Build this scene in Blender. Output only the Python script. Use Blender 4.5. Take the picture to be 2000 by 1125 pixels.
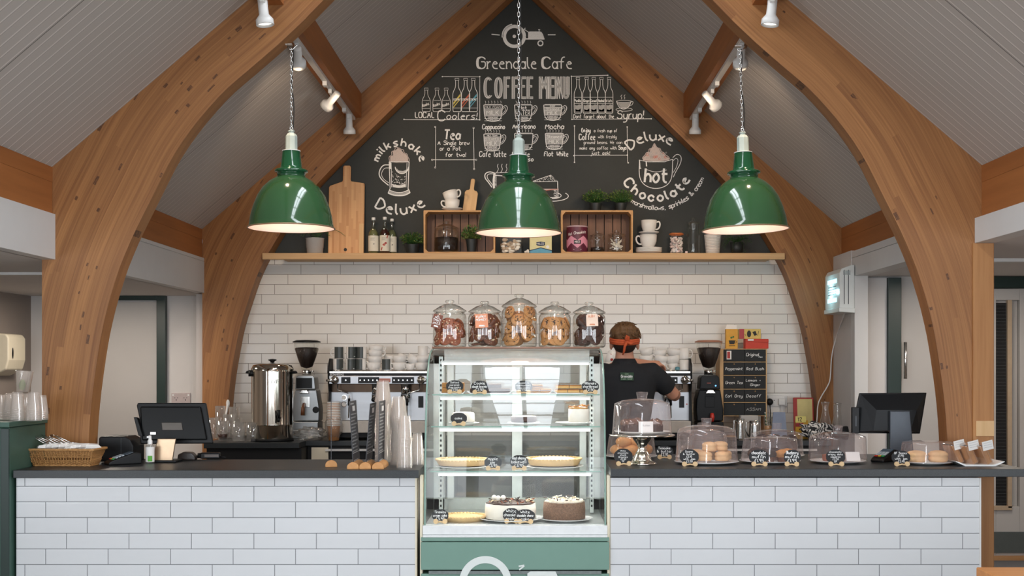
import bpy, math, random
from mathutils import Vector, Matrix, Euler
for o in list(bpy.data.objects): bpy.data.objects.remove(o, do_unlink=True)
S = bpy.context.scene
COL = S.collection
R = random.Random(7)
pi = math.pi
# ---------------------------------------------------------------- camera
CX, EYE, F, VX, VY = 0.075, 1.45, 2400.0, 1040.0, 715.0     # camera x, eye height, focal length in pixels, vanishing point
cam = bpy.data.cameras.new('camera'); co = bpy.data.objects.new('camera', cam); COL.objects.link(co)
co.location = (CX, 0, EYE); co.rotation_euler = (pi/2, 0, 0)
cam.sensor_width = 36; cam.lens = 36*F/2000; cam.shift_x = -(VX-1000)/2000; cam.shift_y = (VY-562.5)/2000
cam.clip_start = .05; cam.clip_end = 100
S.camera = co
def PX(px, Y): return CX+(px-VX)*Y/F
def PZ(py, Y): return EYE+(VY-py)*Y/F
def PY(py, z): return (EYE-z)*F/(py-VY)                      # depth of a point at height z seen at row py
# ---------------------------------------------------------------- world, light, exposure
S.view_settings.view_transform = 'Standard'; S.view_settings.look = 'None'
S.view_settings.exposure = -0.2; S.view_settings.gamma = 1; S.view_settings.use_curve_mapping = False
S.cycles.transparent_max_bounces = 48; S.cycles.max_bounces = 8
W = bpy.data.worlds.new('world'); S.world = W; W.use_nodes = True
W.node_tree.nodes['Background'].inputs[0].default_value = (.55, .68, .85, 1)
W.node_tree.nodes['Background'].inputs[1].default_value = .6
def lamp(name, kind, loc, energy, col=(1,1,1), rot=(0,0,0), parent=None, **kw):
    l = bpy.data.lights.new(name, kind); l.energy = energy; l.color = col
    for k, v in kw.items(): setattr(l, k, v)
    o = bpy.data.objects.new(name, l); COL.objects.link(o); o.location = loc; o.rotation_euler = rot
    if parent: o.parent = parent
    return o
DAY = (.88, .94, 1.0); WARM = (1.0, .60, .30); WARM2 = (1.0, .74, .50)
# daylight through the long glazed front of the cafe (behind the camera) and the ridge rooflight
for i in range(5):
    lamp('window_daylight', 'AREA', (-2.6+1.3*i, -2.95, 1.75), (100, 42, 20, 42, 100)[i], DAY, (pi/2, 0, 0), shape='RECTANGLE', size=1.15, size_y=1.9)
for i in range(6):
    lamp('rooflight_daylight', 'AREA', (0, -1.57+1.46*i, 4.34), 38, DAY, (0, 0, 0), shape='RECTANGLE', size=.55, size_y=1.38)
for s_ in (-1, 1):                                          # fill lights added along the solid side walls, no windows there
    for i in range(3):
        lamp('side_fill_light', 'AREA', (s_*3.84, -1.6+1.9*i, 1.2), 64, DAY, (0, s_*pi/2, 0), shape='RECTANGLE', size=1.3, size_y=1.6)
for x_, y_, e_ in ((-3.1, 8.7, 16), (-3.1, 7.0, 12), (3.0, 7.9, 13), (3.1, 6.6, 10)):   # fill lights added to brighten the side aisles, no fittings there
    lamp('aisle_fill_light', 'AREA', (x_, y_, 1.97 if x_ < 0 else 2.05), e_, (1, .88, .76), shape='DISK', size=.35)
# ---------------------------------------------------------------- mesh builder
class MB:
    def __init__(s): s.v=[]; s.f=[]; s.mi=[]; s.sm=[]; s.T=None
    def add(s, vs, fs, m=0, sm=False):
        b=len(s.v)
        if s.T: vs=[s.T@Vector(v) for v in vs]
        s.v.extend([tuple(v) for v in vs])
        for f in fs: s.f.append([b+i for i in f]); s.mi.append(m); s.sm.append(sm)
        return s
    def box(s,x0,x1,y0,y1,z0,z1,m=0):
        vs=[(x,y,z) for z in (z0,z1) for y in (y0,y1) for x in (x0,x1)]
        return s.add(vs,[(0,2,3,1),(4,5,7,6),(0,1,5,4),(2,6,7,3),(0,4,6,2),(1,3,7,5)],m)
    def cb(s,cx,cy,cz,sx,sy,sz,m=0): return s.box(cx-sx/2,cx+sx/2,cy-sy/2,cy+sy/2,cz-sz/2,cz+sz/2,m)
    def lathe(s,pr,n=24,c=(0,0,0),m=0,sm=True,sx=1,sy=1,axis='z'):
        vs=[];fs=[]
        for r,z in pr:
            for k in range(n):
                a=2*pi*k/n; p=(r*math.cos(a)*sx,r*math.sin(a)*sy,z)
                if axis=='y': p=(p[0],z,p[1])
                if axis=='x': p=(z,p[0],p[1])
                vs.append((p[0]+c[0],p[1]+c[1],p[2]+c[2]))
        for i in range(len(pr)-1):
            for k in range(n):
                k2=(k+1)%n; fs.append((i*n+k,i*n+k2,(i+1)*n+k2,(i+1)*n+k))
        return s.add(vs,fs,m,sm)
    def cyl(s,cx,cy,z0,z1,r,n=20,m=0,r2=None):
        r2=r if r2 is None else r2
        s.lathe([(0,z0),(r,z0)],n,(cx,cy,0),m,False); s.lathe([(r,z0),(r2,z1)],n,(cx,cy,0),m,True)
        return s.lathe([(r2,z1),(0,z1)],n,(cx,cy,0),m,False)
    def tube(s,pts,r,n=8,m=0,closed=False,sm=True):
        pts=[Vector(p) for p in pts]; N=len(pts); rr=r if isinstance(r,(list,tuple)) else [r]*N
        vs=[];fs=[];up=None
        for i,p in enumerate(pts):
            if closed: t=pts[(i+1)%N]-pts[i-1]
            else: t=pts[min(i+1,N-1)]-pts[max(i-1,0)]
            t.normalize()
            if up is None:
                up=Vector((0,0,1)) if abs(t.z)<.9 else Vector((1,0,0))
            up=(up-t*up.dot(t)).normalized(); b=t.cross(up)
            for k in range(n):
                a=2*pi*k/n; vs.append(p+(up*math.cos(a)+b*math.sin(a))*rr[i])
        M_=N if closed else N-1
        for i in range(M_):
            j=(i+1)%N
            for k in range(n):
                k2=(k+1)%n; fs.append((i*n+k,j*n+k,j*n+k2,i*n+k2))
        if not closed: fs.append(tuple(range(n))); fs.append(tuple(reversed(range((N-1)*n,N*n))))
        return s.add(vs,fs,m,sm)
    def prism(s,poly,a,b,m=0,plane='xz',sm=False):
        n=len(poly)
        def q(p,d): return {'xz':(p[0],d,p[1]),'xy':(p[0],p[1],d),'yz':(d,p[0],p[1])}[plane]
        vs=[q(p,a) for p in poly]+[q(p,b) for p in poly]
        s.add(vs,[tuple(range(n)),tuple(reversed(range(n,2*n)))],m)
        return s.add(vs,[(i,(i+1)%n,n+(i+1)%n,n+i) for i in range(n)],m,sm)
    def ell(s,c,r,n=16,k=10,m=0,f=None):
        vs=[];fs=[]
        for i in range(k+1):
            t=pi*i/k
            for j in range(n):
                a=2*pi*j/n; p=Vector((math.sin(t)*math.cos(a),math.sin(t)*math.sin(a),math.cos(t)))
                q=f(p) if f else 1
                vs.append((c[0]+p.x*r[0]*q,c[1]+p.y*r[1]*q,c[2]+p.z*r[2]*q))
        for i in range(k):
            for j in range(n): fs.append((i*n+j,(i+1)*n+j,(i+1)*n+(j+1)%n,i*n+(j+1)%n))
        return s.add(vs,fs,m,True)
    def obj(s,name,mats,parent=None,loc=None,rot=None,bev=0,sub=0,seg=2,merge=True):
        me=bpy.data.meshes.new(name); me.from_pydata(s.v,[],s.f)
        if not isinstance(mats,(list,tuple)): mats=[mats]
        for m in mats: me.materials.append(m)
        me.polygons.foreach_set('material_index',s.mi); me.polygons.foreach_set('use_smooth',s.sm); me.update()
        if merge:
            import bmesh
            bm=bmesh.new(); bm.from_mesh(me); bmesh.ops.remove_doubles(bm,verts=bm.verts,dist=1e-5)
            bmesh.ops.dissolve_degenerate(bm,edges=bm.edges,dist=1e-6)
            bmesh.ops.recalc_face_normals(bm,faces=bm.faces); bm.to_mesh(me); bm.free()
        o=bpy.data.objects.new(name,me); COL.objects.link(o)
        if parent: o.parent=parent
        if loc: o.location=loc
        if rot: o.rotation_euler=rot
        if bev:
            b=o.modifiers.new('bevel','BEVEL'); b.width=bev; b.segments=seg; b.limit_method='ANGLE'; b.angle_limit=.6
        if sub:
            b=o.modifiers.new('sub','SUBSURF'); b.levels=sub; b.render_levels=sub
        return o
def tag(o,label=None,cat=None,group=None,kind=None):
    if label: o['label']=label
    if cat: o['category']=cat
    if group: o['group']=group
    if kind: o['kind']=kind
    return o
def thing(name,label,cat,loc=(0,0,0),rz=0,group=None):
    o=bpy.data.objects.new(name,None); COL.objects.link(o); o.location=loc; o.rotation_euler=(0,0,rz); o.empty_display_size=.05
    return tag(o,label,cat,group)
def struct(o): o['kind']='structure'; return o
def dup(r,loc=None,rot=None,label=None,group=None,cat=None,scale=None):
    def cp(o,par):
        c=o.copy(); COL.objects.link(c)
        if par: c.parent=par
        for ch in kids.get(o,[]): cp(ch,c)
        return c
    kids={}
    for ch in r.children_recursive: kids.setdefault(ch.parent,[]).append(ch)
    c=cp(r,None)
    if loc: c.location=loc
    if rot is not None: c.rotation_euler=rot if not isinstance(rot,(int,float)) else (0,0,rot)
    if scale: c.scale=scale
    return tag(c,label,cat,group)
# ---------------------------------------------------------------- materials
class N:
    """small wrapper that chains shader nodes"""
    def __init__(s,name):
        s.m=bpy.data.materials.new(name); s.m.use_nodes=True; s.t=s.m.node_tree; s.b=s.t.nodes['Principled BSDF']; s.o=s.t.nodes['Material Output']
    def n(s,kind,**kw):
        x=s.t.nodes.new(kind)
        for k,v in kw.items():
            if k[0]=='_': s.set(x.inputs[int(k[1:])],v)
            elif k in [i.name for i in x.inputs]: s.set(x.inputs[k],v)
            else: setattr(x,k,v)
        return x
    def set(s,inp,v):
        if hasattr(v,'links') or isinstance(v,bpy.types.NodeSocket): s.t.links.new(v,inp)
        else:
            if isinstance(v,(tuple,list)) and len(v)==3 and inp.type=='RGBA': v=(*v,1)
            inp.default_value=v
    def ma(s,op,a,b=0,c=None):
        x=s.t.nodes.new('ShaderNodeMath'); x.operation=op; s.set(x.inputs[0],a); s.set(x.inputs[1],b)
        if c is not None: s.set(x.inputs[2],c)
        return x.outputs[0]
    def mix(s,f,a,b):
        x=s.t.nodes.new('ShaderNodeMix'); x.data_type='RGBA'; s.set(x.inputs[0],f); s.set(x.inputs[6],a); s.set(x.inputs[7],b); return x.outputs[2]
    def pos(s,uv=False):
        t=s.t.nodes.new('ShaderNodeTexCoord'); x=s.t.nodes.new('ShaderNodeSeparateXYZ'); s.tc=t.outputs['UV' if uv else 'Object']
        s.t.links.new(s.tc,x.inputs[0]); return x.outputs
    def comb(s,x,y,z=0): return s.n('ShaderNodeCombineXYZ',_0=x,_1=y,_2=z).outputs[0]
    def noise(s,v,scale,det=2,rough=.5):
        x=s.n('ShaderNodeTexNoise',Scale=scale,Detail=det,Roughness=rough)
        if v is not None: s.set(x.inputs['Vector'],v)
        return x.outputs[0]
    def ramp(s,f,a,b): x=s.n('ShaderNodeMapRange',_0=f,_1=a,_2=b); return x.outputs[0]
    def fin(s,col,rough=.5,metal=0,bump=None,bs=.3,bd=.002,spec=.5,**kw):
        s.set(s.b.inputs['Base Color'],col); s.set(s.b.inputs['Roughness'],rough); s.set(s.b.inputs['Metallic'],metal)
        s.b.inputs['Specular IOR Level'].default_value=spec
        for k,v in kw.items(): s.set(s.b.inputs[k.replace('_',' ')],v)
        if bump is not None: s.set(s.b.inputs['Normal'],s.n('ShaderNodeBump',Strength=bs,Distance=bd,Height=bump).outputs[0])
        return s.m
def hx(h):
    c=[int(h[i:i+2],16)/255 for i in (0,2,4)]
    return tuple(x/12.92 if x<=.04045 else ((x+.055)/1.055)**2.4 for x in c)
_mc={}
def mat(name,col,rough=.5,metal=0,var=.12,sc=30,bump=0,**kw):
    """plain surface with a slight procedural unevenness of its colour"""
    if isinstance(col,str): col=hx(col)
    g=N(name); g.pos(); n=g.noise(g.tc,sc,3)
    c=g.mix(n,tuple(min(1,x*(1-var)) for x in col),tuple(min(1,x*(1+var)) for x in col))
    return g.fin(c,rough,metal,n if bump else None,bump or .1,**kw)
def emis(name,col,st):
    g=N(name); e=g.n('ShaderNodeEmission',Color=col,Strength=st); g.t.links.new(e.outputs[0],g.o.inputs[0]); return g.m
def glass(name,tint=(1,1,1),base=.05,k=.75,rough=.02,milk=0,milkcol=(.9,.9,.9),p=3.0):
    """thin clear sheet: see-through with a mirror layer that grows towards grazing view"""
    g=N(name); g.t.nodes.remove(g.b)
    lw=g.n('ShaderNodeLayerWeight',Blend=.5); f=g.ma('ADD',g.ma('MULTIPLY',g.ma('POWER',lw.outputs['Facing'],p),k),base)
    g.pos(); f=g.ma('MULTIPLY',f,g.ma('ADD',g.ma('MULTIPLY',g.noise(g.tc,9),.25),.87))
    tr=g.n('ShaderNodeBsdfTransparent',Color=tint); gl=g.n('ShaderNodeBsdfGlossy',Color=(1,1,1),Roughness=rough)
    m=g.n('ShaderNodeMixShader',_0=f,_1=tr.outputs[0],_2=gl.outputs[0]).outputs[0]
    if milk:
        d=g.n('ShaderNodeBsdfDiffuse',Color=milkcol); t2=g.n('ShaderNodeBsdfTranslucent',Color=milkcol)
        dd=g.n('ShaderNodeMixShader',_0=.5,_1=d.outputs[0],_2=t2.outputs[0]).outputs[0]
        m=g.n('ShaderNodeMixShader',_0=milk,_1=m,_2=dd).outputs[0]
    g.t.links.new(m,g.o.inputs[0]); return g.m
def m_glulam():
    g=N('glulam spruce'); u,v,_=g.pos(uv=True)
    lam=g.ma('DIVIDE',v,.036); row=g.ma('FLOOR',lam)
    w1=g.n('ShaderNodeTexWhiteNoise',noise_dimensions='1D',W=row).outputs[0]
    cell=g.ma('FLOOR',g.ma('ADD',g.ma('DIVIDE',u,1.3),g.ma('MULTIPLY',w1,7)))
    w2=g.n('ShaderNodeTexWhiteNoise',noise_dimensions='2D',Vector=g.comb(row,cell)).outputs[0]
    gr=g.noise(g.comb(g.ma('MULTIPLY',u,1.6),g.ma('MULTIPLY',v,110),w2),1.0,4,.6)
    gr2=g.noise(g.comb(g.ma('MULTIPLY',u,.5),g.ma('MULTIPLY',v,9),w2),1.0,2)
    c=g.mix(g.ma('ADD',g.ma('MULTIPLY',g.ramp(gr,.25,.75),.55),g.ma('ADD',g.ma('MULTIPLY',w2,.25),g.ma('MULTIPLY',g.ramp(gr2,.25,.75),.3))),hx('6c3e1c'),hx('b37d49'))
    # short dark resin pockets and knots, each a small squarish mark along one lamella
    uu=g.ma('DIVIDE',u,.062); vv=g.ma('DIVIDE',v,.026)
    cr=g.comb(g.ma('FLOOR',uu),g.ma('FLOOR',vv)); wk=g.n('ShaderNodeTexWhiteNoise',noise_dimensions='2D',Vector=cr)
    fu=g.ma('FRACT',uu); fv=g.ma('FRACT',vv)
    wc=g.n('ShaderNodeSeparateXYZ',_0=wk.outputs['Color']).outputs
    clus=g.noise(g.comb(u,g.ma('MULTIPLY',v,3)),1.7,2)
    ins=g.ma('MULTIPLY',g.ma('MULTIPLY',g.ma('GREATER_THAN',fu,.12),g.ma('LESS_THAN',fu,g.ma('ADD',.3,g.ma('MULTIPLY',wc[1],.6)))),g.ma('MULTIPLY',g.ma('GREATER_THAN',fv,.15),g.ma('LESS_THAN',fv,g.ma('ADD',.4,g.ma('MULTIPLY',wc[2],.5)))))
    kn=g.ma('MULTIPLY',g.ma('GREATER_THAN',wk.outputs[0],g.ma('SUBTRACT',1.020,g.ma('MULTIPLY',clus,.095))),ins)
    kn=g.ma('MULTIPLY',kn,g.ramp(g.noise(g.comb(g.ma('MULTIPLY',u,45),g.ma('MULTIPLY',v,330)),1.0,2),.22,.55))
    c=g.mix(g.ma('MULTIPLY',kn,.92),c,hx('4a2a14'))
    vo=g.n('ShaderNodeTexVoronoi',Vector=g.comb(g.ma('MULTIPLY',u,3.2),g.ma('MULTIPLY',v,6.5)),Scale=1.0); vd=vo.outputs['Distance']
    c=g.mix(g.ma('MULTIPLY',g.ma('LESS_THAN',vd,.035),.85),c,hx('4f2d15'))
    ln=g.ma('LESS_THAN',g.ma('FRACT',lam),.035)
    c=g.mix(g.ma('MULTIPLY',ln,.35),c,hx('70431f'))
    return g.fin(c,.55,bump=gr,bs=.12)
def m_wood(name,a,b,ax='x',sc=1.0,rough=.55,lam=0):
    g=N(name); x,y,z=g.pos(); P={'x':(x,y,z),'y':(y,x,z),'z':(z,x,y)}[ax]
    w=0
    if lam:
        r=g.ma('FLOOR',g.ma('DIVIDE',P[1],lam)); w=g.n('ShaderNodeTexWhiteNoise',noise_dimensions='2D',Vector=g.comb(r,g.ma('FLOOR',g.ma('ADD',g.ma('DIVIDE',P[0],.22),g.ma('MULTIPLY',r,.37))))).outputs[0]
    gr=g.noise(g.comb(g.ma('MULTIPLY',P[0],2.2*sc),g.ma('MULTIPLY',P[1],45*sc),g.ma('MULTIPLY',P[2],45*sc)),1.0,4,.6)
    f=g.ma('ADD',g.ma('MULTIPLY',gr,.8 if not lam else .45),g.ma('MULTIPLY',w,.55)) if lam else gr
    return g.fin(g.mix(f,hx(a),hx(b)),rough,bump=gr,bs=.15)
def m_tile(name,X0,z0,sgn,grout,body):
    g=N(name); x,y,z=g.pos(); w,h=.302,.0757
    zr=g.ma('DIVIDE',g.ma('SUBTRACT',z,z0),h); row=g.ma('FLOOR',zr)
    uu=g.ma('ADD',g.ma('DIVIDE',g.ma('SUBTRACT',x,X0),w),g.ma('MULTIPLY',row,sgn/3.0))
    fu=g.ma('FRACT',uu); fz=g.ma('FRACT',zr)
    eu=g.ma('MULTIPLY',g.ma('MINIMUM',fu,g.ma('SUBTRACT',1,fu)),w); ez=g.ma('MULTIPLY',g.ma('MINIMUM',fz,g.ma('SUBTRACT',1,fz)),h)
    e=g.ma('MINIMUM',eu,ez); mort=g.ma('LESS_THAN',e,.0017)
    wn=g.n('ShaderNodeTexWhiteNoise',noise_dimensions='2D',Vector=g.comb(row,g.ma('FLOOR',uu))).outputs[0]
    n=g.noise(g.comb(g.ma('MULTIPLY',x,3),y,g.ma('MULTIPLY',z,14)),2.0,3)
    t=g.ma('ADD',g.ma('MULTIPLY',wn,.5),g.ma('MULTIPLY',n,.5))
    c=g.mix(mort,g.mix(t,tuple(q*.96 for q in body),tuple(min(1,q*1.03) for q in body)),grout)
    hgt=g.ma('ADD',g.ramp(e,.001,.006),g.ma('MULTIPLY',n,.35))
    return g.fin(c,g.ma('ADD',.22,g.ma('MULTIPLY',mort,.6)),bump=hgt,bs=.2,bd=.001)
def m_ceiling():
    g=N('beaded ceiling boards'); x,y,z=g.pos()
    f=g.ma('FRACT',g.ma('DIVIDE',y,.0745)); bead=g.ma('LESS_THAN',f,.13); grv=g.ma('MULTIPLY',g.ma('GREATER_THAN',f,.13),g.ma('LESS_THAN',f,.2))
    j=g.ma('LESS_THAN',g.ma('FRACT',g.ma('DIVIDE',g.ma('SUBTRACT',y,5.16),1.25)),.005)
    n=g.noise(g.tc,1.2,3)
    c=g.mix(n,(.49,.455,.425),(.55,.515,.485)); c=g.mix(bead,c,(.72,.68,.645)); c=g.mix(grv,c,(.40,.37,.345)); c=g.mix(j,c,(.12,.11,.1))  # bead highlight painted in as a lighter stripe
    return g.fin(c,.6,bump=bead,bs=.3,bd=.003)
def m_laminate():
    g=N('dark speckled worktop laminate'); g.pos(); n=g.noise(g.tc,420,2); n2=g.noise(g.tc,22,4)
    c=g.mix(g.ramp(n,.35,.75),hx('15181a'),hx('33393c')); c=g.mix(g.ma('MULTIPLY',n2,.35),c,hx('15181a'))
    return g.fin(c,.38,bump=n,bs=.1,bd=.0005)
G=m_glulam(); CEIL=m_ceiling(); LAM=m_laminate()
TILEL=m_tile('white metro tile',-2.382+.003,.869,-1,(.17,.18,.19),(.62,.635,.65))
TILER=m_tile('white metro tile with mirrored stagger',1.7475+.004,.869,1,(.17,.18,.19),(.62,.635,.65))
TILEB=m_tile('cream metro tile',-1.899,2.227,-1,(.20,.17,.14),(.72,.68,.62))
PLASTER=mat('painted plaster white','cfcbc8',.75,var=.04,sc=6,bump=.03); WGREY=mat('painted board pale grey','b5b1ad',.6,var=.04,sc=5)
WALLDK=mat('taupe painted wall','8a8079',.8,var=.06,sc=5); SOFF=mat('satin white fascia paint','d3d2d0',.5,var=.03,sc=8)
BLKBOARD=None
def m_board():
    g=N('blackboard paint'); g.pos(); n=g.noise(g.tc,2.2,5,.6); n2=g.noise(g.tc,60,2)
    return g.fin(g.mix(g.ma('ADD',g.ma('MULTIPLY',n,.8),g.ma('MULTIPLY',n2,.2)),hx('272a29'),hx('3d403e')),.75,bump=n2,bs=.05)
BLKBOARD=m_board()
def m_chalk(name,c,thr=.0):
    g=N(name); g.pos(); n=g.noise(g.tc,230,2); a=g.mix(g.ramp(n,.3,.6),tuple(q*.75 for q in c),c); return g.fin(a,.9)
CHALK=m_chalk('white chalk',(.92,.92,.90)); CHALKG=m_chalk('rubbed grey chalk',(.46,.46,.45)); CHY=m_chalk('yellow chalk',(.75,.62,.15)); CHR=m_chalk('red chalk',(.62,.16,.10)); CHB=m_chalk('blue chalk',(.14,.42,.55))
CHP=m_chalk('pink grey chalk',(.62,.52,.48))
DKGREEN=mat('dark green gloss paint','142b25',.4,var=.1,sc=12); CABGREEN=mat('sage green paint','3d5c50',.5,var=.06,sc=9); FRGREEN=mat('grey green painted panel','6d8f82',.5,var=.05,sc=10)
BLK=mat('black plastic','0d0e10',.42,spec=.3); BLKM=mat('matt black metal','131416',.55,spec=.3); DKGREY=mat('dark grey plastic','3a3f44',.45)
def m_steel(name,c=(.72,.71,.69),r=.18):
    g=N(name); x,y,z=g.pos(); n=g.noise(g.comb(g.ma('MULTIPLY',x,6),g.ma('MULTIPLY',y,6),g.ma('MULTIPLY',z,220)),1.0,3)
    return g.fin(c,g.ma('ADD',r,g.ma('MULTIPLY',n,.12)),1.0)
STEEL=m_steel('brushed steel'); CHROME=mat('chrome','d8d8d6',.06,1,.03); STEELM=m_steel('satin steel panel',(.50,.51,.53),.36)
CERAM=mat('white glazed ceramic','e6e3de',.18,var=.03); PLATE=mat('white porcelain plate','e2e2e0',.2,var=.03)
CLEAR=glass('clear glass',(.97,.98,.97),.05,.8); JARG=glass('thick jar glass',(.94,.95,.93),.07,.9,p=2.2); DOME=glass('clear acrylic dome',(.985,.965,.965),.06,.6,milk=.08,milkcol=(.95,.82,.82))
FRONTG=glass('display front glass',(.965,.985,.98),.035,.8,rough=.01,p=3); SHELFG=glass('green edged shelf glass',(.92,.96,.945),.06,.8)
CUPP=glass('clear plastic cup',(.99,.98,.97),.10,.6,rough=.08,milk=.22,milkcol=(.97,.92,.87))
WHITEP=mat('white plastic','e4e4e2',.35,var=.03); CREAMP=mat('cream plastic','d8cfb8',.4,var=.04)
PAPER=mat('white paper','e8e6e2',.8,var=.03); GREENEN=mat('bottle green enamel','2f5434',.12,var=.15,sc=6,Coat_Weight=.6,Coat_Roughness=.03)
ENIN=mat('white enamel reflector','efe9e2',.4,var=.02)
LEAF=mat('fresh green leaves','3f6a2a',.5,var=.45,sc=60); LEAFD=mat('deep green leaves','27491f',.5,var=.4,sc=60); LEAFO=mat('olive green leaves','6b7a3a',.5,var=.4,sc=60)
SHELFW=m_wood('pale pine shelf','b58a58','d9b384'); CRATEW=m_wood('light crate wood','b3834f','d6a870'); CRATED=m_wood('dark stained slat','4a2f1d','7d553a',ax='z')
OAKB=m_wood('laminated chopping board wood','a86f3e','dcae7c',ax='z',lam=.018); ASHW=m_wood('pale ash wood','c29763','e0bd8e',ax='z'); SIGNW=m_wood('varnished log wood','b5783f','dba56a',ax='y')
TABLEW=m_wood('orange oak table top','a9662f','d1914f')
BROWN=mat('rich chocolate brownie','3b2014',.6,var=.5,sc=40,bump=.6); COOKD=mat('dark chocolate cookie','6e3d26',.7,var=.5,sc=70,bump=.8); COOKL=mat('golden cookie','c58f58',.75,var=.35,sc=60,bump=.8); COOKB=mat('reddish brown cookie','955236',.7,var=.4,sc=60,bump=.8)
COOKX=mat('very dark cookie','472a20',.7,var=.5,sc=70,bump=.8)
CHOC=mat('chocolate chips','2a140c',.4); WCHOC=mat('white chocolate chips','e6d3b0',.5)
BREAD=mat('baked golden crust','c98f55',.6,var=.3,sc=25,bump=.5); SCONE=mat('pale scone','e0b787',.7,var=.2,sc=30,bump=.5); CREAMC=mat('whipped cream','f0e9dc',.6,var=.05,bump=.3)
COFFEE=mat('roasted coffee beans','231610',.5,var=.6,sc=150,bump=1.0); PINKW=mat('pink and white marshmallow','e6cfc9',.8,var=.12,sc=120)
SKIN=mat('fair skin','c88f74',.5,var=.08,sc=14,Subsurface_Weight=.08); HAIR=None
def m_hair():
    g=N('short brown hair'); x,y,z=g.pos(); n=g.noise(g.comb(g.ma('MULTIPLY',x,90),g.ma('MULTIPLY',y,60),g.ma('MULTIPLY',z,25)),1.0,4,.7)
    return g.fin(g.mix(n,hx('2a1a10'),hx('8a6238')),.6,bump=n,bs=.8,bd=.006)
HAIR=m_hair()
# ---------------------------------------------------------------- stroke lettering
GL=dict(a="3515040312233353/3532",b="0702/0415253433221203",c="3425150403122233",d="3732/3425150403122233",e="0434251504031232",f="37271612/0525",
g="3425150403122233/35312000",h="0702/0415253432",i="0502/0607",j="25211000/2627",k="0702/3503/1432",l="070312",m="0502/04152422/24354442",n="0502/0415253432",
o="150403122233342515",p="0500/0415253433221203",q="3530/3425150403122233",r="0502/041525",s="351504332202",t="17132232/0535",u="0503122233/3532",v="051235",
w="0512243245",x="0532/0235",y="0503122233/35312000",z="05350232",A="022742/1434",B="0702/0727362505/2534332202",C="4637170603123243",D="0702/072745442202",
E="37070232/0525",F="370702/0525",G="46371706031232434525",H="0702/4742/0545",I="0702",J="3733221203",K="0702/3704/1532",L="070232",M="0207244742",N="02074247",
O="170603123243463717",P="0702/0727362404",R="0702/0727362404/1432",S="4637170615354443321203",T="0747/2722",U="070312324347",V="072247",W="0712253247",X="0742/0247",
Y="072547/2522",Z="07470242")
GL.update({'0':"170603122233362717",'1':"061712",'2':"061727360232",'3':"0727362515/253433221203",'4':"270434/2522",'5':"3707053534332202",'6':"271603122233342504",'7':"073712",'8':"17062534331203252617",
'9':"362717061535/3632",'L$':"3727161202/0424",'&':"42061727250312334 4".replace(' ',''),'!':"0704/0302",'.':"0203",',':"1201",'+':"1513/0424",'-':"0424","'":"0706",'$':"37271612/0424/0232",':':"0304/0506"})
GL['a']="3425150403122233/3532"
def chaikin(p):
    if len(p)<3: return p
    q=[p[0]]
    for a,b in zip(p,p[1:]):
        q+= [(a[0]*.75+b[0]*.25,a[1]*.75+b[1]*.25),(a[0]*.25+b[0]*.75,a[1]*.25+b[1]*.75)]
    return q+[p[-1]]
def glyph(ch):
    g=GL.get(ch)
    if g is None: return [],3
    st=[[(int(s[i]),int(s[i+1])-2) for i in range(0,len(s)-1,2)] for s in g.split('/')]
    return st,max(p[0] for s in st for p in s)
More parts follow.
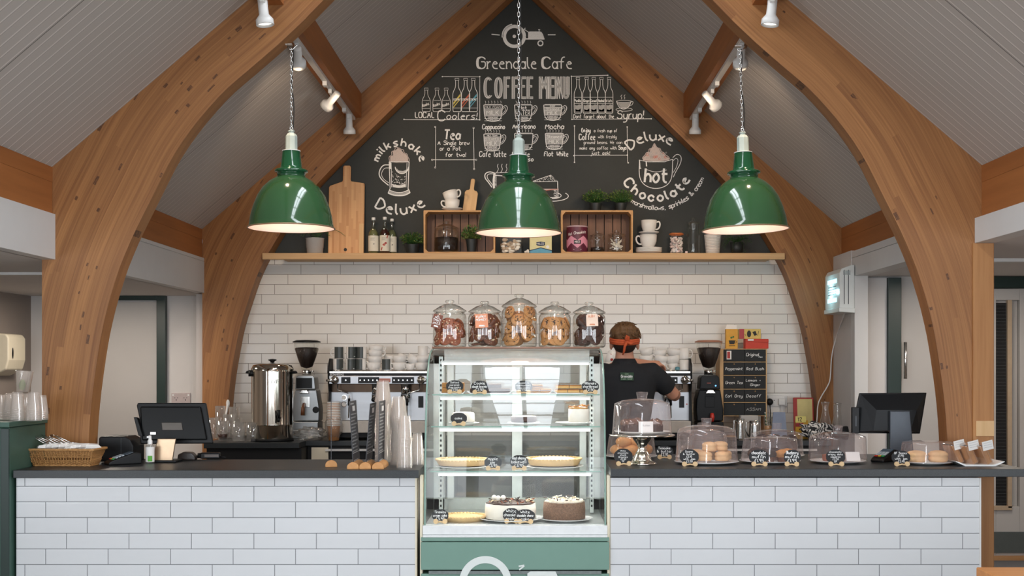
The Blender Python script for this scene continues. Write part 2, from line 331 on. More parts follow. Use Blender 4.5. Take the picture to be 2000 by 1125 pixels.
class Pen:
    """draws flat strokes and fills on a plane given by fn(u,v)"""
    def __init__(s,fn,ys=1,nrm=(0,-1,0)):
        s.mb=MB(); s.ys=ys; s.cnt=0; s.nr=Vector(nrm)
        s.fn=lambda u,v: Vector(fn(u,v))+s.nr*(6e-5*(s.cnt%14))
    def line(s,pts,w,m=0,taper=0):
        pts=[pts[0]]+[b for a,b in zip(pts,pts[1:]) if abs(a[0]-b[0])+abs(a[1]-b[1])>1e-6]
        n=len(pts); s.cnt+=1
        if n<2: return
        vs=[]
        for i,p in enumerate(pts):
            a=pts[max(i-1,0)]; b=pts[min(i+1,n-1)]; dx,dy=b[0]-a[0],b[1]-a[1]; L=math.hypot(dx,dy) or 1
            h=w/2
            if taper: h*= (1-taper)+taper*math.sin(pi*(i+.6)/(n+.2))
            vs+= [s.fn(p[0]-dy/L*h,p[1]+dx/L*h),s.fn(p[0]+dy/L*h,p[1]-dx/L*h)]
        s.mb.add(vs,[(2*i,2*i+1,2*i+3,2*i+2) for i in range(n-1)],m)
    def curve(s,pts,w,m=0,it=2,taper=0):
        for _ in range(it): pts=chaikin(pts)
        s.line(pts,w,m,taper)
    def fill(s,poly,m=0):
        s.cnt=s.cnt//14*14+14; s.mb.add([s.fn(*p) for p in poly],[tuple(range(len(poly)))],m)
    def circ(s,cx,cy,r,w,m=0,a0=0,a1=360,n=28,ry=None):
        ry=ry or r
        s.line([(cx+r*math.cos(math.radians(a0+(a1-a0)*i/n)),cy+ry*math.sin(math.radians(a0+(a1-a0)*i/n))) for i in range(n+1)],w,m)
    def disc(s,cx,cy,r,m=0,n=16,ry=None): s.fill([(cx+r*math.cos(2*pi*i/n),cy+(ry or r)*math.sin(2*pi*i/n)) for i in range(n)],m)
    def width(s,t,h,xs=1): return sum((glyph(c)[1]+1.25)*xs for c in t)*h/5
    def text(s,t,x,y,h,w,xs=1,slant=0,ang=0,m=0,al='l',it=1,jit=0,maxw=None,bold=0):
        k=h/5
        if maxw:
            W_=s.width(t,h,xs)
            if W_>maxw: xs*=maxw/W_
        if al=='c': x0=-s.width(t,h,xs)/2
        else: x0=0
        ca,sa=math.cos(math.radians(ang)),math.sin(math.radians(ang))
        for c in t:
            st,gw=glyph(c)
            jy=R.uniform(-jit,jit)
            for q in st:
                if it: q=chaikin(q)
                o=[]
                for (a,b) in q:
                    u=x0+(a+slant*b)*k*xs; v=(b+jy)*k
                    o.append((x+u*ca-v*sa,y+s.ys*(u*sa+v*ca)))
                s.line(o,w,m)
                if bold:
                    s.line([(p[0]+bold,p[1]) for p in o],w,m)
            x0+=(gw+1.25)*k*xs
    def arc(s,t,cx,cy,r,a0,a1,h,w,up=True,xs=1,m=0,bold=0):
        """letters along a circle; angles in degrees clockwise from the top; up: letters stand outward"""
        adv=[(glyph(c)[1]+1.25) for c in t]; tot=sum(adv); k=h/5; acc=0
        for c,ad in zip(t,adv):
            st,gw=glyph(c); a=math.radians(a0+(a1-a0)*(acc+ad/2)/tot); acc+=ad
            ox,oy=math.sin(a),math.cos(a)              # outward direction, y up
            if up: bx,by=cx+ox*r,oy*r; vx,vy=ox,oy; ux,uy=oy,-ox
            else: bx,by=cx+ox*r,oy*r; vx,vy=-ox,-oy; ux,uy=-oy,ox
            for q in st:
                q=chaikin(q)
                s.line([(bx+(p[0]-gw/2)*k*xs*ux+p[1]*k*vx,cy+s.ys*(by+(p[0]-gw/2)*k*xs*uy+p[1]*k*vy)) for p in q],w,m)
    def obj(s,name,mats,parent=None,**kw): return s.mb.obj(name,mats,parent,merge=False,**kw)
# ================================================================ room shell
def wallbox(name,b,m): return struct(MB().box(*b).obj(name,m))
wallbox('floor',(-3.95,3.95,-3.1,9.85,-.1,0),mat('grey brown vinyl floor','6b625a',.5,var=.1,sc=3))
wallbox('wall_back',(-2.42,2.42,9.41,9.6,0,2.27),TILEB)
o=wallbox('wall_left_back',(-3.9,-2.42,9.64,9.75,0,2.3),PLASTER)
wallbox('wall_left_side',(-3.95,-3.86,-3.0,9.64,0,2.0),WALLDK)
wallbox('wall_right_side',(3.86,3.95,-3.0,8.8,0,2.09),WALLDK)
wallbox('wall_right_back',(2.34,3.9,8.8,8.95,0,2.25),WGREY)
wallbox('wall_right_return',(2.335,2.425,8.72,9.41,0,2.27),PLASTER)
wallbox('wall_left_return',(-2.5,-2.42,9.41,9.64,0,2.27),PLASTER)
# gable wall above the tiles
struct(MB().prism([(-2.6,2.27),(2.6,2.27),(0,4.55)],9.434,9.6).obj('wall_gable',BLKBOARD))
RS=.852; RZ=4.53
def roofz(x): return RZ-RS*abs(x)
for sgn,nm in ((-1,'ceiling_left'),(1,'ceiling_right')):
    a,b=.32,2.62; p=[(sgn*a,roofz(a)),(sgn*b,roofz(b)),(sgn*b,roofz(b)+.06),(sgn*a,roofz(a)+.06)]
    q=[(sgn*.0,roofz(0)),(sgn*a,roofz(a)),(sgn*a,roofz(a)+.06),(0,roofz(0)+.06)]
    struct(MB().prism(p,-3.0,9.45).prism(q,6.3,9.45).prism(q,-3.0,-2.3).obj(nm,CEIL))
# ridge rooflight: glazing bars under an open strip of sky
f=MB()
for i in range(7): f.box(-.33,.33,-2.3+1.46*i-.03,-2.3+1.46*i+.03,4.27,4.33)
f.box(-.02,.02,-2.3,6.3,4.27,4.32).box(-.35,-.3,-2.3,6.3,4.22,4.4).box(.3,.35,-2.3,6.3,4.22,4.4)
struct(f.obj('window_2',SOFF))
# aisle ceilings, fascias
wallbox('ceiling_left_aisle',(-3.95,-2.46,-3,9.64,2.0,2.04),PLASTER)
wallbox('ceiling_right_aisle',(2.46,3.95,-3,8.95,2.09,2.13),PLASTER)
for n,(x0,x1,zb,y0,y1) in enumerate([(-2.47,-2.39,2.0,-3,6.35),(-2.47,-2.39,2.0,6.48,9.23),(2.36,2.46,2.085,-3,6.35),(2.34,2.46,2.085,6.48,8.80)]):
    struct(MB().box(x0,x1,y0,y1,zb,2.235 if x0<0 else 2.215).obj('trim_%d'%(n+1),SOFF,bev=.002))
struct(MB().box(-3.9,-2.47,7.2,7.3,1.985,2.0).obj('trim_5',SOFF)); struct(MB().box(2.46,3.86,7.3,7.4,2.07,2.09).obj('trim_6',SOFF))
struct(MB().box(-2.47,-2.3895,6.48,9.23,2.236,2.262).obj('trim_7',SOFF,bev=.004))
struct(MB().box(2.34,2.46,6.48,9.23,2.217,2.262).obj('trim_8',SOFF))
# glazed front behind the camera
w=MB().box(-3.9,3.9,-3.1,-3.0,0,.8).box(-3.9,-3.3,-3.1,-3.0,.8,2.7).box(3.3,3.9,-3.1,-3.0,.8,2.7).prism([(-3.9,2.7),(3.9,2.7),(2.62,roofz(2.62)),(0,4.6),(-2.62,roofz(2.62))],-3.1,-3.0)
struct(w.obj('wall_front',PLASTER))
w=MB()
for i in range(6): w.box(-3.27+1.3*i-.05,-3.27+1.3*i+.05,-3.0,-2.9,.8,2.7)
w.box(-3.3,3.3,-3.0,-2.9,.78,.84).box(-3.3,3.3,-3.0,-2.9,2.66,2.72).box(-3.3,3.3,-2.99,-2.93,1.98,2.02)
struct(w.obj('window_1',DKGREEN))
# door_1 in the far wall of the aisle (left), door_2 (right)
Yd=9.64
d=struct(MB().box(-3.55,-2.86,Yd-.03,Yd,0,1.955).obj('door_1',WGREY,bev=.003))
fr=MB().box(-2.86,-2.79,Yd-.05,Yd,0,2.0).box(-3.62,-3.55,Yd-.05,Yd,0,2.0).box(-3.55,-2.86,Yd-.05,Yd,1.965,2.0)
o=fr.obj('door_frame',DKGREEN,d,bev=.003)
Yr=8.8
d=MB().box(3.11,3.375,Yr-.05,Yr,.1,2.0).box(3.545,3.85,Yr-.05,Yr,.1,2.0).box(3.375,3.545,Yr-.05,Yr,.1,.45).box(3.375,3.545,Yr-.05,Yr,1.92,2.0)
d=struct(d.obj('door_2',WGREY,bev=.003))
g=MB().box(3.375,3.44,Yr-.035,Yr-.03,.45,1.92).box(3.44,3.545,Yr-.035,Yr-.03,.45,1.92)
MB().box(3.37,3.47,Yr-.04,Yr-.03,.46,1.9).obj('glazing',glass('wired dark door glass',(.25,.27,.28),.12,.6,.05,milk=.55,milkcol=(.03,.035,.04)),d)
gb=MB()
for k in range(60): gb.box(3.37,3.47,Yr-.043,Yr-.041,.47+k*.024,.4715+k*.024)
gb.obj('wire_mesh',mat('dull wire','4a4c4c',.5),d)
MB().box(3.455,3.485,Yr-.065,Yr-.03,.44,1.92).box(3.2,3.485,Yr-.065,Yr-.03,.425,.455).obj('vision_panel_frame',mat('beige door lipping','b09a80',.5),d,bev=.002)
MB().box(3.13,3.58,Yr-.058,Yr-.05,.12,.27).obj('kick_plate',mat('dull grey kick plate','4f5553',.45),d)
MB().box(3.02,3.86,Yr-.08,Yr,.07,.1).obj('door_sill',m_wood('worn pine threshold','9c6f44','bf9263'),d)
MB().box(3.02,3.86,Yr-.07,Yr,2.005,2.085).box(3.02,3.11,Yr-.07,Yr,.1,2.085).obj('door_frame',DKGREEN,d,bev=.003)
# narrow cupboard door beside the right return, with its green post
d=struct(MB().box(2.43,2.605,Yr-.03,Yr,.1,2.08).obj('door_3',PLASTER,bev=.003))
MB().box(2.605,2.70,Yr-.06,Yr,.1,2.08).obj('door_frame',DKGREEN,d,bev=.004)
MB().tube([(2.725,Yr-.07,1.36),(2.725,Yr-.07,1.62)],.012).obj('door_closer',STEEL,d)
struct(MB().box(2.335,2.43,8.62,8.72,0,2.085).obj('trim_9',SOFF,bev=.003))
# ================================================================ glulam arches, eaves beams, purlins
def arch(name,Yf,Yb,xo,inner,apex_in,label):
    """inner: left-half inner curve from floor up; the lamellas run along it (kept as uv)"""
    pts=[Vector((-abs(x),z)) for x,z in inner]+[Vector((0,apex_in))]
    q=[(p.x,p.y) for p in pts]; q=q[:1]+chaikin(q[1:-1])+[q[-1]]; pts=[Vector(p) for p in q]
    # resample
    L=[0]
    for a,b in zip(pts,pts[1:]): L.append(L[-1]+(b-a).length)
    n=70; I=[]
    for k in range(n+1):
        t=L[-1]*k/n; j=max(i for i in range(len(L)) if L[i]<=t+1e-9); j=min(j,len(L)-2)
        f=(t-L[j])/(L[j+1]-L[j]); I.append(pts[j].lerp(pts[j+1],f))
    corner=Vector((-xo,roofz(xo))); O=[]
    for k,p in enumerate(I):
        t=(I[min(k+1,n)]-I[max(k-1,0)]).normalized(); nr=Vector((-t.y,t.x))
        if k==0: O.append(Vector((-xo,0))); continue
        if k==n: O.append(Vector((0,roofz(0)))); continue
        c=[]
        if nr.x<-1e-6:
            s1=(-xo-p.x)/nr.x; c.append(s1)
        # roof: z = RZ + RS*x
        den=nr.y-RS*nr.x
        if abs(den)>1e-6:
            s2=(RZ+RS*p.x-p.y)/den
            if s2>0: c.append(s2)
        O.append(p+nr*min(c))
    j=min(range(1,n),key=lambda k:(O[k]-corner).length); O[j]=corner
    for k in range(n+1): O[k]=Vector((max(O[k].x,-xo),min(O[k].y,roofz(O[k].x))))
    m=10; me=bpy.data.meshes.new(name); vs=[];uv=[];fs=[]
    cum=[0]
    for a,b in zip(I,I[1:]): cum.append(cum[-1]+(b-a).length)
    for side in (1,-1):
        off=9.3 if side<0 else 0
        for Y in (Yf,Yb):
            base=len(vs)
            for k in range(n+1):
                for i in range(m+1):
                    p=I[k].lerp(O[k],i/m); vs.append((p.x*side,Y,p.y))
                    d=min((p-q).length for q in I[max(0,k-4):k+5]); uv.append((cum[k]+off,d))
            for k in range(n):
                for i in range(m):
                    a=base+k*(m+1)+i; fs.append((a,a+1,a+m+2,a+m+1))
        b0=len(vs)-2*(n+1)*(m+1); b1=b0+(n+1)*(m+1)
        # edge faces get their own vertices so that grain runs along them
        for i in (0,m):
            s0=len(vs)
            for k in range(n+1):
                p=I[k] if i==0 else O[k]
                vs.append((p.x*side,Yf,p.y)); uv.append((cum[k]+3+off,.0045+.001*i)); vs.append((p.x*side,Yb,p.y)); uv.append((cum[k]+3+off,.026+.001*i))
            for k in range(n): fs.append((s0+2*k,s0+2*k+1,s0+2*k+3,s0+2*k+2))
    me.from_pydata(vs,[],fs); me.materials.append(G); me.update()
    import bmesh
    bm=bmesh.new(); bm.from_mesh(me); bmesh.ops.recalc_face_normals(bm,faces=bm.faces); bm.to_mesh(me); bm.free()
    ul=me.uv_layers.new(name='uv')
    for lp in me.loops: ul.data[lp.index].uv=uv[lp.vertex_index]
    o=bpy.data.objects.new(name,me); COL.objects.link(o)
    return tag(o,label,'timber arch','laminated timber arches')
Ya,Yb_=6.35,6.48
inn=[(654,0),(581,75),(507,140),(448,189),(388,259),(350,315),(311,394),(275,465),(244,540),(216,641),(200,747),(193,813),(190,869)]
inner=[(PX(a,Yb_),PZ(b,Yb_)) for a,b in inn][::-1]; inner=[(inner[0][0]-.005,0)]+inner
arch('timber_arch',Ya,Yb_,2.46,inner,4.29,'large curved laminated timber arch rising behind the ends of the tiled counter')
inn=[(1004,0),(850,145),(700,292),(640,352),(590,408),(558,458),(538,492),(528,508),(510,546),(498,582),(479,640),(471,683),(463,728),(457,779),(452,850)]
inner=[(PX(a,9.41),PZ(b,9.41)) for a,b in inn][::-1]; inner=[(inner[0][0]-.004,0)]+inner
arch('timber_arch',9.23,9.40,2.405,inner,4.27,'curved laminated timber arch framing the chalk menu gable and cream tiled wall')
def beamuv(name,b,axis,label,cat,group=None,mt=None):
    x0,x1,y0,y1,z0,z1=b; mb=MB(); mb.box(*b); o=mb.obj(name,mt or m_eav,bev=.003); tag(o,label,cat,group); return o
m_eav=m_wood('planed eaves beam timber','8a5228','b8753f',ax='y',sc=.5)
for (x0,x1),s in (((-2.50,-2.405),'left-hand'),((2.395,2.49),'right-hand')):
    beamuv('eaves_beam',(x0,x1,6.48,9.23,2.262,roofz(2.5)-.0 if 0 else 2.40),'y','%s brown timber eaves beam running between the two curved arches'%s,'beam')
    beamuv('eaves_beam',(x0,x1,-3.0,6.35,2.237 if x0<0 else 2.217,2.40),'y','%s brown timber eaves beam in front of the nearer curved arch'%s,'beam')
    mb=MB().prism([(x0 if x0<0 else x1,2.40),(x1 if x0<0 else x0,2.40),(x1 if x0<0 else x0,roofz(x1 if x0<0 else x0)-.003),(x0 if x0<0 else x1,roofz(2.5)-.003)],-3.0,6.35)
    mb.prism([(x0 if x0<0 else x1,2.40),(x1 if x0<0 else x0,2.40),(x1 if x0<0 else x0,roofz(x1 if x0<0 else x0)-.003),(x0 if x0<0 else x1,roofz(2.5)-.003)],6.48,9.23)
    struct(mb.obj('trim_10' if x0<0 else 'trim_11',m_eav))
def spot(parent,x,y,z,rot,glow):
    """white track spotlight: adapter on the rail, arm, cylindrical head with a flared ring"""
    r=thing('track_spotlight',None,'spotlight',(x,y,z))
    MB().box(-.012,.012,-.045,.045,-.03,0).tube([(0,0,-.03),(0,0,-.055)],.007).obj('adapter',WHITEP,r,bev=.003)
    h=MB().lathe([(0,.085),(.021,.085),(.023,.08),(.025,-.01),(.040,-.03),(.044,-.035),(.045,-.062),(.041,-.064),(.037,-.05),(0,-.048)],24)
    h=h.obj('lamp_head',WHITEP,r,loc=(0,0,-.075),rot=rot)
    MB().lathe([(0,-.0485),(.0365,-.0505)],20).obj('lens',emis('spot lens %s'%glow,(1,.93,.84),glow),h)
    return r,h
PUR=[]
for s in (-1,1):
    x=s*1.27+.0; zt=roofz(1.27); T=MB()
    for y0,y1 in ((6.48,9.23),(-3.0,6.35)):
        p=[(s*1.21,roofz(1.21)-.002),(s*1.33,roofz(1.33)-.002),(s*1.33,3.315),(s*1.21,3.315)]
        side='left-hand' if s<0 else 'right-hand'
        o=MB().prism(p,y0,y1).obj('purlin',m_eav,bev=.002); tag(o,'%s timber purlin carrying %s'%(side,'a white spotlight track between the two arches' if y0>6 else 'the track in front of the nearer arch'),'beam')
        o=MB().box(s*1.27-.018,s*1.27+.018,y0+.03,y1-.02 if y0>6 else y1-.3,3.293,3.3145).obj('light_track',WHITEP,bev=.002)
        tag(o,'white lighting track under the %s purlin %s'%(side,'between the two timber arches' if y0>6 else 'in front of the nearer arch'),'light track')
k=0
DES={(-1,0):'white track spotlight nearest the hook of the pendant on the left-hand track',(-1,1):'white track spotlight in the middle of the left-hand track, turned inward',(-1,2):'lit white track spotlight at the far end of the left-hand track',
(1,0):'white track spotlight nearest the hook of the pendant on the right-hand track',(1,1):'white track spotlight in the middle of the right-hand track, turned inward',(1,2):'lit white track spotlight at the far end of the right-hand track'}
for s in (-1,1):
    for i,(y,rx,ry) in enumerate([(7.05,math.radians(62),-s*.25),(8.2,math.radians(35),-s*.9),(9.02,math.radians(12),s*.0)]):
        r,h=spot(None,s*1.27,y,3.293,(rx,ry,0),9 if i==2 else 5); tag(r,DES[(s,i)],None,'spotlights on the tracks')
        MB().box(-.014,.014,-.03,.03,-.026,0).obj('track_connector',WHITEP,r,loc=(0,-.22,0))
    r,h=spot(None,s*1.27,6.15,3.293,(0,s*.12,0),5); tag(r,'white spotlight %s on the track before the nearer arch'%('pointing down over the green cabinet side' if s<0 else 'pointing down over the cake domes side'),None,'spotlights on the tracks')
# light thrown by the spots
for s in (-1,1):
    for (y,tx,tz,e) in ((7.05,-.75,1.5,55),(7.05,-1.5,2.7,34),(8.0,-.3,3.1,34),(9.0,-1.3,1.2,9),(6.15,-1.0,.9,26)):
        src=Vector((s*1.27,y,3.14)); tgt=Vector((-s*tx if s>0 else tx,9.4 if y<9 and y!=6.15 else y+.15,tz)); d=(tgt-src)
        lamp('spotlight_beam','SPOT',src,e,WARM2,d.to_track_quat('-Z','Y').to_euler(),spot_size=math.radians(75),spot_blend=.9,shadow_soft_size=.04)
# ================================================================ counter, worktops, back counter, shelf
Yt=5.94
def counter(x0,x1,tile,label):
    return tag(MB().box(x0,x1,Yt,6.0,0,.9095).obj('tiled_counter_front',tile),label,'counter')
cl=counter(-2.42,-.492,TILEL,'white metro tiled counter front below the worktop with the tall menu boards')
cr=counter(.452,2.235,TILER,'white metro tiled counter front below the worktop with the cake domes')
MB().box(2.235,2.243,Yt-.003,6.0,0,.9095).obj('edge_trim',SOFF,cr); MB().box(.4505,.452,Yt-.003,6.0,0,.9095).obj('edge_trim',CREAMP,cr); MB().box(-.492,-.484,Yt-.003,6.0,0,.9095).obj('edge_trim',CREAMP,cl)
CARC=mat('plain grey carcass board','77706a',.7)
MB().box(-2.2,-.5,6.0,6.55,0,.9095).obj('carcass',CARC,cl); MB().box(.46,2.1,6.0,6.85,0,.9095).obj('carcass',CARC,cr)
ZL,ZR=.949,.955
o=MB().prism([(-2.4235,5.91),(-.472,5.91),(-.472,6.6),(-2.165,6.6),(-2.165,6.345),(-2.4235,6.345)],ZL-.038,ZL,plane='xy').obj('worktop',LAM,bev=.002); tag(o,'dark speckled laminate worktop with the wicker basket and tall menu boards','worktop')
o=MB().prism([(.4515,5.91),(2.455,5.91),(2.455,6.345),(2.13,6.345),(2.13,6.92),(.4515,6.92)],ZR-.038,ZR,plane='xy').obj('worktop',LAM,bev=.002); tag(o,'dark speckled laminate worktop under the row of cake domes','worktop')
# green cabinet at the far left
c=thing('green_cabinet','tall dark green painted cabinet at the left end of the tiled counter','cabinet',(-2.85,5.9,0))
MB().box(-.6,.415,0,.435,0,1.155).obj('carcass',CABGREEN,c,bev=.004)
MB().box(-.62,.425,-.03,.437,1.157,1.182).obj('cabinet_top',CABGREEN,c,bev=.003)
MB().box(-.55,.33,-.014,-.001,.1,1.12).obj('door',CABGREEN,c,bev=.002); MB().box(.375,.415,-.01,-.001,.0,1.15).obj('corner_strip',DKGREEN,c,bev=.002)
ZB=.92
bc=thing('back_counter','dark back counter under the espresso machines and grinders against the cream tiles','counter',(0,9.4,0))
MB().box(-2.19,2.19,-.63,0,.1,.879).obj('carcass',BLKM,bc); MB().box(-2.19,-1.53,-.86,-.63,.1,.879).obj('carcass',BLKM,bc)
MB().prism([(-2.2,-.9),(-1.54,-.9),(-1.54,-.65),(2.2,-.65),(2.2,0),(-2.2,0)],.88,ZB,plane='xy').obj('worktop',LAM,bc,bev=.004)
for i in range(7):
    x=-1.5+i*.52
    if i==0: MB().box(x,x+.12,-.645,-.631,.55,.87).obj('drawer',CREAMP,bc)
    else: MB().box(x,x+.5,-.65,-.631,.12,.84).obj('door',mat('charcoal cupboard door','26292b',.4) if i>1 else BLKM,bc,bev=.002)
MB().box(-1.4,-.6,-.66,-.631,.845,.86).obj('shelf_edge',SOFF,bc); MB().box(1.2,2.1,-.66,-.631,.845,.86).obj('shelf_edge',SOFF,bc)
# wall shelf
ZS=PZ(494,9.18)
o=MB().prism([(PX(512,9.18),9.18),(PX(1533,9.18),9.18),(PX(1533,9.18),9.229),(1.86,9.229),(1.86,9.405),(-1.80,9.405),(-1.80,9.229),(PX(512,9.18),9.229)],ZS-.048,ZS,plane='xy').obj('wall_shelf',SHELFW,bev=.004)
tag(o,'long pale pine wall shelf across the arch between blackboard and tiles','shelf')
# ================================================================ pendants
cp_=[(83.9,1008),(81.5,985),(80.5,955),(79,900),(73.5,800),(65.5,700),(55,620),(42,560),(29,522),(27,512)]
def pendant(px,py_rim,chain_top,tilt,label,Y=6.4):
    s=F/Y; sc=1/4.89/s; X=PX(px,Y); Z=PZ(py_rim,Y)
    r=thing('pendant_lamp',label,'pendant lamp',(X,Y,Z),0,'green enamel pendant lamps'); r.rotation_euler=(0,tilt,0)
    z=lambda y:(1008-y)*sc
    MB().lathe([(a/s,z(b)) for a,b in cp_],64).obj('lamp_shade',GREENEN,r)
    MB().lathe([((a-1.2)/s,z(b)-.0004 if i else z(b)) for i,(a,b) in enumerate(cp_)],64).obj('reflector',ENIN,r)
    MB().lathe([(83.0/s,z(1012)),(84.9/s,z(1010)),(84.9/s,z(1003)),(83.0/s,z(998))],64).obj('rim',mat('brown worn rim','7d6a50',.4),r)
    MB().lathe([(27/s,z(520)),(27.5/s,z(478)),(31/s,z(476)),(32/s,z(470)),(32/s,z(456)),(29/s,z(447)),(22/s,z(440)),(20.5/s,z(420)),(17.2/s,z(285)),(17.0/s,z(272))],48).obj('neck',mat('dark green enamel neck','164a2e',.12,var=.1,Coat_Weight=.6),r)
    MB().lathe([(0,z(266)),(17.8/s,z(267)),(17.8/s,z(272)),(16/s,z(274))],40).obj('collar',WHITEP,r)
    MB().lathe([(12/s,z(266)),(11.6/s,z(130)),(9/s,z(108)),(5.5/s,z(100)),(5.5/s,z(88)),(7/s,z(84)),(7/s,z(76)),(4/s,z(72)),(0,z(70))],8,sm=False).obj('gear_box',mat('aged cream cast metal','a9b3ab',.55,var=.15,sc=25),r,bev=.001)
    MB().ell((0,0,z(800)),(.035,.035,.045),16,10).obj('light_bulb',emis('pendant bulb',(1,.62,.36),5),r)
    c=MB(); z0=z(72); zt=PZ(chain_top,Y)-Z; n=int((zt-z0)/.0235)
    for i in range(n):
        zc=z0+.014+i*.0235+.003; a=i%2*pi/2
        c.tube([( .006*math.cos(t)*math.cos(a),.006*math.cos(t)*math.sin(a),zc+.0145*math.sin(t)) for t in [2*pi*k/10 for k in range(10)]],.0021,6,closed=True)
    c.tube([(0.009*math.cos(t),0,z0+.004+.016*math.sin(t)) for t in [2*pi*k/12 for k in range(12)]],.003,6,closed=True)
    c.obj('chain',CHROME,r)
    MB().tube([(.008+.008*math.sin(i*.55)*(1-abs(i-7)/9),.006,z0+(zt-z0)*i/14) for i in range(15)],.0028,6).obj('cable',mat('black flex','171412',.5),r)
    if chain_top>0: MB().tube([(-.02,0,zt+.005),(-.008,0,zt-.012),(0,0,zt-.016),(.012,0,zt-.008),(.03,0,zt+.01)],.004,6).cb(-.012,0,zt+.012,.035,.03,.006).obj('hook_bracket',STEEL,r)
    lamp('pendant_glow','POINT',(0,0,z(900)),2.6,(1,.50,.36),parent=r,shadow_soft_size=.05)
    return r
pendant(569,446,92,0,'green enamel pendant lamp hanging before the tall chopping board')
pendant(1013,455,-420,0,'green enamel pendant lamp hanging centrally over the display fridge')
pendant(1456,449,95,-.03,'green enamel pendant lamp hanging before the white ribbed plant pot')
# ================================================================ display fridge
fx0,fx1=-.455,.437
fr=thing('display_fridge','curved glass cake display fridge set between the two tiled counters','display fridge',(0,5.95,0))
prof=[(-.012,PZ(1026,5.94)),(-.005,.85),(.010,1.02),(.04,1.18),(.09,1.33),(.16,1.43),(.25,1.50),(.36,1.53),(.50,1.538)]
q=prof
for _ in range(2): q=chaikin(q)
mb=MB()
vs=[(x,y,z) for x in (fx0+.012,fx1-.012) for y,z in q]; n=len(q)
mb.add(vs,[(i,i+1,n+i+1,n+i) for i in range(n-1)],0,True); mb.obj('front_glass',FRONTG,fr)
EDGE=mat('green glass edge','8fb0a4',.2,Alpha=.75)
for x in (fx0+.004,fx1-.016):
    vs=[(x+.006,y+.002,z-.002) for y,z in q]+[(x+.006,.72,1.53),(x+.006,.72,.68)]
    MB().add(vs,[tuple(range(len(vs)))]).obj('side_glass',glass('side glass',(.965,.985,.975),.05,.5,p=2.5),fr)
    b=MB().tube([(x+.006,y,z) for y,z in q],.0045,6); b.obj('glass_edge',EDGE,fr)
# cream side posts visible either side
for x in (fx0-.014,fx1): MB().box(x,x+.012,-.01,.05,0.0,.92).obj('side_post',CREAMP,fr)
MB().box(fx0,fx1,-.02,.03,PZ(1044,5.94),PZ(1026,5.94)).box(fx0,fx1,-.026,.03,PZ(1049,5.94),PZ(1044.5,5.94)).obj('front_rail',mat('pale anodised rail','dcdfdf',.3),fr,bev=.002)
MB().box(fx0-.008,fx1+.008,-.02,.7,.0,PZ(1112,5.94)-.02).box(fx0-.008,fx1+.008,-.028,.7,PZ(1112,5.94),PZ(1058,5.94)).box(fx0-.008,fx1+.008,-.024,.7,PZ(1056.5,5.94),PZ(1049,5.94)).obj('base_panel',FRGREEN,fr,bev=.002)
MB().box(fx0+.03,fx1-.03,-.03,-.01,PZ(1120,5.94),PZ(1114,5.94)).obj('grille_strip',mat('worn grey strip','6f7776',.6,var=.4,sc=90),fr)
zd=.682
MB().box(fx0+.01,fx1-.01,.03,.7,zd-.03,zd).obj('deck',mat('steel deck','c9cbca',.3,.6),fr)
wh=mat('white fridge frame','e2e4e2',.35)
b=MB().box(fx0+.0,fx0+.06,.64,.72,.64,1.535).box(fx1-.06,fx1,.64,.72,.64,1.535).box(-.035,.02,.65,.70,.68,1.5).box(fx0,fx1,.64,.72,1.46,1.535).box(fx0,fx1,.64,.72,.64,.74)
b.obj('rear_frame',wh,fr,bev=.003)
for x in (fx0+.075,fx1-.11): MB().box(x,x+.035,.60,.645,.74,1.46).obj('door_handle_rail',wh,fr,bev=.003)
for x0,x1,y in ((fx0+.05,0,.675),(-.01,fx1-.05,.69)):
    MB().box(x0,x1,y,y+.004,.74,1.46).obj('sliding_door',glass('rear door glass',(.92,.94,.93),.06,.4,milk=.12,milkcol=(.8,.8,.78)),fr)
# slotted uprights
for x in (fx0+.045,fx1-.065):
    up=MB().box(x,x+.02,.42,.44,.69,1.50)
    for k in range(30): up.box(x+.006,x+.014,.4195,.4205,.72+k*.026,.732+k*.026,1)
    up.obj('slotted_upright',[mat('pale grey upright','c3c9c4',.35,.3),BLKM],fr)
SH=[(1.307,.30),(1.148,.23),(.929,.155)]
for z,y0 in SH:
    MB().box(fx0+.02,fx1-.02,y0,.60,z-.006,z).obj('glass_shelf',SHELFG,fr)
    MB().box(fx0+.02,fx1-.02,y0-.003,y0,z-.006,z).obj('shelf_edge',mat('green shelf edge','7fa294',.2),fr)
TUBE=emis('white light tube',(1,.98,.93),2.6)
for z,y in ((1.462,.42),(1.283,.33),(1.126,.27),(.906,.2)):
    t=MB().tube([(fx0+.06,y,z),(fx1-.07,y,z)],.006,8); t.obj('light_tube',TUBE,fr)
    MB().box(fx0+.055,fx1-.065,y-.004,y+.02,z+.007,z+.016).obj('tube_housing',wh,fr)
    lamp('fridge_tube_light','AREA',(0,y+.04,z-.004),2.4,(1,.97,.9),(-.5,0,0),parent=fr,shape='RECTANGLE',size=.78,size_y=.02)
# flat top that carries the jars
MB().box(fx0+.02,fx1-.02,.30,.72,1.539,1.547).obj('top_glass',glass('top glass',(.9,.94,.92),.10,.7,milk=.25,milkcol=(.7,.66,.62)),fr)
MB().tube([(fx0+.02,.30,1.543),(fx1-.02,.30,1.543)],.005,8).obj('top_edge',mat('copper toned edge','8c6a58',.3),fr)
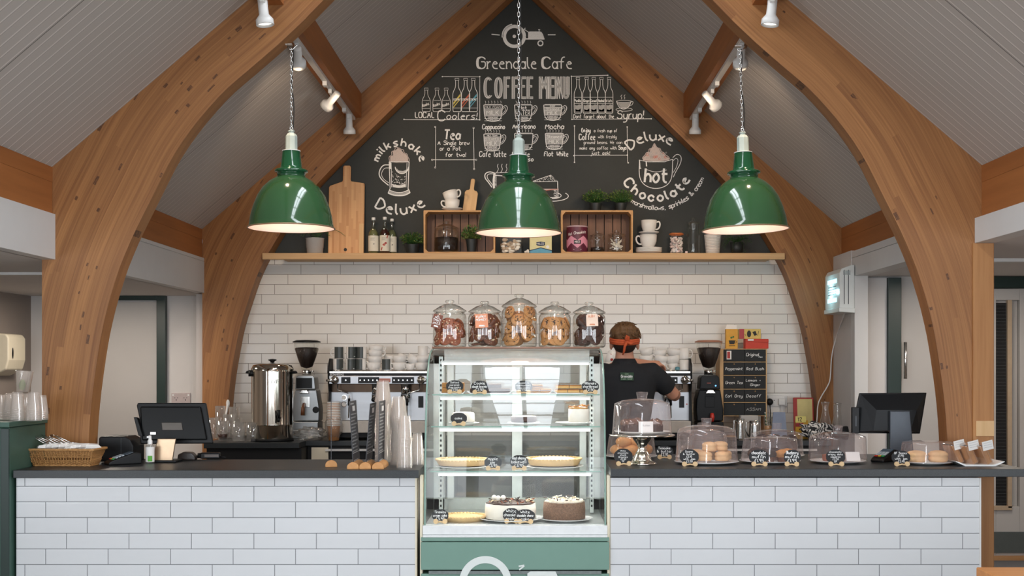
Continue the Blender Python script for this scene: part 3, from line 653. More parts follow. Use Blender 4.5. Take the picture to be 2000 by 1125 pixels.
# white tractor emblem on the green panel
def tractor(P,cx,cy,k,m=0):
    P.circ(cx,cy,19.5*k,6.6*k,m,n=40); P.disc(cx,cy,3.4*k,m)
    P.circ(cx-1*k,cy-1*k,22.2*k,3.0*k,m,a0=172,a1=262,n=14)
    bx=lambda u,v:(cx+u*k,cy+v*k)
    P.fill([bx(*p) for p in ((27,6),(27,-8),(30,-9.5),(50,-9.5),(53,-8.5),(56,-4),(59,5),(58.5,6.3))],m)
    P.line([bx(22,5),bx(59,5)],2.6*k,m); P.line([bx(19,-14),bx(28,-8)],1.5*k,m); P.line([bx(18,-12),bx(21.5,-16.5)],1.5*k,m)
    P.line([bx(48.5,-9),bx(48.5,-13)],1.2*k,m); P.line([bx(46.7,-13),bx(50.5,-13)],1.2*k,m)
    P.circ(cx+51*k,cy+13.5*k,4.8*k,2.4*k,m,n=20)
P=Pen(lambda u,v:(PX(u,5.92),-.0305 if v<1112.5 else -.0305,PZ(v,5.92)),-1); P.ys=-1
P.circ(948,1137,44,14,n=48,a0=180,a1=360); P.circ(948,1137,44,14,n=48,a0=0,a1=180)
P.line([(1014,1113),(1024,1105)],3); P.line([(1013,1106),(1024,1104)],3); P.fill([(1030,1150),(1030,1120),(1036,1116),(1085,1116),(1100,1150)])
P.disc(948,1137,8); P.circ(1085,1168,11,6)
P.obj('painted_emblem',mat('white sign paint','d5dbd8',.6,var=.06),fr)
tag(MB().box(2.347,2.453,6.336,6.349,0,2.084).obj('timber_post',m_wood('straight grained post','8c5526','c28e58',ax='z',sc=.7),bev=.001),'narrow straight timber post facing the outer edge of the right-hand arch leg','post')
tag(MB().box(2.36,2.453,6.328,6.3355,PZ(852,6.33),PZ(822,6.33)).obj('timber_block',ASHW,bev=.001),'small pale wooden block fixed low on the narrow timber post','block')
# corner table at the lower right
t=thing('wooden_table','orange wooden table corner beside the right end of the tiled counter','table',(2.35,3.9,0))
MB().box(-.73,.9,-.6,.38,.715,.75).obj('table_top',TABLEW,t,bev=.004)
for x in (-.66,.83):
    for y in (-.53,.31): MB().box(x-.03,x+.03,y-.03,y+.03,0,.714).obj('leg',TABLEW,t,bev=.003)
# ================================================================ chalkboard on the gable
YB=9.409
cb_=MB().prism([(-2.1,2.272),(2.1,2.272),(2.1,2.5),(0,roofz(0)-.12),(-2.1,2.5)],9.411,9.43).obj('chalkboard',BLKBOARD)
tag(cb_,'black gable chalkboard with the hand drawn white coffee menu','chalkboard')
def board(): return Pen(lambda u,v:(PX(u,YB),YB,PZ(v,YB)),-1)
def cput(P,name,label=None,mats=None):
    o=P.obj(name,mats or [CHALK,CHALKG,CHY,CHR,CHB,CHP],cb_)
    if label: o['label']=label
    return o
P=board(); tractor(P,1004.5,71,1.0); P.line([(960,67),(976,68.5)],2); P.line([(1070,68),(1085,68)],2); cput(P,'tractor_emblem','white painted tractor emblem')
# heading: thick-thin serif letters
P=board()
def serif(x,s,h,yb,base,ws):
    for ch,wd in zip(s,ws):
        k=h/5; st,gw=glyph(ch)
        for q in st:
            q=chaikin(chaikin(q)); pts=[(x+p[0]*k*wd,yb-p[1]*k) for p in q]
            P.line(pts,base*1.35)
            if len(q)<5: P.line([(pts[0][0]-2,pts[0][1]),(pts[0][0]+1,pts[0][1])],base); P.line([(pts[-1][0]-2,pts[-1][1]),(pts[-1][0]+2,pts[-1][1])],base)
        if ch in 'GC': W_=gw*k*wd; P.curve([(x+W_*.5,yb-h),(x+W_*.12,yb-h*.86),(x+W_*.06,yb-h*.5),(x+W_*.14,yb-h*.12),(x+W_*.55,yb)],5.0,it=3,taper=.8)
        x+=(gw*wd+.85)*k
    return x
serif(931,'Greendale',22.5,134,1.7,[.95,.72,.72,.72,.72,.74,.7,.9,.72]); serif(1058,'Cafe',22.5,134,1.7,[.95,.72,.8,.72])
cput(P,'cafe_name_lettering')
# COFFEE MENU : tall outlined letters filled with rubbed chalk
P=board()
def tall(ch,x,w,y0=150,y1=193):
    t=5.2
    def bar(a,b,c,d,m=1): P.fill([(a,b),(c,b),(c,d),(a,d)],m); P.line([(a,b),(c,b),(c,d),(a,d),(a,b)],.9)
    def dia(a,b,c,d,tt=4.4): P.fill([(a,b),(a+tt,b),(c+tt,d),(c,d)],1); P.line([(a,b),(a+tt,b),(c+tt,d),(c,d),(a,b)],.9)
    if ch in 'FEMNHL': bar(x,y0,x+t,y1)
    if ch in 'FE': bar(x+t,y0,x+w,y0+4); bar(x+t,(y0+y1)/2-5,x+w-2,(y0+y1)/2-1)
    if ch=='E': bar(x+t,y1-4,x+w,y1)
    if ch in 'CO':
        for r,m in ((0,1),):
            pts=[(x+w/2+(w/2-2.5)*math.cos(a),(y0+y1)/2+((y1-y0)/2-2.5)*math.copysign(abs(math.sin(a))**.75,math.sin(a))) for a in [math.radians((45 if ch=='C' else 0)+i*((270 if ch=='C' else 360)/28)) for i in range(29)]]
            P.line(pts,5,1); P.line([(p[0]+(2.6 if p[0]>x+w/2 else -2.6),p[1]) for p in pts],.9); P.line([(p[0]-(2.2 if p[0]>x+w/2 else -2.2),p[1]) for p in pts],.8)
    if ch=='M': dia(x+2,y0,x+w/2-2,y1-18); dia(x+w-7,y0,x+w/2-2,y1-18); bar(x+w-t,y0,x+w,y1)
    if ch=='N': dia(x+2,y0,x+w-6,y1,5); bar(x+w-t,y0,x+w,y1)
    if ch=='U':
        bar(x,y0,x+t,y1-8); bar(x+w-t,y0,x+w,y1-8)
        P.line([(x+w/2+(w/2-2.5)*math.cos(a),y1-9+7*math.sin(a)) for a in [pi*i/10 for i in range(11)]],5,1)
for ch,x,w in (('C',945,17),('O',966,15),('F',984,12),('F',1000,12),('E',1014,13),('E',1029,12),('M',1053,19),('E',1071,13),('N',1084,15),('U',1099,13)): tall(ch,x,w)
cput(P,'coffee_menu_lettering')
# six drink cups
def cup(P,x0,x1,y0,y1,bands,steam=True,nm=None,nx=0,ny=0,hw=0):
    w=x1-x0; h=y1-y0; bot=y0+h*.62
    P.curve([(x0,y0),(x0+1,bot),(x0+w*.12,y1-3),(x0+w*.35,y1),(x1-w*.35,y1),(x1-w*.12,y1-3),(x1-1,bot),(x1,y0)],1.5)
    P.line([(x0,y0),(x1,y0)],1.3); P.line([(x0+2,y0-1.5),(x1-2,y0-1.5)],.6)
    P.curve([(x1,y0+5),(x1+7,y0),(x1+11,y0+6),(x1+6,y0+16),(x1,y0+20)],1.2); P.curve([(x1,y0+9),(x1+5,y0+4),(x1+7,y0+8),(x1+4,y0+14),(x1,y0+17)],.9)
    for (f0,f1,m,t,th) in bands:
        a=y0+h*f0; b=y0+h*f1
        if m: P.fill([(x0+1.5,a),(x1-1.5,a),(x1-1.5-(3 if f1>.7 else 0),b),(x0+1.5+(3 if f1>.7 else 0),b)],m)
        P.line([(x0+1,b),(x1-1,b)],.7)
        if t: P.text(t,(x0+x1)/2,b-(b-a-th)/2,th,1.1 if th>5 else .6,maxw=w-5 if f1<.7 else w-12,al='c')
    if steam:
        for i in range(6):
            sx=x0+3+i*(w-6)/5; P.line([(sx,y0-3),(sx+1,y0-5.5),(sx-.5,y0-8)],.7)
P=board()
B4=lambda a,b:[(.02,.24,0,a,4),(.26,.68,1,b,8.5),(.7,.83,0,'ESPRESSO',2.6),(.85,.97,0,'ESPRESSO',2.4)]
cup(P,945,981,205,237,B4('MILK FOAM','MILK')); cup(P,1005,1039,205,237,[(.02,.3,0,'Hot',6),(.3,.66,0,'WATER',8.5),(.7,.83,0,'ESPRESSO',2.6),(.85,.97,0,'ESPRESSO',2.4)]); cup(P,1062,1097,205,235,[(.02,.14,0,'CHOC',2.5),(.14,.38,1,'Steamed',4),(.38,.66,1,'MILK',7),(.7,.83,0,'ESPRESSO',2.6),(.85,.97,0,'ESPRESSO',2.4)],False)
cup(P,945,978,262,295,[(.02,.16,0,'MILK FOAM',2.6),(.16,.4,1,'STEAMED',4.5),(.4,.7,1,'MILK',8),(.72,.84,0,'ESPRESSO',2.6),(.86,.97,0,'ESPRESSO',2.4)]); cup(P,1005,1041,261,293,[(.02,.66,0,None,0),(.68,.83,0,'ESPRESSO',2.6),(.85,.97,0,'ESPRESSO',2.4)]); cup(P,1065,1100,261,292,[(.02,.35,1,'Steamed',5.5),(.35,.66,1,'MILK',7),(.7,.83,0,'ESPRESSO',2.8),(.85,.97,0,'ESPRESSO',2.4)],True)
cput(P,'cup_drawings')
for t,x,y,w,h in (('Cappuccino',942,252,45,9),('Americano',1001,251,46,9),('Mocha',1065,252,38,10),('Cafe latte',936,306,54,10),('Double',1000,306,36,9),('Espresso',997,315,46,8),('Flat White',1063,305,48,9)):
    P=board(); P.text(t,x,y,h,1.7,slant=.12,maxw=w,jit=.12); cput(P,'drink_name_lettering')
# left frame with cooler bottles
P=board()
def bottle(x,w,y0,y1,neck=.36,lab=None,sw=1.0):
    cx=x+w/2; nw=w*.16; sh=y0+(y1-y0)*neck
    P.line([(cx-nw-1,y0),(cx+nw+1,y0),(cx+nw+1,y0+4),(cx-nw-1,y0+4),(cx-nw-1,y0)],sw*.8)
    for s in (-1,1): P.curve([(cx+s*nw,y0+4),(cx+s*nw,sh),(cx+s*w*.46,sh+9),(cx+s*w*.48,sh+16),(cx+s*w*.48,y1-3),(cx+s*w*.4,y1)],sw)
    P.line([(x+w*.1,y1),(x+w*.9,y1)],sw)
for i,x in enumerate((824,845,863)):
    bottle(x,17,172,218,.3,sw=.8); P.text('Rocks',x+2,209,5.5,1.0,slant=.1,ang=20,maxw=14); P.line([(x+1,212),(x+16,212)],.6); P.line([(x+2,196),(x+15,196)],.6)
for i,x in enumerate((884,901,916)):
    bottle(x,17,153,218,.28,sw=1.1); m=2+i
    P.fill([(x+1.5,200),(x+15,183),(x+15,188),(x+1.5,205)],m); P.fill([(x+1.5,208),(x+15,192),(x+15,194),(x+1.5,211)],m); P.line([(x+1,193),(x+16,193)],.8); P.line([(x+1,211),(x+16,211)],.7)
    P.text('LOCAL',x+2,196,3.4,.8,maxw=13)
P.line([(864,149.5),(937,150),(937,233)],1.1); P.line([(789,233.5),(937,234)],1.2)
for c in ((864,149.5),(937,149.5),(789,233),(937,234)): P.disc(c[0],c[1],1.3)
P.text('LOCAL',811,230,11,1.8,maxw=39); P.text('C',855,236,20,2,xs=.9,it=2); P.text('oolers!',872,233,13,1.7,slant=.15,maxw=62,it=2)
cput(P,'cooler_bottle_drawing')
# syrups
P=board()
for i,(x,t) in enumerate(zip((1121,1138,1152,1167,1182),('Vanilla','Ginger','Caramel','Hazelnut','Irish'))):
    bottle(x,15.5,151,221,.28,sw=1.0); P.line([(x+1,190),(x+15,190)],.7); P.line([(x+1,202),(x+15,202)],.7); P.text(t,x+1.5,199,5,.9,maxw=12.5)
    P.fill([(x+2,205),(x+6,206),(x+10,204),(x+14,205),(x+14,219),(x+2,219)],1); P.fill([(x+3,213),(x+8,215),(x+13,212),(x+13,218),(x+3,218)])
P.line([(1116,149),(1187,147)],1.2); P.line([(1116,149),(1117,233),(1272,232)],1.1)
for c in ((1116,149),(1187,147),(1117,233),(1272,232)): P.disc(c[0],c[1],1.3)
P.text("Dont forget about the",1120,231,7.5,1.1,slant=.12,maxw=80); P.text('Syrup!',1205,232,16,2.0,slant=.12,maxw=54,it=2)
P.curve([(1204,198),(1208,208),(1214,213),(1222,213),(1229,208),(1233,197)],1.2); P.circ(1218.5,198,14.5,.9,ry=2.3); P.curve([(1233,199),(1237,198),(1235,205),(1230,206)],.9); P.circ(1219,214,16,.8,ry=3.2)
P.fill([(1206,201),(1231,201),(1227,209),(1220,212),(1212,210)],1)
for sx in (1213,1219): P.curve([(sx,194),(sx+2,191),(sx-1,188),(sx+2,185)],.8)
cput(P,'syrup_bottle_drawing')
# tea panel, enjoy panel
P=board()
P.line([(851,248),(851,326)],1); P.line([(845,312),(929,312)],1); P.line([(925,250),(926,330)],1)
for c in ((850,248),(925,250),(844,312),(930,312),(850,327),(926,330)): P.circ(c[0],c[1],1.5,.7,n=8)
P.text('Tea',867,272,18,3.2,slant=.15,maxw=34,it=2)
for t,x,y,w in (('A Single brew',855,283,63),('or a Pot',859,294,42),('for two!',870,306,41)): P.text(t,x,y,8,1.3,slant=.06,maxw=w,jit=.1)
cput(P,'tea_panel_lettering'); P=board(); P.line([(1122,246),(1122,317)],1); P.line([(1121,303.5),(1225,303)],1); P.line([(1225,248),(1226,317)],1)
for c in ((1122,246),(1225,248),(1121,304),(1225,303),(1122,317),(1227,318)): P.disc(c[0],c[1],1.4)
P.text('Enjoy',1136,258,7.5,1.7,maxw=18); P.text('a fresh cup of',1160,258,6,1.0,slant=.1,maxw=46)
P.text('Coffee',1131,273,11,2.0,maxw=33,it=2); P.text('with freshly',1168,270,6,.9,slant=.12,maxw=37)
P.text('ground beans. We can',1140,281,6,.9,slant=.1,maxw=76); P.text('make any coffee with',1132,292,6,1.0,slant=.1,maxw=73); P.text('Soya',1208,292,7.5,1.6,maxw=16); P.text('just ask!',1154,302,6.5,1.0,slant=.1,maxw=38)
cput(P,'coffee_note_lettering')
# milkshake mug
P=board()
P.arc('milkshake',780,327,42,-78,78,15,3.0,xs=1.0); P.arc('Deluxe',779,352,63,-232+180+180,-128+180+180-360+360,19,3.2,up=False) if 0 else None
P.arc('Deluxe',779,338,81,218,138,21,3.4,up=False,xs=.95)
P.curve([(761,316),(759,306),(766,303),(764,296),(771,294),(772,288),(778,288),(784,292),(788,292),(789,299),(795,300),(797,308),(800,311),(798,317),(796,316),(780,318),(765,316),(761,316)],1.2,5)
P.fill([(762,316),(762,306),(768,303),(767,296),(773,293),(777,289),(784,293),(788,299),(794,302),(797,310),(797,316),(780,318)],5)
P.line([(760,316),(762,368),(758,377)],1.6); P.line([(799,316),(797,368),(801,376)],1.6); P.line([(760,316),(799,316)],1.1); P.line([(764,318),(765,366)],1); P.line([(795,318),(793,366)],1)
P.curve([(758,377),(770,382),(790,382),(801,376)],2.4); P.curve([(760,371),(772,376),(788,376),(799,370)],1.5); P.fill([(760,372),(772,377),(788,377),(799,371),(800,376),(789,381),(771,381),(759,377)],1)
P.circ(785,326,13,1.5,a0=0,a1=180); P.circ(785,326,13,.8,a0=20,a1=170,ry=10); P.fill([(773,327),(779,333),(787,334),(794,331),(797,326),(794,335),(786,339),(777,336)],1)
P.curve([(760,322),(747,322),(739,338),(744,350),(759,362)],2.0); P.curve([(760,328),(750,328),(744,340),(749,350),(759,357)],1.0); P.fill([(760,317),(764,317),(765,330),(761,330)])
for i in range(70):
    x=R.uniform(766,792); y=R.triangular(334,366,364); P.disc(x,y,R.uniform(.5,1.2),0,6)
for i in range(6): P.curve([(767,360+i),(780,363+i*.8),(792,360+i)],.8)
cput(P,'milkshake_drawing')
# hot chocolate
P=board()
P.arc('Deluxe',1277,336,62,-48,34,19,3.2,xs=1.05); P.arc('Chocolate',1281,320,73,244,112,18,3.8,up=False,xs=1.0); P.arc('marshmallows, sprinkles & cream',1284,312,98,212,112,9,1.6,up=False)
P.curve([(1249,312),(1248,345),(1256,360),(1272,368),(1290,368),(1306,360),(1313,345),(1314,311)],1.4); P.line([(1249,313),(1266,316),(1298,316),(1314,311)],1.1)
P.curve([(1314,308),(1322,300),(1331,305),(1330,318),(1320,335),(1315,346)],1.2); P.curve([(1314,315),(1320,308),(1325,312),(1322,325),(1315,337)],.9); P.line([(1249,313),(1250,330),(1252,328)],2); P.line([(1262,315),(1263,325)],2.2)
P.curve([(1262,331),(1280,337),(1302,332)],1)
P.curve([(1258,314),(1254,308),(1260,303),(1262,298),(1268,297),(1267,291),(1273,290),(1276,284),(1278,279),(1281,285),(1284,289),(1290,290),(1291,296),(1297,298),(1300,303),(1306,306),(1308,311)],1.3,5)
P.fill([(1257,313),(1256,308),(1262,303),(1264,298),(1269,297),(1270,291),(1276,287),(1278,281),(1282,288),(1288,291),(1290,297),(1297,300),(1300,305),(1307,309),(1306,313),(1282,316)],5)
for i in range(26): P.circ(R.uniform(1262,1302),R.uniform(296,312),R.uniform(1.2,2.6),.6,3 if i%3==0 else 1,n=8)
P.text('hot',1259,356,27,4.2,maxw=48,it=2,slant=.12);
cput(P,'hot_chocolate_drawing')
# cup with steam and cake slice (partly behind the middle pendant)
P=board()
P.curve([(966,338),(956,335),(947,339),(947,348),(954,356),(961,366)],2); P.curve([(966,340),(957,339),(951,342),(952,349),(959,357),(963,363)],1.4); P.line([(966,338),(964,352),(965,368)],4)
P.line([(965,342),(1000,345)],2); P.line([(964,338),(1012,336)],1)
for sx in (970,978,987): P.curve([(sx,337),(sx+4,330),(sx+1,325),(sx+3,320)],1)
for i in range(9): P.line([(966,343+i*2.4),(970,344+i*2.4)],1)
P.circ(988,372,30,1.2,a0=20,a1=160,ry=12)
P.line([(1041,354),(1076,342),(1089,354),(1041,355)],1.2); P.line([(1089,354),(1090,386)],1.4); P.line([(1060,370),(1091,370)],2.6,5); P.line([(1066,372),(1090,369)],1,3); P.line([(1068,386),(1090,386)],1.4)
for i in range(50):
    a=R.random(); b=R.random()*(1-a); P.disc(1043+a*32+b*44,353.5-a*10.5-b*0,.7,0,5)
for i in range(14): P.line([(1080+R.uniform(0,8),372+i),(1086+R.uniform(0,3),371+i)],.6)
P.circ(1078,383,32,1.4,a0=-35,a1=110,ry=10); P.circ(1078,382,18,1.4,a0=-50,a1=90,ry=6)
cput(P,'cake_slice_drawing')
# ================================================================ small builders
def G0(label,cat,group=None): return dict(label=label,cat=cat,group=group)
BLKS=mat('black slate plaque','1c1d1f',.7,var=.15); BOWW=mat('pale plywood','d9b98c',.6,var=.08)
def plaque(lines,loc,rz,label,w=.095,h=.066,group='black price plaques on the counter',feet=True,lean=-.2,z0=.012):
    r=thing('price_plaque',label,'price sign',loc,rz,group)
    n=40; pts=[]
    for i in range(n):
        a=2*pi*i/n; q=1+.045*abs(math.sin(4*a)); pts.append((w/2*q*math.cos(a)*(1 if abs(math.cos(a))<.8 else .98),z0+h/2+h/2*q*math.sin(a)))
    T=Matrix.Rotation(lean,4,'X')
    mb=MB(); mb.T=T; mb.prism(pts,-.0015,.0015); b=mb.obj('plaque',BLKS,r)
    P=Pen(lambda u,v:T@Vector((u,-.0022,v)),1); k=len(lines); lh=h*.84/max(k,3)
    for i,t in enumerate(lines):
        yy=z0+h*.5+lh*k/2-lh*(i+.82); wd=w*.86*math.sqrt(max(.2,1-((yy+lh*.4-z0-h/2)/(h*.56))**2))
        P.text(t,0,yy,lh*.74,lh*.12,al='c',maxw=wd,slant=.05,jit=.1)
    P.obj('chalk_lettering',CHALK,r)
    if feet:
        m=MB()
        for s in (-1,1): m.lathe([(0,-.004),(.012,-.004),(.012,.004),(0,.004)],14,(s*w*.28,-.004,.0125),0,False,axis='y',sy=1)
        m.tube([(-w*.28,-.004,.006),(0,-.004,.011),(w*.28,-.004,.006)],.004,6); m.obj('bow_stand',BOWW,r)
    return r
def jar(name,label,cat,loc,r0,h,lid=True,group=None,lidm=None,knob=True,neck=.9,glassm=None,lh=.25):
    """wide glass jar: rounded foot, straight wall, shoulder, lip; flanged lid with ball knob"""
    r=thing(name,label,cat,loc,0,group); hb=h*(1-lh)
    MB().lathe([(0,.004),(r0*.9,.004),(r0*.97,.008),(r0,.018),(r0,hb*.84),(r0*.97,hb*.91),(r0*neck,hb*.96),(r0*neck,hb*.985),(r0*(neck+.06),hb)],40).obj('glass_body',glassm or JARG,r)
    MB().lathe([(0,.0),(r0*.86,.0),(r0*.92,.005),(r0*.86,.01),(0,.009)],32).obj('thick_base',JARG,r)
    if lid:
        g=MB().lathe([(r0*.82,hb-.008),(r0*.84,hb+.001),(r0*(neck+.1),hb+.002),(r0*(neck+.1),hb+.007),(r0*.82,hb+(h-hb)*.28),(r0*.55,hb+(h-hb)*.52),(r0*.28,hb+(h-hb)*.66),(r0*.2,hb+(h-hb)*.7)],40)
        l=g.obj('lid',lidm or JARG,r)
        if knob: MB().lathe([(r0*.2,hb+(h-hb)*.68),(r0*.17,hb+(h-hb)*.74),(r0*.27,hb+(h-hb)*.82),(r0*.27,hb+(h-hb)*.93),(r0*.2,h),(0,h)],20).obj('knob',JARG,l)
    return r,hb
_ck={}
def cookie_mesh(kind):
    if kind in _ck: return _ck[kind]
    rr=random.Random(hash(kind)%99 if 0 else {'dark':3,'nut':5,'gold':8,'pale':9,'bitter':12}[kind]); base={'dark':COOKB,'nut':COOKD,'gold':COOKL,'pale':COOKL,'bitter':COOKX}[kind]
    mb=MB(); mb.lathe([(0,0),(.026,0),(.033,.003),(.0345,.007),(.031,.011),(.018,.0135),(0,.014)],22,m=0)
    for i in range(16):
        a=rr.uniform(0,2*pi); d=rr.uniform(0,.026); z=.0132-.0025*(d/.026)**2
        mb.ell((d*math.cos(a),d*math.sin(a),z),(rr.uniform(.0028,.0052),rr.uniform(.0028,.0052),.0026),6,4,1 if kind in('gold','pale','bitter') or i%3 else 2)
    chip={'dark':[WCHOC,CHOC],'nut':[WCHOC,CHOC],'gold':[CHOC,WCHOC],'pale':[CHOC,WCHOC],'bitter':[CHOC,CHOC]}[kind]
    o=mb.obj('cookie',[base]+chip); _ck[kind]=o; return o
_first={}
def place_mesh(o,key,loc,rot,label,cat,group,scale=None):
    c=o if key not in _first else o.copy()
    if key in _first: COL.objects.link(c)
    _first[key]=1
    c.location=loc; c.rotation_euler=rot
    if scale: c.scale=scale
    return tag(c,label,cat,group)
# ================================================================ cookie jars on the fridge
ZT=1.5475; YJ=6.55; sj=F/YJ
JD=[(878.5,33,93,'dark','cookie jar of reddish dark chocolate cookies with a brown hanging tag',.60),(946.7,32.7,91,'nut','cookie jar of nutty dark cookies with a peach square tag',.85),(1014,35,105,'gold','tallest cookie jar, full of golden cookies, on the display fridge',.95),
(1083.4,32,90,'pale','cookie jar of golden cookies without a tag, right of the tallest jar',.75),(1150.5,32.5,89,'bitter','cookie jar of very dark cookies with a cream hanging tag',.75)]
CN={'dark':'reddish dark cookie inside the jar with the brown tag','nut':'nutty dark cookie inside the jar with the peach square tag','gold':'golden cookie inside the tallest jar','pale':'golden cookie inside the untagged jar beside the tallest','bitter':'very dark cookie inside the jar with the cream tag'}
for px,hw,hp,kind,lab,fillr in JD:
    x=PX(px,YJ); r0=hw/sj; h=hp/sj
    r,hb=jar('cookie_jar',lab,'cookie jar',(x,YJ,ZT),r0,h,group='cookie jars on the display fridge')
    ck=cookie_mesh(kind); rng=random.Random(px)
    lim=r0-.006; top=hb*fillr*.92; z=.012; i=0; spots=[]
    while z<top and i<34:
        lay=5 if z<top*.6 else 4
        for k in range(lay):
            a=2*pi*k/lay+i*.7+rng.uniform(-.3,.3); tilt=rng.choice([.15,1.15,1.25,1.4,1.0]) if kind!='pale' else rng.choice([.1,.2,1.2,1.2])
            if i%3==0: a=-pi/2+rng.uniform(-.8,.8); tilt=rng.uniform(1.0,1.35)
            rad=lim-.036-.0 if tilt<.9 else lim-.018
            rad=max(.012,rad*rng.uniform(.85,1)); zz=z+(.002 if tilt<.9 else .028)
            if zz>top+.02: zz=top
            spots.append((rad*math.cos(a),rad*math.sin(a),zz,tilt,a)); i+=1
        z+=.021 if kind!='pale' else .018
    for (cx,cy,cz,tilt,a) in spots:
        # tilted cookies face outward with their chips
        place_mesh(ck,kind,(x+cx,YJ+cy,ZT+cz),(0,tilt,a),CN[kind],'cookie','cookies in the jars, '+kind+' kind' if 0 else {'dark':'cookies in the jar with the brown tag','nut':'cookies in the jar with the peach tag','gold':'cookies in the tallest jar','pale':'cookies in the untagged jar','bitter':'cookies in the jar with the cream tag'}[kind])
def hangtag(px0,px1,py0,py1,y,colr,lines,rot,label,shape='rect',tc=CHALK):
    X0,X1,Z0,Z1=PX(px0,y),PX(px1,y),PZ(py1,y),PZ(py0,y); cx,cz=(X0+X1)/2,(Z0+Z1)/2; w,h=(X1-X0)/2,(Z1-Z0)/2
    r=thing('hanging_tag',label,'tag',(cx,y,cz)); r.rotation_euler=(0,rot,0)
    p=[(-w,-h),(w,-h),(w,h*.8),(w*.7,h),(-w*.7,h),(-w,h*.8)] if shape!='rect' else [(-w,-h),(w,-h),(w,h),(-w,h)]
    MB().prism(p,-.0006,.0006).obj('card',colr,r)
    P=Pen(lambda u,v:(u,-.0009,v)); n=len(lines)
    for i,t in enumerate(lines): P.text(t,0,h*.55-i*h*.42-h*.12,h*.3,h*.07,al='c',maxw=w*1.7)
    P.circ(0,h*.78,h*.09,h*.05,n=10); P.fill([(-w*.5,-h*.8),(w*.5,-h*.85),(w*.4,-h*.62),(-w*.4,-h*.6)])
    P.obj('printed_lettering',tc,r)
    MB().tube([(0,.001,h*.9),(.003,.004,h*1.25),(.006,.012,h*1.5)],.0006,5).obj('string',BLK,r)
hangtag(844,863,614,641,YJ-.097,mat('brown tag card','7b4a3a',.7),['ALL','THAT','JAZZ'],.22,'small brown tilted tag hanging on the jar of reddish dark cookies')
hangtag(928,953,613,640,YJ-.097,mat('peach tag card','e39a76',.7),['FUNKY','MONKEY'],-.05,'square peach tag hanging on the jar of nutty dark cookies')
hangtag(1145,1168,613,637,YJ-.097,mat('cream tag card','e6cdb9',.7),['RUBY'],-.04,'cream tag hanging on the jar of very dark cookies','oct',mat('peach print','d08a66',.7))
# ================================================================ cake domes on the right-hand worktop
def dome(r,R_,z0,z1,taper,knob=True,flat=.82,kw=.028,kh=.03):
    h=z1-z0; t=R_*taper
    g=MB().lathe([(R_*1.015,z0),(R_,z0+.004),(t*1.01,z0+h*flat*.92),(t*.985,z0+h*flat),(t*.7,z0+h*(flat+(1-flat)*.62)),(t*.35,z0+h*.985),(0,z1)],56)
    d=g.obj('dome_cover',DOME,r)
    if knob: MB().lathe([(kw*.8,z1-.004),(kw,z1+kh),(kw*.9,z1+kh+.002),(0,z1+kh+.003)],10,sm=False).obj('knob',DOME,d)
    return d
def plate(r,R_,z,m=PLATE,name='plate',h=.014):
    return MB().lathe([(0,z+.002),(R_*.55,z+.002),(R_*.6,z),(R_*.64,z+.002),(R_*.93,z+h*.8),(R_,z+h),(R_*.99,z+h+.002),(R_*.9,z+h-.002),(R_*.62,z+.006),(0,z+.006)],48).obj(name,m,r)
def cdome(px,fy,hwb,topy,label,taper=.935,knob=True,z=ZR,flat=.87,pl=True,pr=.97,bl=0):
    Yf=PY(fy,z); 
    # radius in metres solved for the centre depth
    Rm=.15
    for _ in range(6): Yc=Yf+Rm; Rm=hwb*Yc/F
    Yc=Yf+Rm; r=thing('cake_dome',label,'cake dome',(PX(px,Yc),Yc,z),0,'clear cake domes on the worktop')
    zt=PZ(topy,Yc)-z
    if pl: plate(r,Rm*pr,0)
    dome(r,Rm*(.93 if pl else 1),.012 if pl else .001,zt,taper,knob,flat)
    return r,Rm,Yc
def blob(name,mats,rx,rz,seed,amp=.12,flat=True,chips=0):
    rr=random.Random(seed); ph=[rr.uniform(0,6) for _ in range(6)]
    f=lambda p:1+amp*(math.sin(4*p.x+ph[0])*math.sin(5*p.y+ph[1])+.6*math.sin(9*p.x+ph[2]+3*p.z)*math.cos(8*p.y+ph[3]))
    mb=MB().ell((0,0,rz),(rx,rx,rz),22,14,0,f)
    for i in range(chips):
        a=rr.uniform(0,2*pi); t=rr.uniform(.1,1.0); mb.ell((rx*math.sin(t)*math.cos(a),rx*math.sin(t)*math.sin(a),rz+rz*math.cos(t)),(.004,.004,.004),6,4,1)
    return mb.obj(name,mats)
SC=MB().lathe([(0,0),(.029,0),(.034,.006),(.0335,.018),(.0315,.022),(.0350,.027),(.034,.035),(.026,.043),(.012,.047),(0,.048)],22,sx=1,sy=.94).obj('scone',[SCONE]); BUN=blob('teacake',[BREAD],.052,.030,5,.04)
MUF=None
def muffin(m_top,seed):
    rr=random.Random(seed); r=thing('muffin',None,'muffin')
    MB().lathe([(0,0),(.024,0),(.032,.042),(.030,.044),(0,.043)],20,sm=False).obj('paper_case',mat('brown paper case','6d4530',.7,var=.2),r)
    ph=[rr.uniform(0,6) for _ in range(3)]
    MB().ell((0,0,.046),(.038,.038,.028),18,10,0,lambda p:1+.08*math.sin(7*p.x+ph[0])*math.sin(6*p.y+ph[1])).obj('muffin_top',m_top,r)
    return r
def putm(o,key,x,y,z,rz,label,cat,group,s=None,tilt=0): return place_mesh(o,key,(x,y,z),(tilt,0,rz),label,cat,group,s)
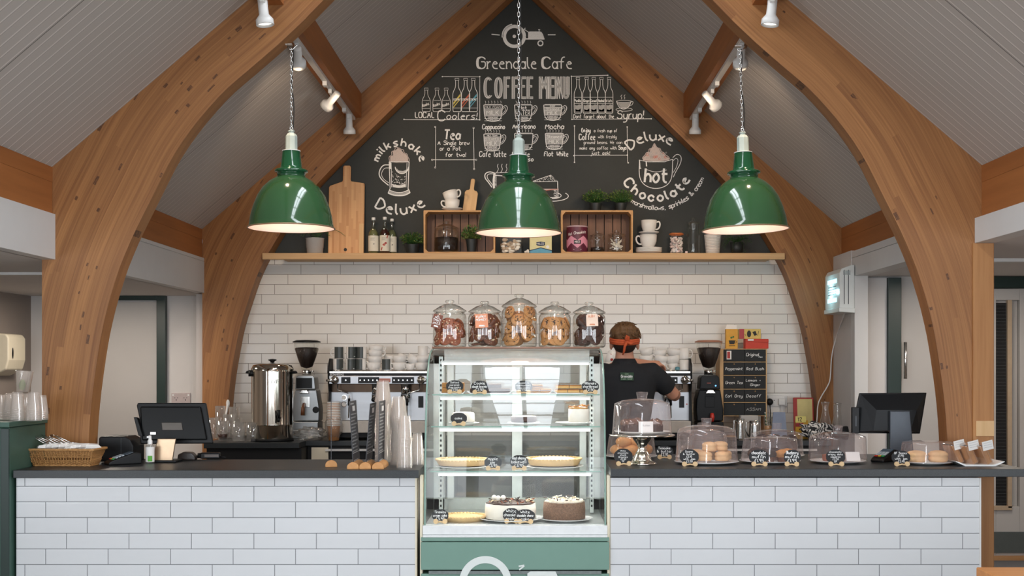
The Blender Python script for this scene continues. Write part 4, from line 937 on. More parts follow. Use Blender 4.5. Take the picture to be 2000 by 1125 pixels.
# pedestal dome with wrapped brownies
Y1=6.20; x1=PX(1254,Y1); s1=F/Y1
r=thing('pedestal_cake_stand','silver pedestal cake stand with a clear dome over dark brownies','cake stand',(x1,Y1,ZR))
zp=PZ(848,Y1)-ZR
MB().lathe([(0,0),(.072,0),(.074,.004),(.068,.010),(.055,.014),(.048,.022),(.046,.03),(.030,.06),(.018,.082),(.030,.104),(.046,.125),(.052,zp-.016),(.09,zp-.012),(.162,zp-.008),(.167,zp-.002),(.160,zp),(0,zp)],56).obj('pedestal',m_steel('polished warm silver',(.80,.76,.68),.08),r)
plate(r,.142,zp+.002)
dome(r,.150,zp+.003,PZ(778,Y1)-ZR,.93,True,.86,.03,.03)
zpl=ZR+zp+.010
brm=MB()
for i,(dx,dy,s_) in enumerate([(-.055,-.03,1),(-.02,.05,1.05),(-.075,.04,.9),(.065,-.01,1),(.03,-.075,.0)]):
    if not s_: continue
    rr=random.Random(i); ph=[rr.uniform(0,6) for _ in range(3)]
    t=thing('brownie',('dark wrapped brownie on the pedestal stand, left of the white card','dark wrapped brownie at the back of the pedestal stand','small wrapped brownie at the outer left of the pedestal stand','dark glossy brownie right of the white card on the pedestal stand')[i],'brownie',(x1+dx,Y1+dy,zpl),i*.8)
    MB().box(-.03*s_,.03*s_,-.03*s_,.03*s_,0,.042*s_).obj('brownie_block',BROWN,t,bev=.006,seg=3)
    MB().ell((0,0,.046*s_),(.034,.032,.022),16,8,0,lambda p:1+.3*math.sin(8*p.x+ph[0])*math.cos(9*p.y+ph[1])).obj('twisted_wrapper',glass('brown cellophane',(.75,.5,.38),.25,.5,.15,milk=.45,milkcol=(.35,.16,.09)),t)
t=thing('gluten_card','small white card standing on the pedestal cake stand','card',(x1+.012,Y1-.085,zpl)); T_=Matrix.Rotation(-.15,4,'X')
mb=MB(); mb.T=T_; mb.box(-.036,.036,0,.001,0,.058).obj('card',PAPER,t); P=Pen(lambda u,v:T_@Vector((u,-.0007,v)));P.text('Gluten',0,.034,.009,.0012,al='c',m=0); P.obj('printed_lettering',mat('grey print','8a8a8a',.7),t)
# teacake dome behind the stand
r,Rm,Yc=cdome(1233,899,52,846,'low clear dome of golden teacakes half hidden behind the silver pedestal',.9,False)
xx=PX(1233,Yc)
for i,(a,b,c) in enumerate([(-.085,-.02,.018),(.0,-.06,.018),(.085,-.0,.018),(-.03,.045,.018),(-.05,-.04,.062),(.045,-.045,.062),(.03,.03,.062)]):
    putm(BUN,'bun',xx+a*.8,Yc+b,ZR+c,i,'golden brown teacake under the dome behind the silver pedestal','teacake','teacakes behind the pedestal',(.92,.92,1))
# scones dome
r,Rm,Yc=cdome(1380,911,65,829,'large clear cake dome over pale golden scones')
xx=PX(1380,Yc)
for i,(a,b,c) in enumerate([(-.02,-.06,.02),(.07,-.055,.02),(.015,.03,.02),(-.09,.0,.02),(.095,.035,.02),(-.04,.09,.02),(.01,-.03,.066),(.07,.01,.066)]):
    putm(SC,'sc',xx+a,Yc+b,ZR+c,i*1.3,'pale golden scone under the large clear dome','scone','scones under the large dome',(1.15,1.15,1))
# second dome behind it
YcB=Yc+.31
r=thing('cake_dome','clear cake dome hidden behind the scones dome, only its knob and rim showing','cake dome',(PX(1372,YcB),YcB,ZR),0,'clear cake domes on the worktop')
plate(r,.145,0); dome(r,.135,.012,PZ(838,YcB)-ZR,.93,True,.85)
# muffins
r,Rm,Yc3=cdome(1504,909,61,852,'low flat topped clear dome of chocolate muffins',.9,False,flat=.9)
xx=PX(1504,Yc3); mu=muffin(mat('dark chocolate muffin','2c1812',.7,var=.4,sc=60,bump=.6),4); mg=muffin(mat('blueberry muffin top','c48a4e',.7,var=.4,sc=50,bump=.5),6)
for i,(a,b,k) in enumerate([(-.085,-.03,0),(-.02,-.085,0),(-.03,.0,0),(.045,-.085,1),(.085,-.015,1),(.03,.05,0),(-.06,.07,0)]):
    src=(mg if k else mu); L='golden blueberry muffin under the low flat topped dome' if k else 'dark chocolate muffin under the low flat topped dome'
    o=src if (i in(0,3)) else dup(src); o.location=(xx+a,Yc3+b,ZR+.012); o.rotation_euler=(0,0,i); o.scale=(.95,.95,.85); tag(o,L,'muffin','golden muffins under the low dome' if k else 'chocolate muffins under the low dome')
Yc4=6.68; r=thing('cake_dome','taller clear dome behind the chocolate muffin dome','cake dome',(PX(1517,Yc4),Yc4,ZR),0,'clear cake domes on the worktop')
plate(r,.15,0); dome(r,.143,.012,PZ(838,Yc4)-ZR,.94,True,.84)
for i,(a,b) in enumerate([(-.06,-.05),(.03,-.08),(.08,0),(0,.03),(-.07,.05)]):
    o=dup(mu,(PX(1517,Yc4)+a,Yc4+b,ZR+.012),i*.9,'dark chocolate muffin under the taller dome at the back','muffins under the taller back dome'); o['group']='muffins under the taller back dome'; o.scale=(1,1,1.5)
# date squares dome
r,Rm,Yc=cdome(1636,909,60,843,'clear dome over brown date squares and a white folded card',.965,True,pr=.9,flat=.84)
xx=PX(1636,Yc)
for i,(a,b) in enumerate([(-.06,-.045),(-.01,-.06),(-.045,.03),(.02,.02),(.07,.04)]):
    o=MB().box(-.024,.024,-.02,.02,0,.03).obj('date_square',COOKB,loc=(xx+a,Yc+b,ZR+.013),rot=(0,0,i*.5),bev=.004); tag(o,'brown date square under the dome with the folded card','cake square','date squares')
MB().prism([(-.025,0),(.025,0),(0,.045)],-.035,.035,plane='yz').obj('folded_card',PAPER,loc=(xx+.065,Yc-.04,ZR+.014)); tag(bpy.context.scene.collection.objects[-1] if 0 else bpy.data.objects['folded_card'],'white folded card beside the date squares under the dome','card')
# low dome with two scones
r,Rm,Yc=cdome(1809,911,54,860,'low clear dome over two rounded scones beside the card terminal',.9,False,pr=.92,flat=.92)
xx=PX(1809,Yc)
for i,(a,b) in enumerate([(-.065,-.05),(.045,-.045)]): putm(SC,'sc',xx+a,Yc+b,ZR+.016,i*2,('left' if i==0 else 'right')+' one of two large scones under the low dome','scone','scones under the low dome',(1.45,1.45,1.2))
# price plaques
def pq(px,base,lines,label,rz=0,w=36,h=26):
    Y=PY(base,ZR); k=Y/F; return plaque(lines,(PX(px,Y),Y,ZR),rz,label,w*k,h*k)
pq(1218,910,['White','chocolate','chunk','Brownies','$2.50','GF'],'scalloped black price plaque for white chocolate chunk brownies',.12,37,29)
pq(1298,897,['Teacake','& butter','$2.10'],'scalloped black price plaque for teacake and butter behind the pedestal foot',-.05,34,22)
pq(1347,911,['Scone','& butter','$2.10','with Jam','$2.50'],'scalloped black price plaque for scone and butter',.08,38,29)
pq(1483,911,['chocolate','muffin','$1.95'],'scalloped black price plaque for chocolate muffin',0,39,28)
pq(1547,911,['Blueberry','muffin','$1.95'],'scalloped black price plaque for blueberry muffin, turned to one side',-.35,33,28)
pq(1633,911,['chocolate','crispy date','squares','$2.50','GF'],'scalloped black price plaque for chocolate crispy date squares',.03,38,28)
pq(1761,911,['GF Scones','$1.95','with jam','$2.40'],'scalloped black price plaque for gluten free scones',.1,38,26)
# card terminals
def terminal(loc,rz,label):
    r=thing('card_terminal',label,'card machine',loc,rz,'card payment machines')
    MB().prism([(-.085,0),(.085,0),(.085,.055),(.05,.06),(-.07,.022),(-.085,.012)],-.038,.038,plane='yz').obj('terminal_body',BLK,r,bev=.006)
    T_=Matrix.Translation((0,-.012,.043))@Matrix.Rotation(math.atan2(.038,.12),4,'X'); k=MB(); k.T=T_
    for i in range(4):
        for j in range(3): k.box(-.027+j*.019,-.011+j*.019,-.052+i*.017,-.040+i*.017,0,.004,(1+j if i==0 else 0))
    k.obj('keypad',[mat('grey white keys','a9b4bb',.5),mat('red key','b5372c',.5),mat('yellow key','c9a23a',.5),mat('green key','2f8f4e',.5)],r)
    s_=MB(); s_.T=T_; s_.box(-.03,.03,.018,.058,.0,.002).obj('terminal_screen',mat('grey display','4c5a66',.2),r)
    return r
Yx=PY(903,ZR); terminal((PX(1728,Yx+.07),Yx+.07,ZR),-.75,'black card terminal with lit keypad beside the low scone dome')
terminal((PX(240,6.27),6.27,ZL),-.9,'black card terminal lying before the black receipt printer')
# plate of bagged slices
Yp=6.16; xp=PX(1902,Yp)
r=thing('square_plate','white rectangular plate holding bagged cake slices at the counter end','plate',(xp,Yp,ZR))
MB().prism([(-.075,0),(.075,0),(.118,.020),(.122,.024),(.114,.024),(.07,.008),(-.07,.008),(-.114,.024),(-.122,.024),(-.118,.020)],-.09,.09).obj('plate',PLATE,r,bev=.001)
BAG=glass('clear cellophane bag',(.9,.88,.86),.14,.6,.1,milk=.12,milkcol=(.8,.75,.7))
for i,(dx,dy) in enumerate([(-.075,.03),(-.02,-.015),(.045,-.03)]):
    t=thing('bagged_cake_slice',('bagged chocolate cake slice at the back of the white rectangular plate','bagged chocolate cake slice in the middle of the white rectangular plate','bagged chocolate cake slice nearest the plate end')[i],'cake slice',(xp+dx,Yp+dy,ZR+.012)); t.rotation_euler=(-.0,-.45,.25)
    m=MB(); m.box(-.009,.009,-.04,.04,.0,.095,0).box(-.0095,.0095,-.0405,-.02,.0,.095,1); m.obj('cake_filling',[BROWN,BREAD],t,bev=.002)
    MB().box(-.014,-.010,-.042,.042,0,.10).box(.010,.014,-.042,.042,0,.10).obj('sponge_edge',BREAD,t,bev=.003)
    MB().box(-.018,.018,-.047,.047,-.002,.108).obj('cellophane_bag',BAG,t,bev=.006)
    c=MB(); c.T=Matrix.Rotation(.25,4,'Y'); c.box(-.03,.03,-.05,-.0485,.07,.115); lb=c.obj('paper_label',PAPER,t)
    P=Pen(lambda u,v:Matrix.Rotation(.25,4,'Y')@Vector((u,-.0508,v)))
    for q in range(3): P.line([(-.024,.106-q*.011),(.024,.106-q*.011)],.0012)
    P.obj('printed_lines',mat('pale grey print','9aa0a6',.8),lb)
# ================================================================ display fridge contents
def fpx(px,y): return PX(px,y)
def fplate(px0,px1,y,z,label,deep=.14,shape='rect'):
    x0,x1=PX(px0,y),PX(px1,y); r=thing('serving_plate',label,'plate',((x0+x1)/2,y+deep/2,z),0,'white plates inside the display fridge'); w=(x1-x0)/2
    if shape=='rect': MB().prism([(-w*.85,0),(w*.85,0),(w,.012),(w,.015),(w*.8,.005),(-w*.8,.005),(-w,.015),(-w,.012)],-deep/2,deep/2).obj('plate',PLATE,r)
    else: plate(r,w,0)
    return r,(x0+x1)/2,y+deep/2
zt=1.3075; yt=6.27
fplate(858,908,yt,zt,'white tray under the caramel flapjacks on the top fridge shelf'); fplate(912,1000,yt,zt,'white tray under the cookie dough brownies on the top fridge shelf'); fplate(1004,1078,yt,zt,'white tray under the blackcurrant flapjacks on the top fridge shelf'); fplate(1082,1160,yt,zt,'white tray under the millionaire shortbread on the top fridge shelf')
OAT=mat('oat flapjack','b07a3e',.75,var=.5,sc=110,bump=.8); SHB=mat('golden shortbread','d8ab6a',.7,var=.15,sc=60,bump=.3); CARA=mat('caramel layer','b9772f',.4)
def slab(px0,px1,z,y,dp,mats,hts,label,cat,group,name,rz=0):
    x0,x1=PX(px0,y),PX(px1,y); cx=(x0+x1)/2; mb=MB(); a=0
    for k,h in enumerate(hts): mb.box(-(x1-x0)/2,(x1-x0)/2,-dp/2,dp/2,a,a+h,k); a+=h
    o=mb.obj(name,mats,loc=(cx,y+dp/2,z),rot=(0,0,rz),bev=.002,merge=False); return tag(o,label,cat,group)
for k,(a,b,z) in enumerate([(863,884,0),(885,906,0),(863,884,.026),(885,906,.026)]): slab(a,b,zt+.006+z,yt+.02,.07,[OAT],[.025],'oat flapjack slice behind the salted caramel plaque','flapjack','caramel flapjacks','flapjack')
for k,(a,b,z) in enumerate([(918,943,0),(944,969,0),(970,996,0),(928,952,.023),(953,979,.023)]): slab(a,b,zt+.006+z,yt+.02,.07,[BROWN,mat('brownie crust','6d4a30',.8,var=.4,sc=90)],[.018,.004],'dark brownie slice behind the cookie dough plaque','brownie','cookie dough brownies','brownie')
for k,(a,b,z) in enumerate([(1008,1030,0),(1031,1054,0),(1055,1077,0),(1036,1060,.021),(1012,1035,.021)]): slab(a,b,zt+.006+z,yt+.02,.07,[OAT,mat('blackcurrant jam','4a2030',.4),OAT],[.008,.004,.008],'layered flapjack behind the apple and blackcurrant plaque','flapjack','blackcurrant flapjacks','flapjack')
for k,(a,b,z) in enumerate([(1084,1108,0),(1109,1132,0),(1133,1156,0),(1086,1111,.022),(1112,1136,.022)]): slab(a,b,zt+.006+z,yt+.02,.07,[SHB,CARA,CHOC],[.012,.005,.003],'shortbread slice with caramel and chocolate top','shortbread','millionaire shortbreads','shortbread')
def fpq(px,py,y,z,lines,label,rz=0,w=34,h=24,feet=True):
    k=y/F; return plaque(lines,(PX(px,y),y,z),rz,label,w*k,h*k,'black price plaques inside the display fridge',feet,-.1,.010)
fpq(888,0,6.255,zt,['Salted','caramel','flapjacks','$2.50'],'round black price plaque for salted caramel flapjacks',0,34,23)
fpq(937,0,6.252,zt-.002,['Cookie','dough brownie','$2.50'],'round black price plaque for cookie dough brownies',0,34,23)
fpq(1023,0,6.252,zt-.002,['Apple &','blackcurrant','flapjacks','$2.50'],'round black price plaque for apple and blackcurrant flapjacks',0,34,23)
fpq(1153,0,6.252,zt-.002,['Millionaire','shortbread','$2.50'],'round black price plaque for millionaire shortbread',0,34,23)
z2=1.1485; y2=6.19
def cake(px,y,z,Rpx,h,side,top,label,kind='cake',bits=0,bitm=None,seed=1,group=None,ryy=1):
    Rm=Rpx*(y+.1)/F; yc=y+Rm; r=thing('cake',label,'cake',(PX(px,yc),yc,z),0,group); rr=random.Random(seed)
    MB().lathe([(0,.001),(Rm,.001),(Rm*1.01,h*.5),(Rm*.98,h*.96),(Rm*.9,h),(0,h)],40).obj('cake_body',side,r)
    m=MB(); m.ell((0,0,h),(Rm*.96,Rm*.96,h*.16),30,8,0,lambda p:1+.04*math.sin(9*p.x)*math.sin(8*p.y)); m.obj('topping',top,r)
    if bits:
        m=MB()
        for i in range(bits):
            a=rr.uniform(0,2*pi); d=Rm*.95*math.sqrt(rr.random()); c=(d*math.cos(a),d*math.sin(a),h*1.1+rr.uniform(0,h*.12)); t=rr.uniform(0,pi)
            m.T=Matrix.Translation(c)@Euler((rr.uniform(-.5,.5),rr.uniform(-.5,.5),t)).to_matrix().to_4x4(); m.cb(0,0,0,rr.uniform(.012,.03),.004,.004,i%len(bitm))
        m.obj('chocolate_curls',bitm,r)
    return r,yc,Rm
fplate(875,935,y2,z2,'round white plate with a cream cake on the second fridge shelf',.14,'round'); fplate(990,1055,y2,z2,'round white plate with small cakes on the second fridge shelf',.15,'round'); fplate(1085,1160,y2,z2,'round white plate under the tall caramel cake on the second fridge shelf',.17,'round')
cake(905,y2+.03,z2+.016,22,.045,CREAMC,CREAMC,'pale cream cake on the second fridge shelf',bits=0)
cake(1023,y2+.03,z2+.016,25,.028,BROWN,CREAMC,'low dark cake with cream top in the middle of the second fridge shelf')
cake(1130,y2+.02,z2+.016,20,.07,CREAMC,mat('golden caramel topping','c28a3c',.4,var=.4,sc=60,bump=.5),'tall cream cake with golden caramel topping',bits=26,bitm=[CARA,BREAD])
fpq(896,0,y2-.005,z2,['cake'],'grey black price plaque on the second fridge shelf',0,32,22)
z3=.9295; y3=6.12
r,cx,cy=fplate(846,958,y3,z3,'wide white plate under the pale pie on the third fridge shelf',.26,'round'); fplate(1022,1142,y3,z3,'wide white plate under the sugared tart on the third fridge shelf',.26,'round')
PIE=mat('pale pastry','d9b884',.7,var=.15,sc=40,bump=.3)
def pie(px,y,z,Rpx,h,m1,m2,label,ring=True):
    Rm=Rpx*(y+.12)/F; yc=y+Rm; r=thing('pie',label,'pie',(PX(px,yc),yc,z))
    pr=[(0,0),(Rm*.88,0),(Rm*.99,h*.85),(Rm,h),(Rm*.95,h*1.05),(Rm*.9,h*.85)]
    MB().lathe(pr,64).obj('pastry_case',m1,r)
    if ring:
        m=MB()
        for i in range(44): a=2*pi*i/44; m.ell((Rm*.965*math.cos(a),Rm*.965*math.sin(a),h*1.0),(.009,.009,.006),8,5)
        m.obj('crimped_edge',m1,r)
    MB().lathe([(Rm*.93,h*.8),(Rm*.6,h*1.15),(0,h*1.25)],48).obj('filling',m2,r)
    return r
pie(902,y3+.03,z3+.016,51,.028,PIE,PIE,'pale pastry pie on the third fridge shelf behind the apple pie plaque')
pie(1082,y3+.03,z3+.016,54,.032,PIE,mat('icing sugar dusting','ece4d8',.8,var=.1,sc=50,bump=.3),'sugar dusted cherry tart on the third fridge shelf')
fpq(963,0,y3+.0,z3,['Apple','pie','$3.95'],'black price plaque for apple pie on the third fridge shelf',0,34,24)
fpq(1014,0,y3+.0,z3,['Red cherry','bakewell','$3.95'],'black price plaque for red cherry bakewell on the third fridge shelf',0,36,26)
z4=.682; y4=5.985
pie(905,y4+.03,z4,46,.022,PIE,PIE,'pale golden tart at the bottom of the display fridge')
fplate(930,1062,y4,z4,'white plate under the chocolate topped cream cake at the fridge bottom',.28,'round')
cake(997,y4+.02,z4+.012,50,.075,CREAMC,BROWN,'cream cake topped with chocolate shards and white balls',bits=70,bitm=[BROWN,COOKB,CHOC,WCHOC],seed=3)
for i,(a,b) in enumerate([(-.08,-.05),(-.06,-.075),(-.035,-.06)]): tag(MB().ell((0,0,0),(.013,.013,.013),12,8).obj('white_chocolate_ball',CREAMC,loc=(PX(997,y4+.14)+a,y4+.15+b,z4+.117)),'white chocolate ball on the chocolate topped cream cake','sweet','white chocolate balls')
fplate(1052,1160,y4,z4,'white plate under the crumb coated gateau at the fridge bottom',.25,'round')
cake(1102,y4+.02,z4+.012,41,.085,mat('chocolate crumb coating','7a5c48',.8,var=.9,sc=160,bump=.9),mat('cream and crumbs','d9c9b6',.7,var=.5,sc=70,bump=.6),'chocolate crumb coated gateau with cream top at the fridge bottom',bits=40,bitm=[CREAMC,BROWN,WCHOC],seed=5)
fpq(860,0,y4-.0,z4,['Tiramisu','cream cake','$3.95'],'grey black price plaque for tiramisu cream cake',.1,32,24)
fpq(999,0,y4+.005,z4,['White','chocolate','rocky'],'black price plaque before the chocolate topped cream cake',.05,34,26)
fpq(1026,0,y4-.004,z4,['White','chocolate cheese','cake'],'black price plaque for white chocolate cheesecake',-.05,38,24)
# ================================================================ things on the wall shelf
YS=9.305; ss=F/YS
def sX(px): return PX(px,YS)
def foliage(parent,mats,c,rad,n,seed,lf=(.012,.02),droop=0,flatz=.8,name='foliage'):
    rr=random.Random(seed); mb=MB()
    for i in range(n):
        a=rr.uniform(0,2*pi); t=math.acos(rr.uniform(-.5,1)); d=rr.uniform(.35,1)
        p=Vector((math.sin(t)*math.cos(a)*rad*d,math.sin(t)*math.sin(a)*rad*d,math.cos(t)*rad*flatz*d))
        l=rr.uniform(*lf); dr=(p.normalized()+Vector((rr.uniform(-.7,.7),rr.uniform(-.7,.7),rr.uniform(-.5,.6)-droop))).normalized()
        sd=dr.cross(Vector((rr.uniform(-1,1),rr.uniform(-1,1),.5))).normalized()*l*.28; p=Vector(c)+p
        mb.add([p,p+dr*l*.5+sd,p+dr*l,p+dr*l*.5-sd],[(0,1,2,3)],rr.randrange(len(mats)))
        if i%4==0: mb.tube([Vector(c)+Vector((0,0,-rad*.5)),p],.0008,3,m=0)
    return mb.obj(name,mats,parent,merge=False)
def potplant(px,pots,pr,ph,potm,label,mats,rad,n,seed,ztop=None,fl=.8,z=ZS,y=YS,lf=(.012,.022)):
    r=thing('potted_plant',label,'potted plant',(PX(px,y),y,z))
    MB().lathe([(0,0),(pr*.78,0),(pr*.8,.003),(pr,ph*.96),(pr,ph),(pr*.93,ph),(pr*.9,ph*.85),(0,ph*.85)],32).obj('pot',potm,r)
    MB().lathe([(0,ph*.88),(pr*.9,ph*.86)],16).obj('soil',mat('dark soil','2a1f17',.9),r)
    foliage(r,mats,(0,0,ph+rad*.45),rad,n,seed,flatz=fl,lf=lf)
    return r
GP=mat('pale grey glazed pot','a9a7a4',.45,var=.05); DP=mat('black plant pot','1e2222',.5); WP=None
# grey pot with fern behind the pendant
r=thing('potted_fern','fern in a pale grey banded pot, mostly hidden behind the pendant','potted plant',(sX(615),YS,ZS))
MB().lathe([(0,0),(.058,0),(.061,.002),(.063,.048),(.0655,.05),(.069,.118),(.072,.122),(.066,.122),(.064,.1),(0,.1)],36).obj('pot',GP,r)
fm=MB(); rr=random.Random(2)
for k in range(14):
    a=k*.45+rr.uniform(-.2,.2); L_=rr.uniform(.13,.24)
    if k in (0,1): a=rr.uniform(-.25,.05); L_=.24
    for i in range(22):
        t=i/22; p=Vector((math.cos(a)*L_*t,math.sin(a)*min(L_*t,.07),.115+.09*math.sin(t*2.6)-.03*t)); w=.028*(1-t)+.004
        for s in (-1,1):
            q=Vector((-math.sin(a)*w*s,math.cos(a)*w*s*.6,-.004)); fm.add([p,p+q*.5+Vector((.004,0,.001)),p+q+Vector((math.cos(a)*.006,0,0)),p+q*.5-Vector((.003,0,0))],[(0,1,2,3)],k%2)
fm.obj('fronds',[LEAFD,LEAF],r,merge=False)
# chopping boards
r=thing('chopping_board','tall laminated wooden chopping board with a handle leaning on the chalkboard','chopping board',(sX(675),9.33,ZS)); r.rotation_euler=(-.08,0,0)
w=35/ss; h=(493-316)/ss; hb=(493-352)/ss
MB().prism([(-w,0),(w,0),(w,hb-.002),(w*.95,hb+.004),(.034,hb+.018),(.030,hb+.028),(.030,h-.012),(.022,h),(-.022,h),(-.030,h-.012),(-.030,hb+.028),(-.034,hb+.016),(-w*.92,hb-.016),(-w,hb-.028)],-.012,.010).obj('board',OAKB,r,bev=.004)
MB().lathe([(0,-.0128),(.0125,-.0128)],20,(-.004,0,.037),0,False,axis='y',sy=1).obj('hanging_hole',BLK,r)
MB().box(w*.72,w*.985,-.020,-.0125,0,.235).obj('board_edge_strip',ASHW,r,bev=.002)
CH2=r
def board2(px,w,h,hb,hw,z,y,rz,label):
    r=thing('chopping_board',label,'chopping board',(PX(px,y),y,z)); r.rotation_euler=(-.10,rz,0)
    MB().prism([(-w,0),(w,0),(w,hb*.9),(w*.8,hb),(hw*1.3,hb+.004),(hw,hb+.015),(hw,h-.008),(hw*.6,h),(-hw*.6,h),(-hw,h-.008),(-hw,hb+.015),(-hw*1.3,hb+.004),(-w*.8,hb),(-w,hb*.9)],-.008,.008).obj('board',ASHW,r,bev=.004)
    return r
# bottles
BG=glass('cordial bottle glass',(.82,.85,.78),.09,.8)
def cbottle(px,hpx,wpx,liq,label,y=9.30,splash=False):
    r=thing('cordial_bottle',label,'bottle',(PX(px,y),y,ZS),0,'cordial bottles on the wall shelf'); s=F/y; h=hpx/s; R0=wpx/2/s
    pr=[(0,.003),(R0*.9,.003),(R0,.012),(R0,h*.52),(R0*.9,h*.6),(R0*.62,h*.67),(R0*.36,h*.73),(R0*.30,h*.78),(R0*.28,h*.95)]
    MB().lathe(pr,28).obj('glass_body',BG,r)
    MB().lathe([(0,.006),(R0*.92,.008),(R0*.92,h*.5),(R0*.82,h*.59),(R0*.4,h*.68),(0,h*.69)],24).obj('cordial',liq,r)
    MB().lathe([(R0*.36,h*.925),(R0*.38,h*.93),(R0*.38,h*.995),(R0*.3,h),(0,h)],20).obj('cap',WHITEP,r)
    l=MB().lathe([(R0*1.015,h*.08),(R0*1.015,h*.5)],28).obj('paper_label',mat('cream bottle label','d9d4c4',.7,var=.03),r)
    P=Pen(lambda u,v:(math.sin(u/R0)*R0*1.03,-math.cos(u/R0)*R0*1.03,v))
    for k in range(5): P.line([(-R0*.5+q*R0*.1,h*.44-k*h*.018) for q in range(10-k%2*2)],.0012)
    P.disc(R0*.2,h*.27,.0045); P.line([(R0*.0,h*.26),(R0*.3,h*.27)],.002)
    P.obj('label_print',mat('label print grey','6d6a62',.7),l)
    if splash:
        P=Pen(lambda u,v:(math.sin(u/R0)*R0*1.035,-math.cos(u/R0)*R0*1.035,v))
        P.line([(-R0*.6,h*.1),(-R0*.4,h*.18)],.008); P.disc(0,h*.25,.009); P.disc(R0*.3,h*.29,.008); P.line([(R0*.5,h*.42),(R0*.7,h*.5)],.008); P.line([(-R0*.3,h*.24),(R0*.2,h*.3)],.006)
        P.obj('fruit_picture',mat('berry red print','a8342c',.6),l)
    return r
cbottle(729.5,72,20,mat('pale yellow cordial','8e8f60',.3,Alpha=.6),'cordial bottle with a plain cream label, nearest the chopping board')
cbottle(751.5,73,20,mat('dark red cordial','3f0e0d',.25,Alpha=.9),'dark red cordial bottle with a red fruit label, tallest of three',splash=True)
cbottle(765.5,71,19,mat('pale green cordial','7d8560',.3,Alpha=.6),'cordial bottle half behind the dark red one',y=9.36)
potplant(805,0,.055,.075,DP,'bushy green plant in a black pot between the bottles and the crate',[LEAF,LEAFD,LEAFO],.085,520,11,fl=.6)
# crates
def crate(px0,px1,label):
    x0,x1=PX(px0,9.24),PX(px1,9.24); w=(x1-x0)/2; h=(493-408.5)/(F/9.2); t=.012
    r=thing('wooden_crate',label,'crate',((x0+x1)/2,9.22,ZS),0,'crates on the wall shelf')
    MB().box(-w,w,0,.16,0,t).box(-w,w,0,.16,h-t,h).box(-w,-w+t,0,.16,t,h-t).box(w-t,w,0,.16,t,h-t).obj('crate_frame',CRATEW,r,bev=.0015)
    m=MB()
    for sx in (-1,1):
        for z in (t,h-t):
            d=1 if z==t else -1; a=sx*(w-t); m.prism([(a,z),(a-sx*.022,z),(a,z+d*.022)],.004,.15)
    m.obj('corner_block',CRATEW,r)
    n=8; sw=(2*w-2*t)/n
    for i in range(n): MB().box(-w+t+i*sw+.002,-w+t+(i+1)*sw-.004,.148,.158,t,h-t).obj('back_slat',CRATED,r)
    return r,(x0+x1)/2,h
_,cx1,ch=crate(828,967,'wooden crate lying on its side holding a jar of beans and a small plant'); _,cx2,ch=crate(1096,1235.5,'wooden crate lying on its side holding a pink drum and two glass jars')
zc=ZS+.0125
def sjar(px,w,h,z,label,contents,y=9.285,knob=True,lidm=None,lh=.25):
    r,hb=jar('storage_jar',label,'glass jar',(PX(px,y),y,z),w/2/ss,h/ss,lidm=lidm,knob=knob,glassm=CLEAR,lh=lh); R0=w/2/ss
    if contents: contents(r,R0,hb)
    return r
sjar(872,48,61,zc,'large glass storage jar half full of coffee beans inside the crate',lambda r,R0,hb:tag(MB().lathe([(0,.012),(R0*.9,.012),(R0*.93,hb*.62),(R0*.5,hb*.66),(0,hb*.64)],30).obj('coffee_beans',COFFEE,r),kind='stuff'))
potplant(921,0,.042,.10,DP,'small leafy plant in a black pot inside the crate with the bean jar',[LEAFO,LEAF,LEAFD],.075,420,21,z=zc,y=9.28,fl=.9)
# tin, jars in crate 2
r=thing('chocolate_drum','maroon and pink hot chocolate drum inside the crate','tin',(PX(1127,9.28),9.28,zc)); R0=20.5/ss; h=50/ss
MB().lathe([(0,0),(R0,0),(R0,h),(0,h)],36,sm=False).obj('drum',mat('maroon drum print','5e1f33',.4,var=.08),r)
MB().lathe([(R0*1.02,h*.96),(R0*1.04,h),(R0*.98,h+.003),(0,h+.002)],36).obj('lid',mat('drum rim grey pink','b79ca0',.35),r)
cyl=lambda k:(lambda u,v:(math.sin(u/R0)*R0*k,-math.cos(u/R0)*R0*k,v))
P=Pen(cyl(1.01)); zig=lambda q,a,b:a+(b-a)*abs(((q/R0/.6)%2)-1)
for i in range(40):
    q0,q1=-1.5*R0+3*R0*i/40,-1.5*R0+3*R0*(i+1)/40; P.fill([(q0,h*zig(q0,.34,.14)),(q1,h*zig(q1,.34,.14)),(q1,h*zig(q1,.62,.45)),(q0,h*zig(q0,.62,.45))])
P.obj('pink_band',mat('pink zigzag print','d78ea2',.5),r)
P=Pen(cyl(1.022)); P.text('Hot Chocolate',0,h*.68,.020,.0028,al='c',maxw=R0*1.9,slant=.2,ang=8); P.line([(-.03,h*.09),(.03,h*.09)],.003); P.obj('white_lettering',mat('white drum print','efe6e4',.5),r)
P=Pen(cyl(1.024)); P.line([(-.026+.052*q/12,h*.375) for q in range(13)],h*.15); P.obj('name_badge',mat('dark badge','25161c',.5),r)
P=Pen(cyl(1.035)); P.text('MILES',0,h*.345,.014,.002,al='c',maxw=.038); P.obj('badge_lettering',mat('white drum print','efe6e4',.5),r)
sjar(1167,29,42,zc,'small glass jar with a dark layer at the bottom inside the crate',lambda r,R0,hb:tag(MB().lathe([(0,.01),(R0*.9,.01),(R0*.9,hb*.3),(0,hb*.33)],24).obj('coffee_grounds',COFFEE,r),kind='stuff'))
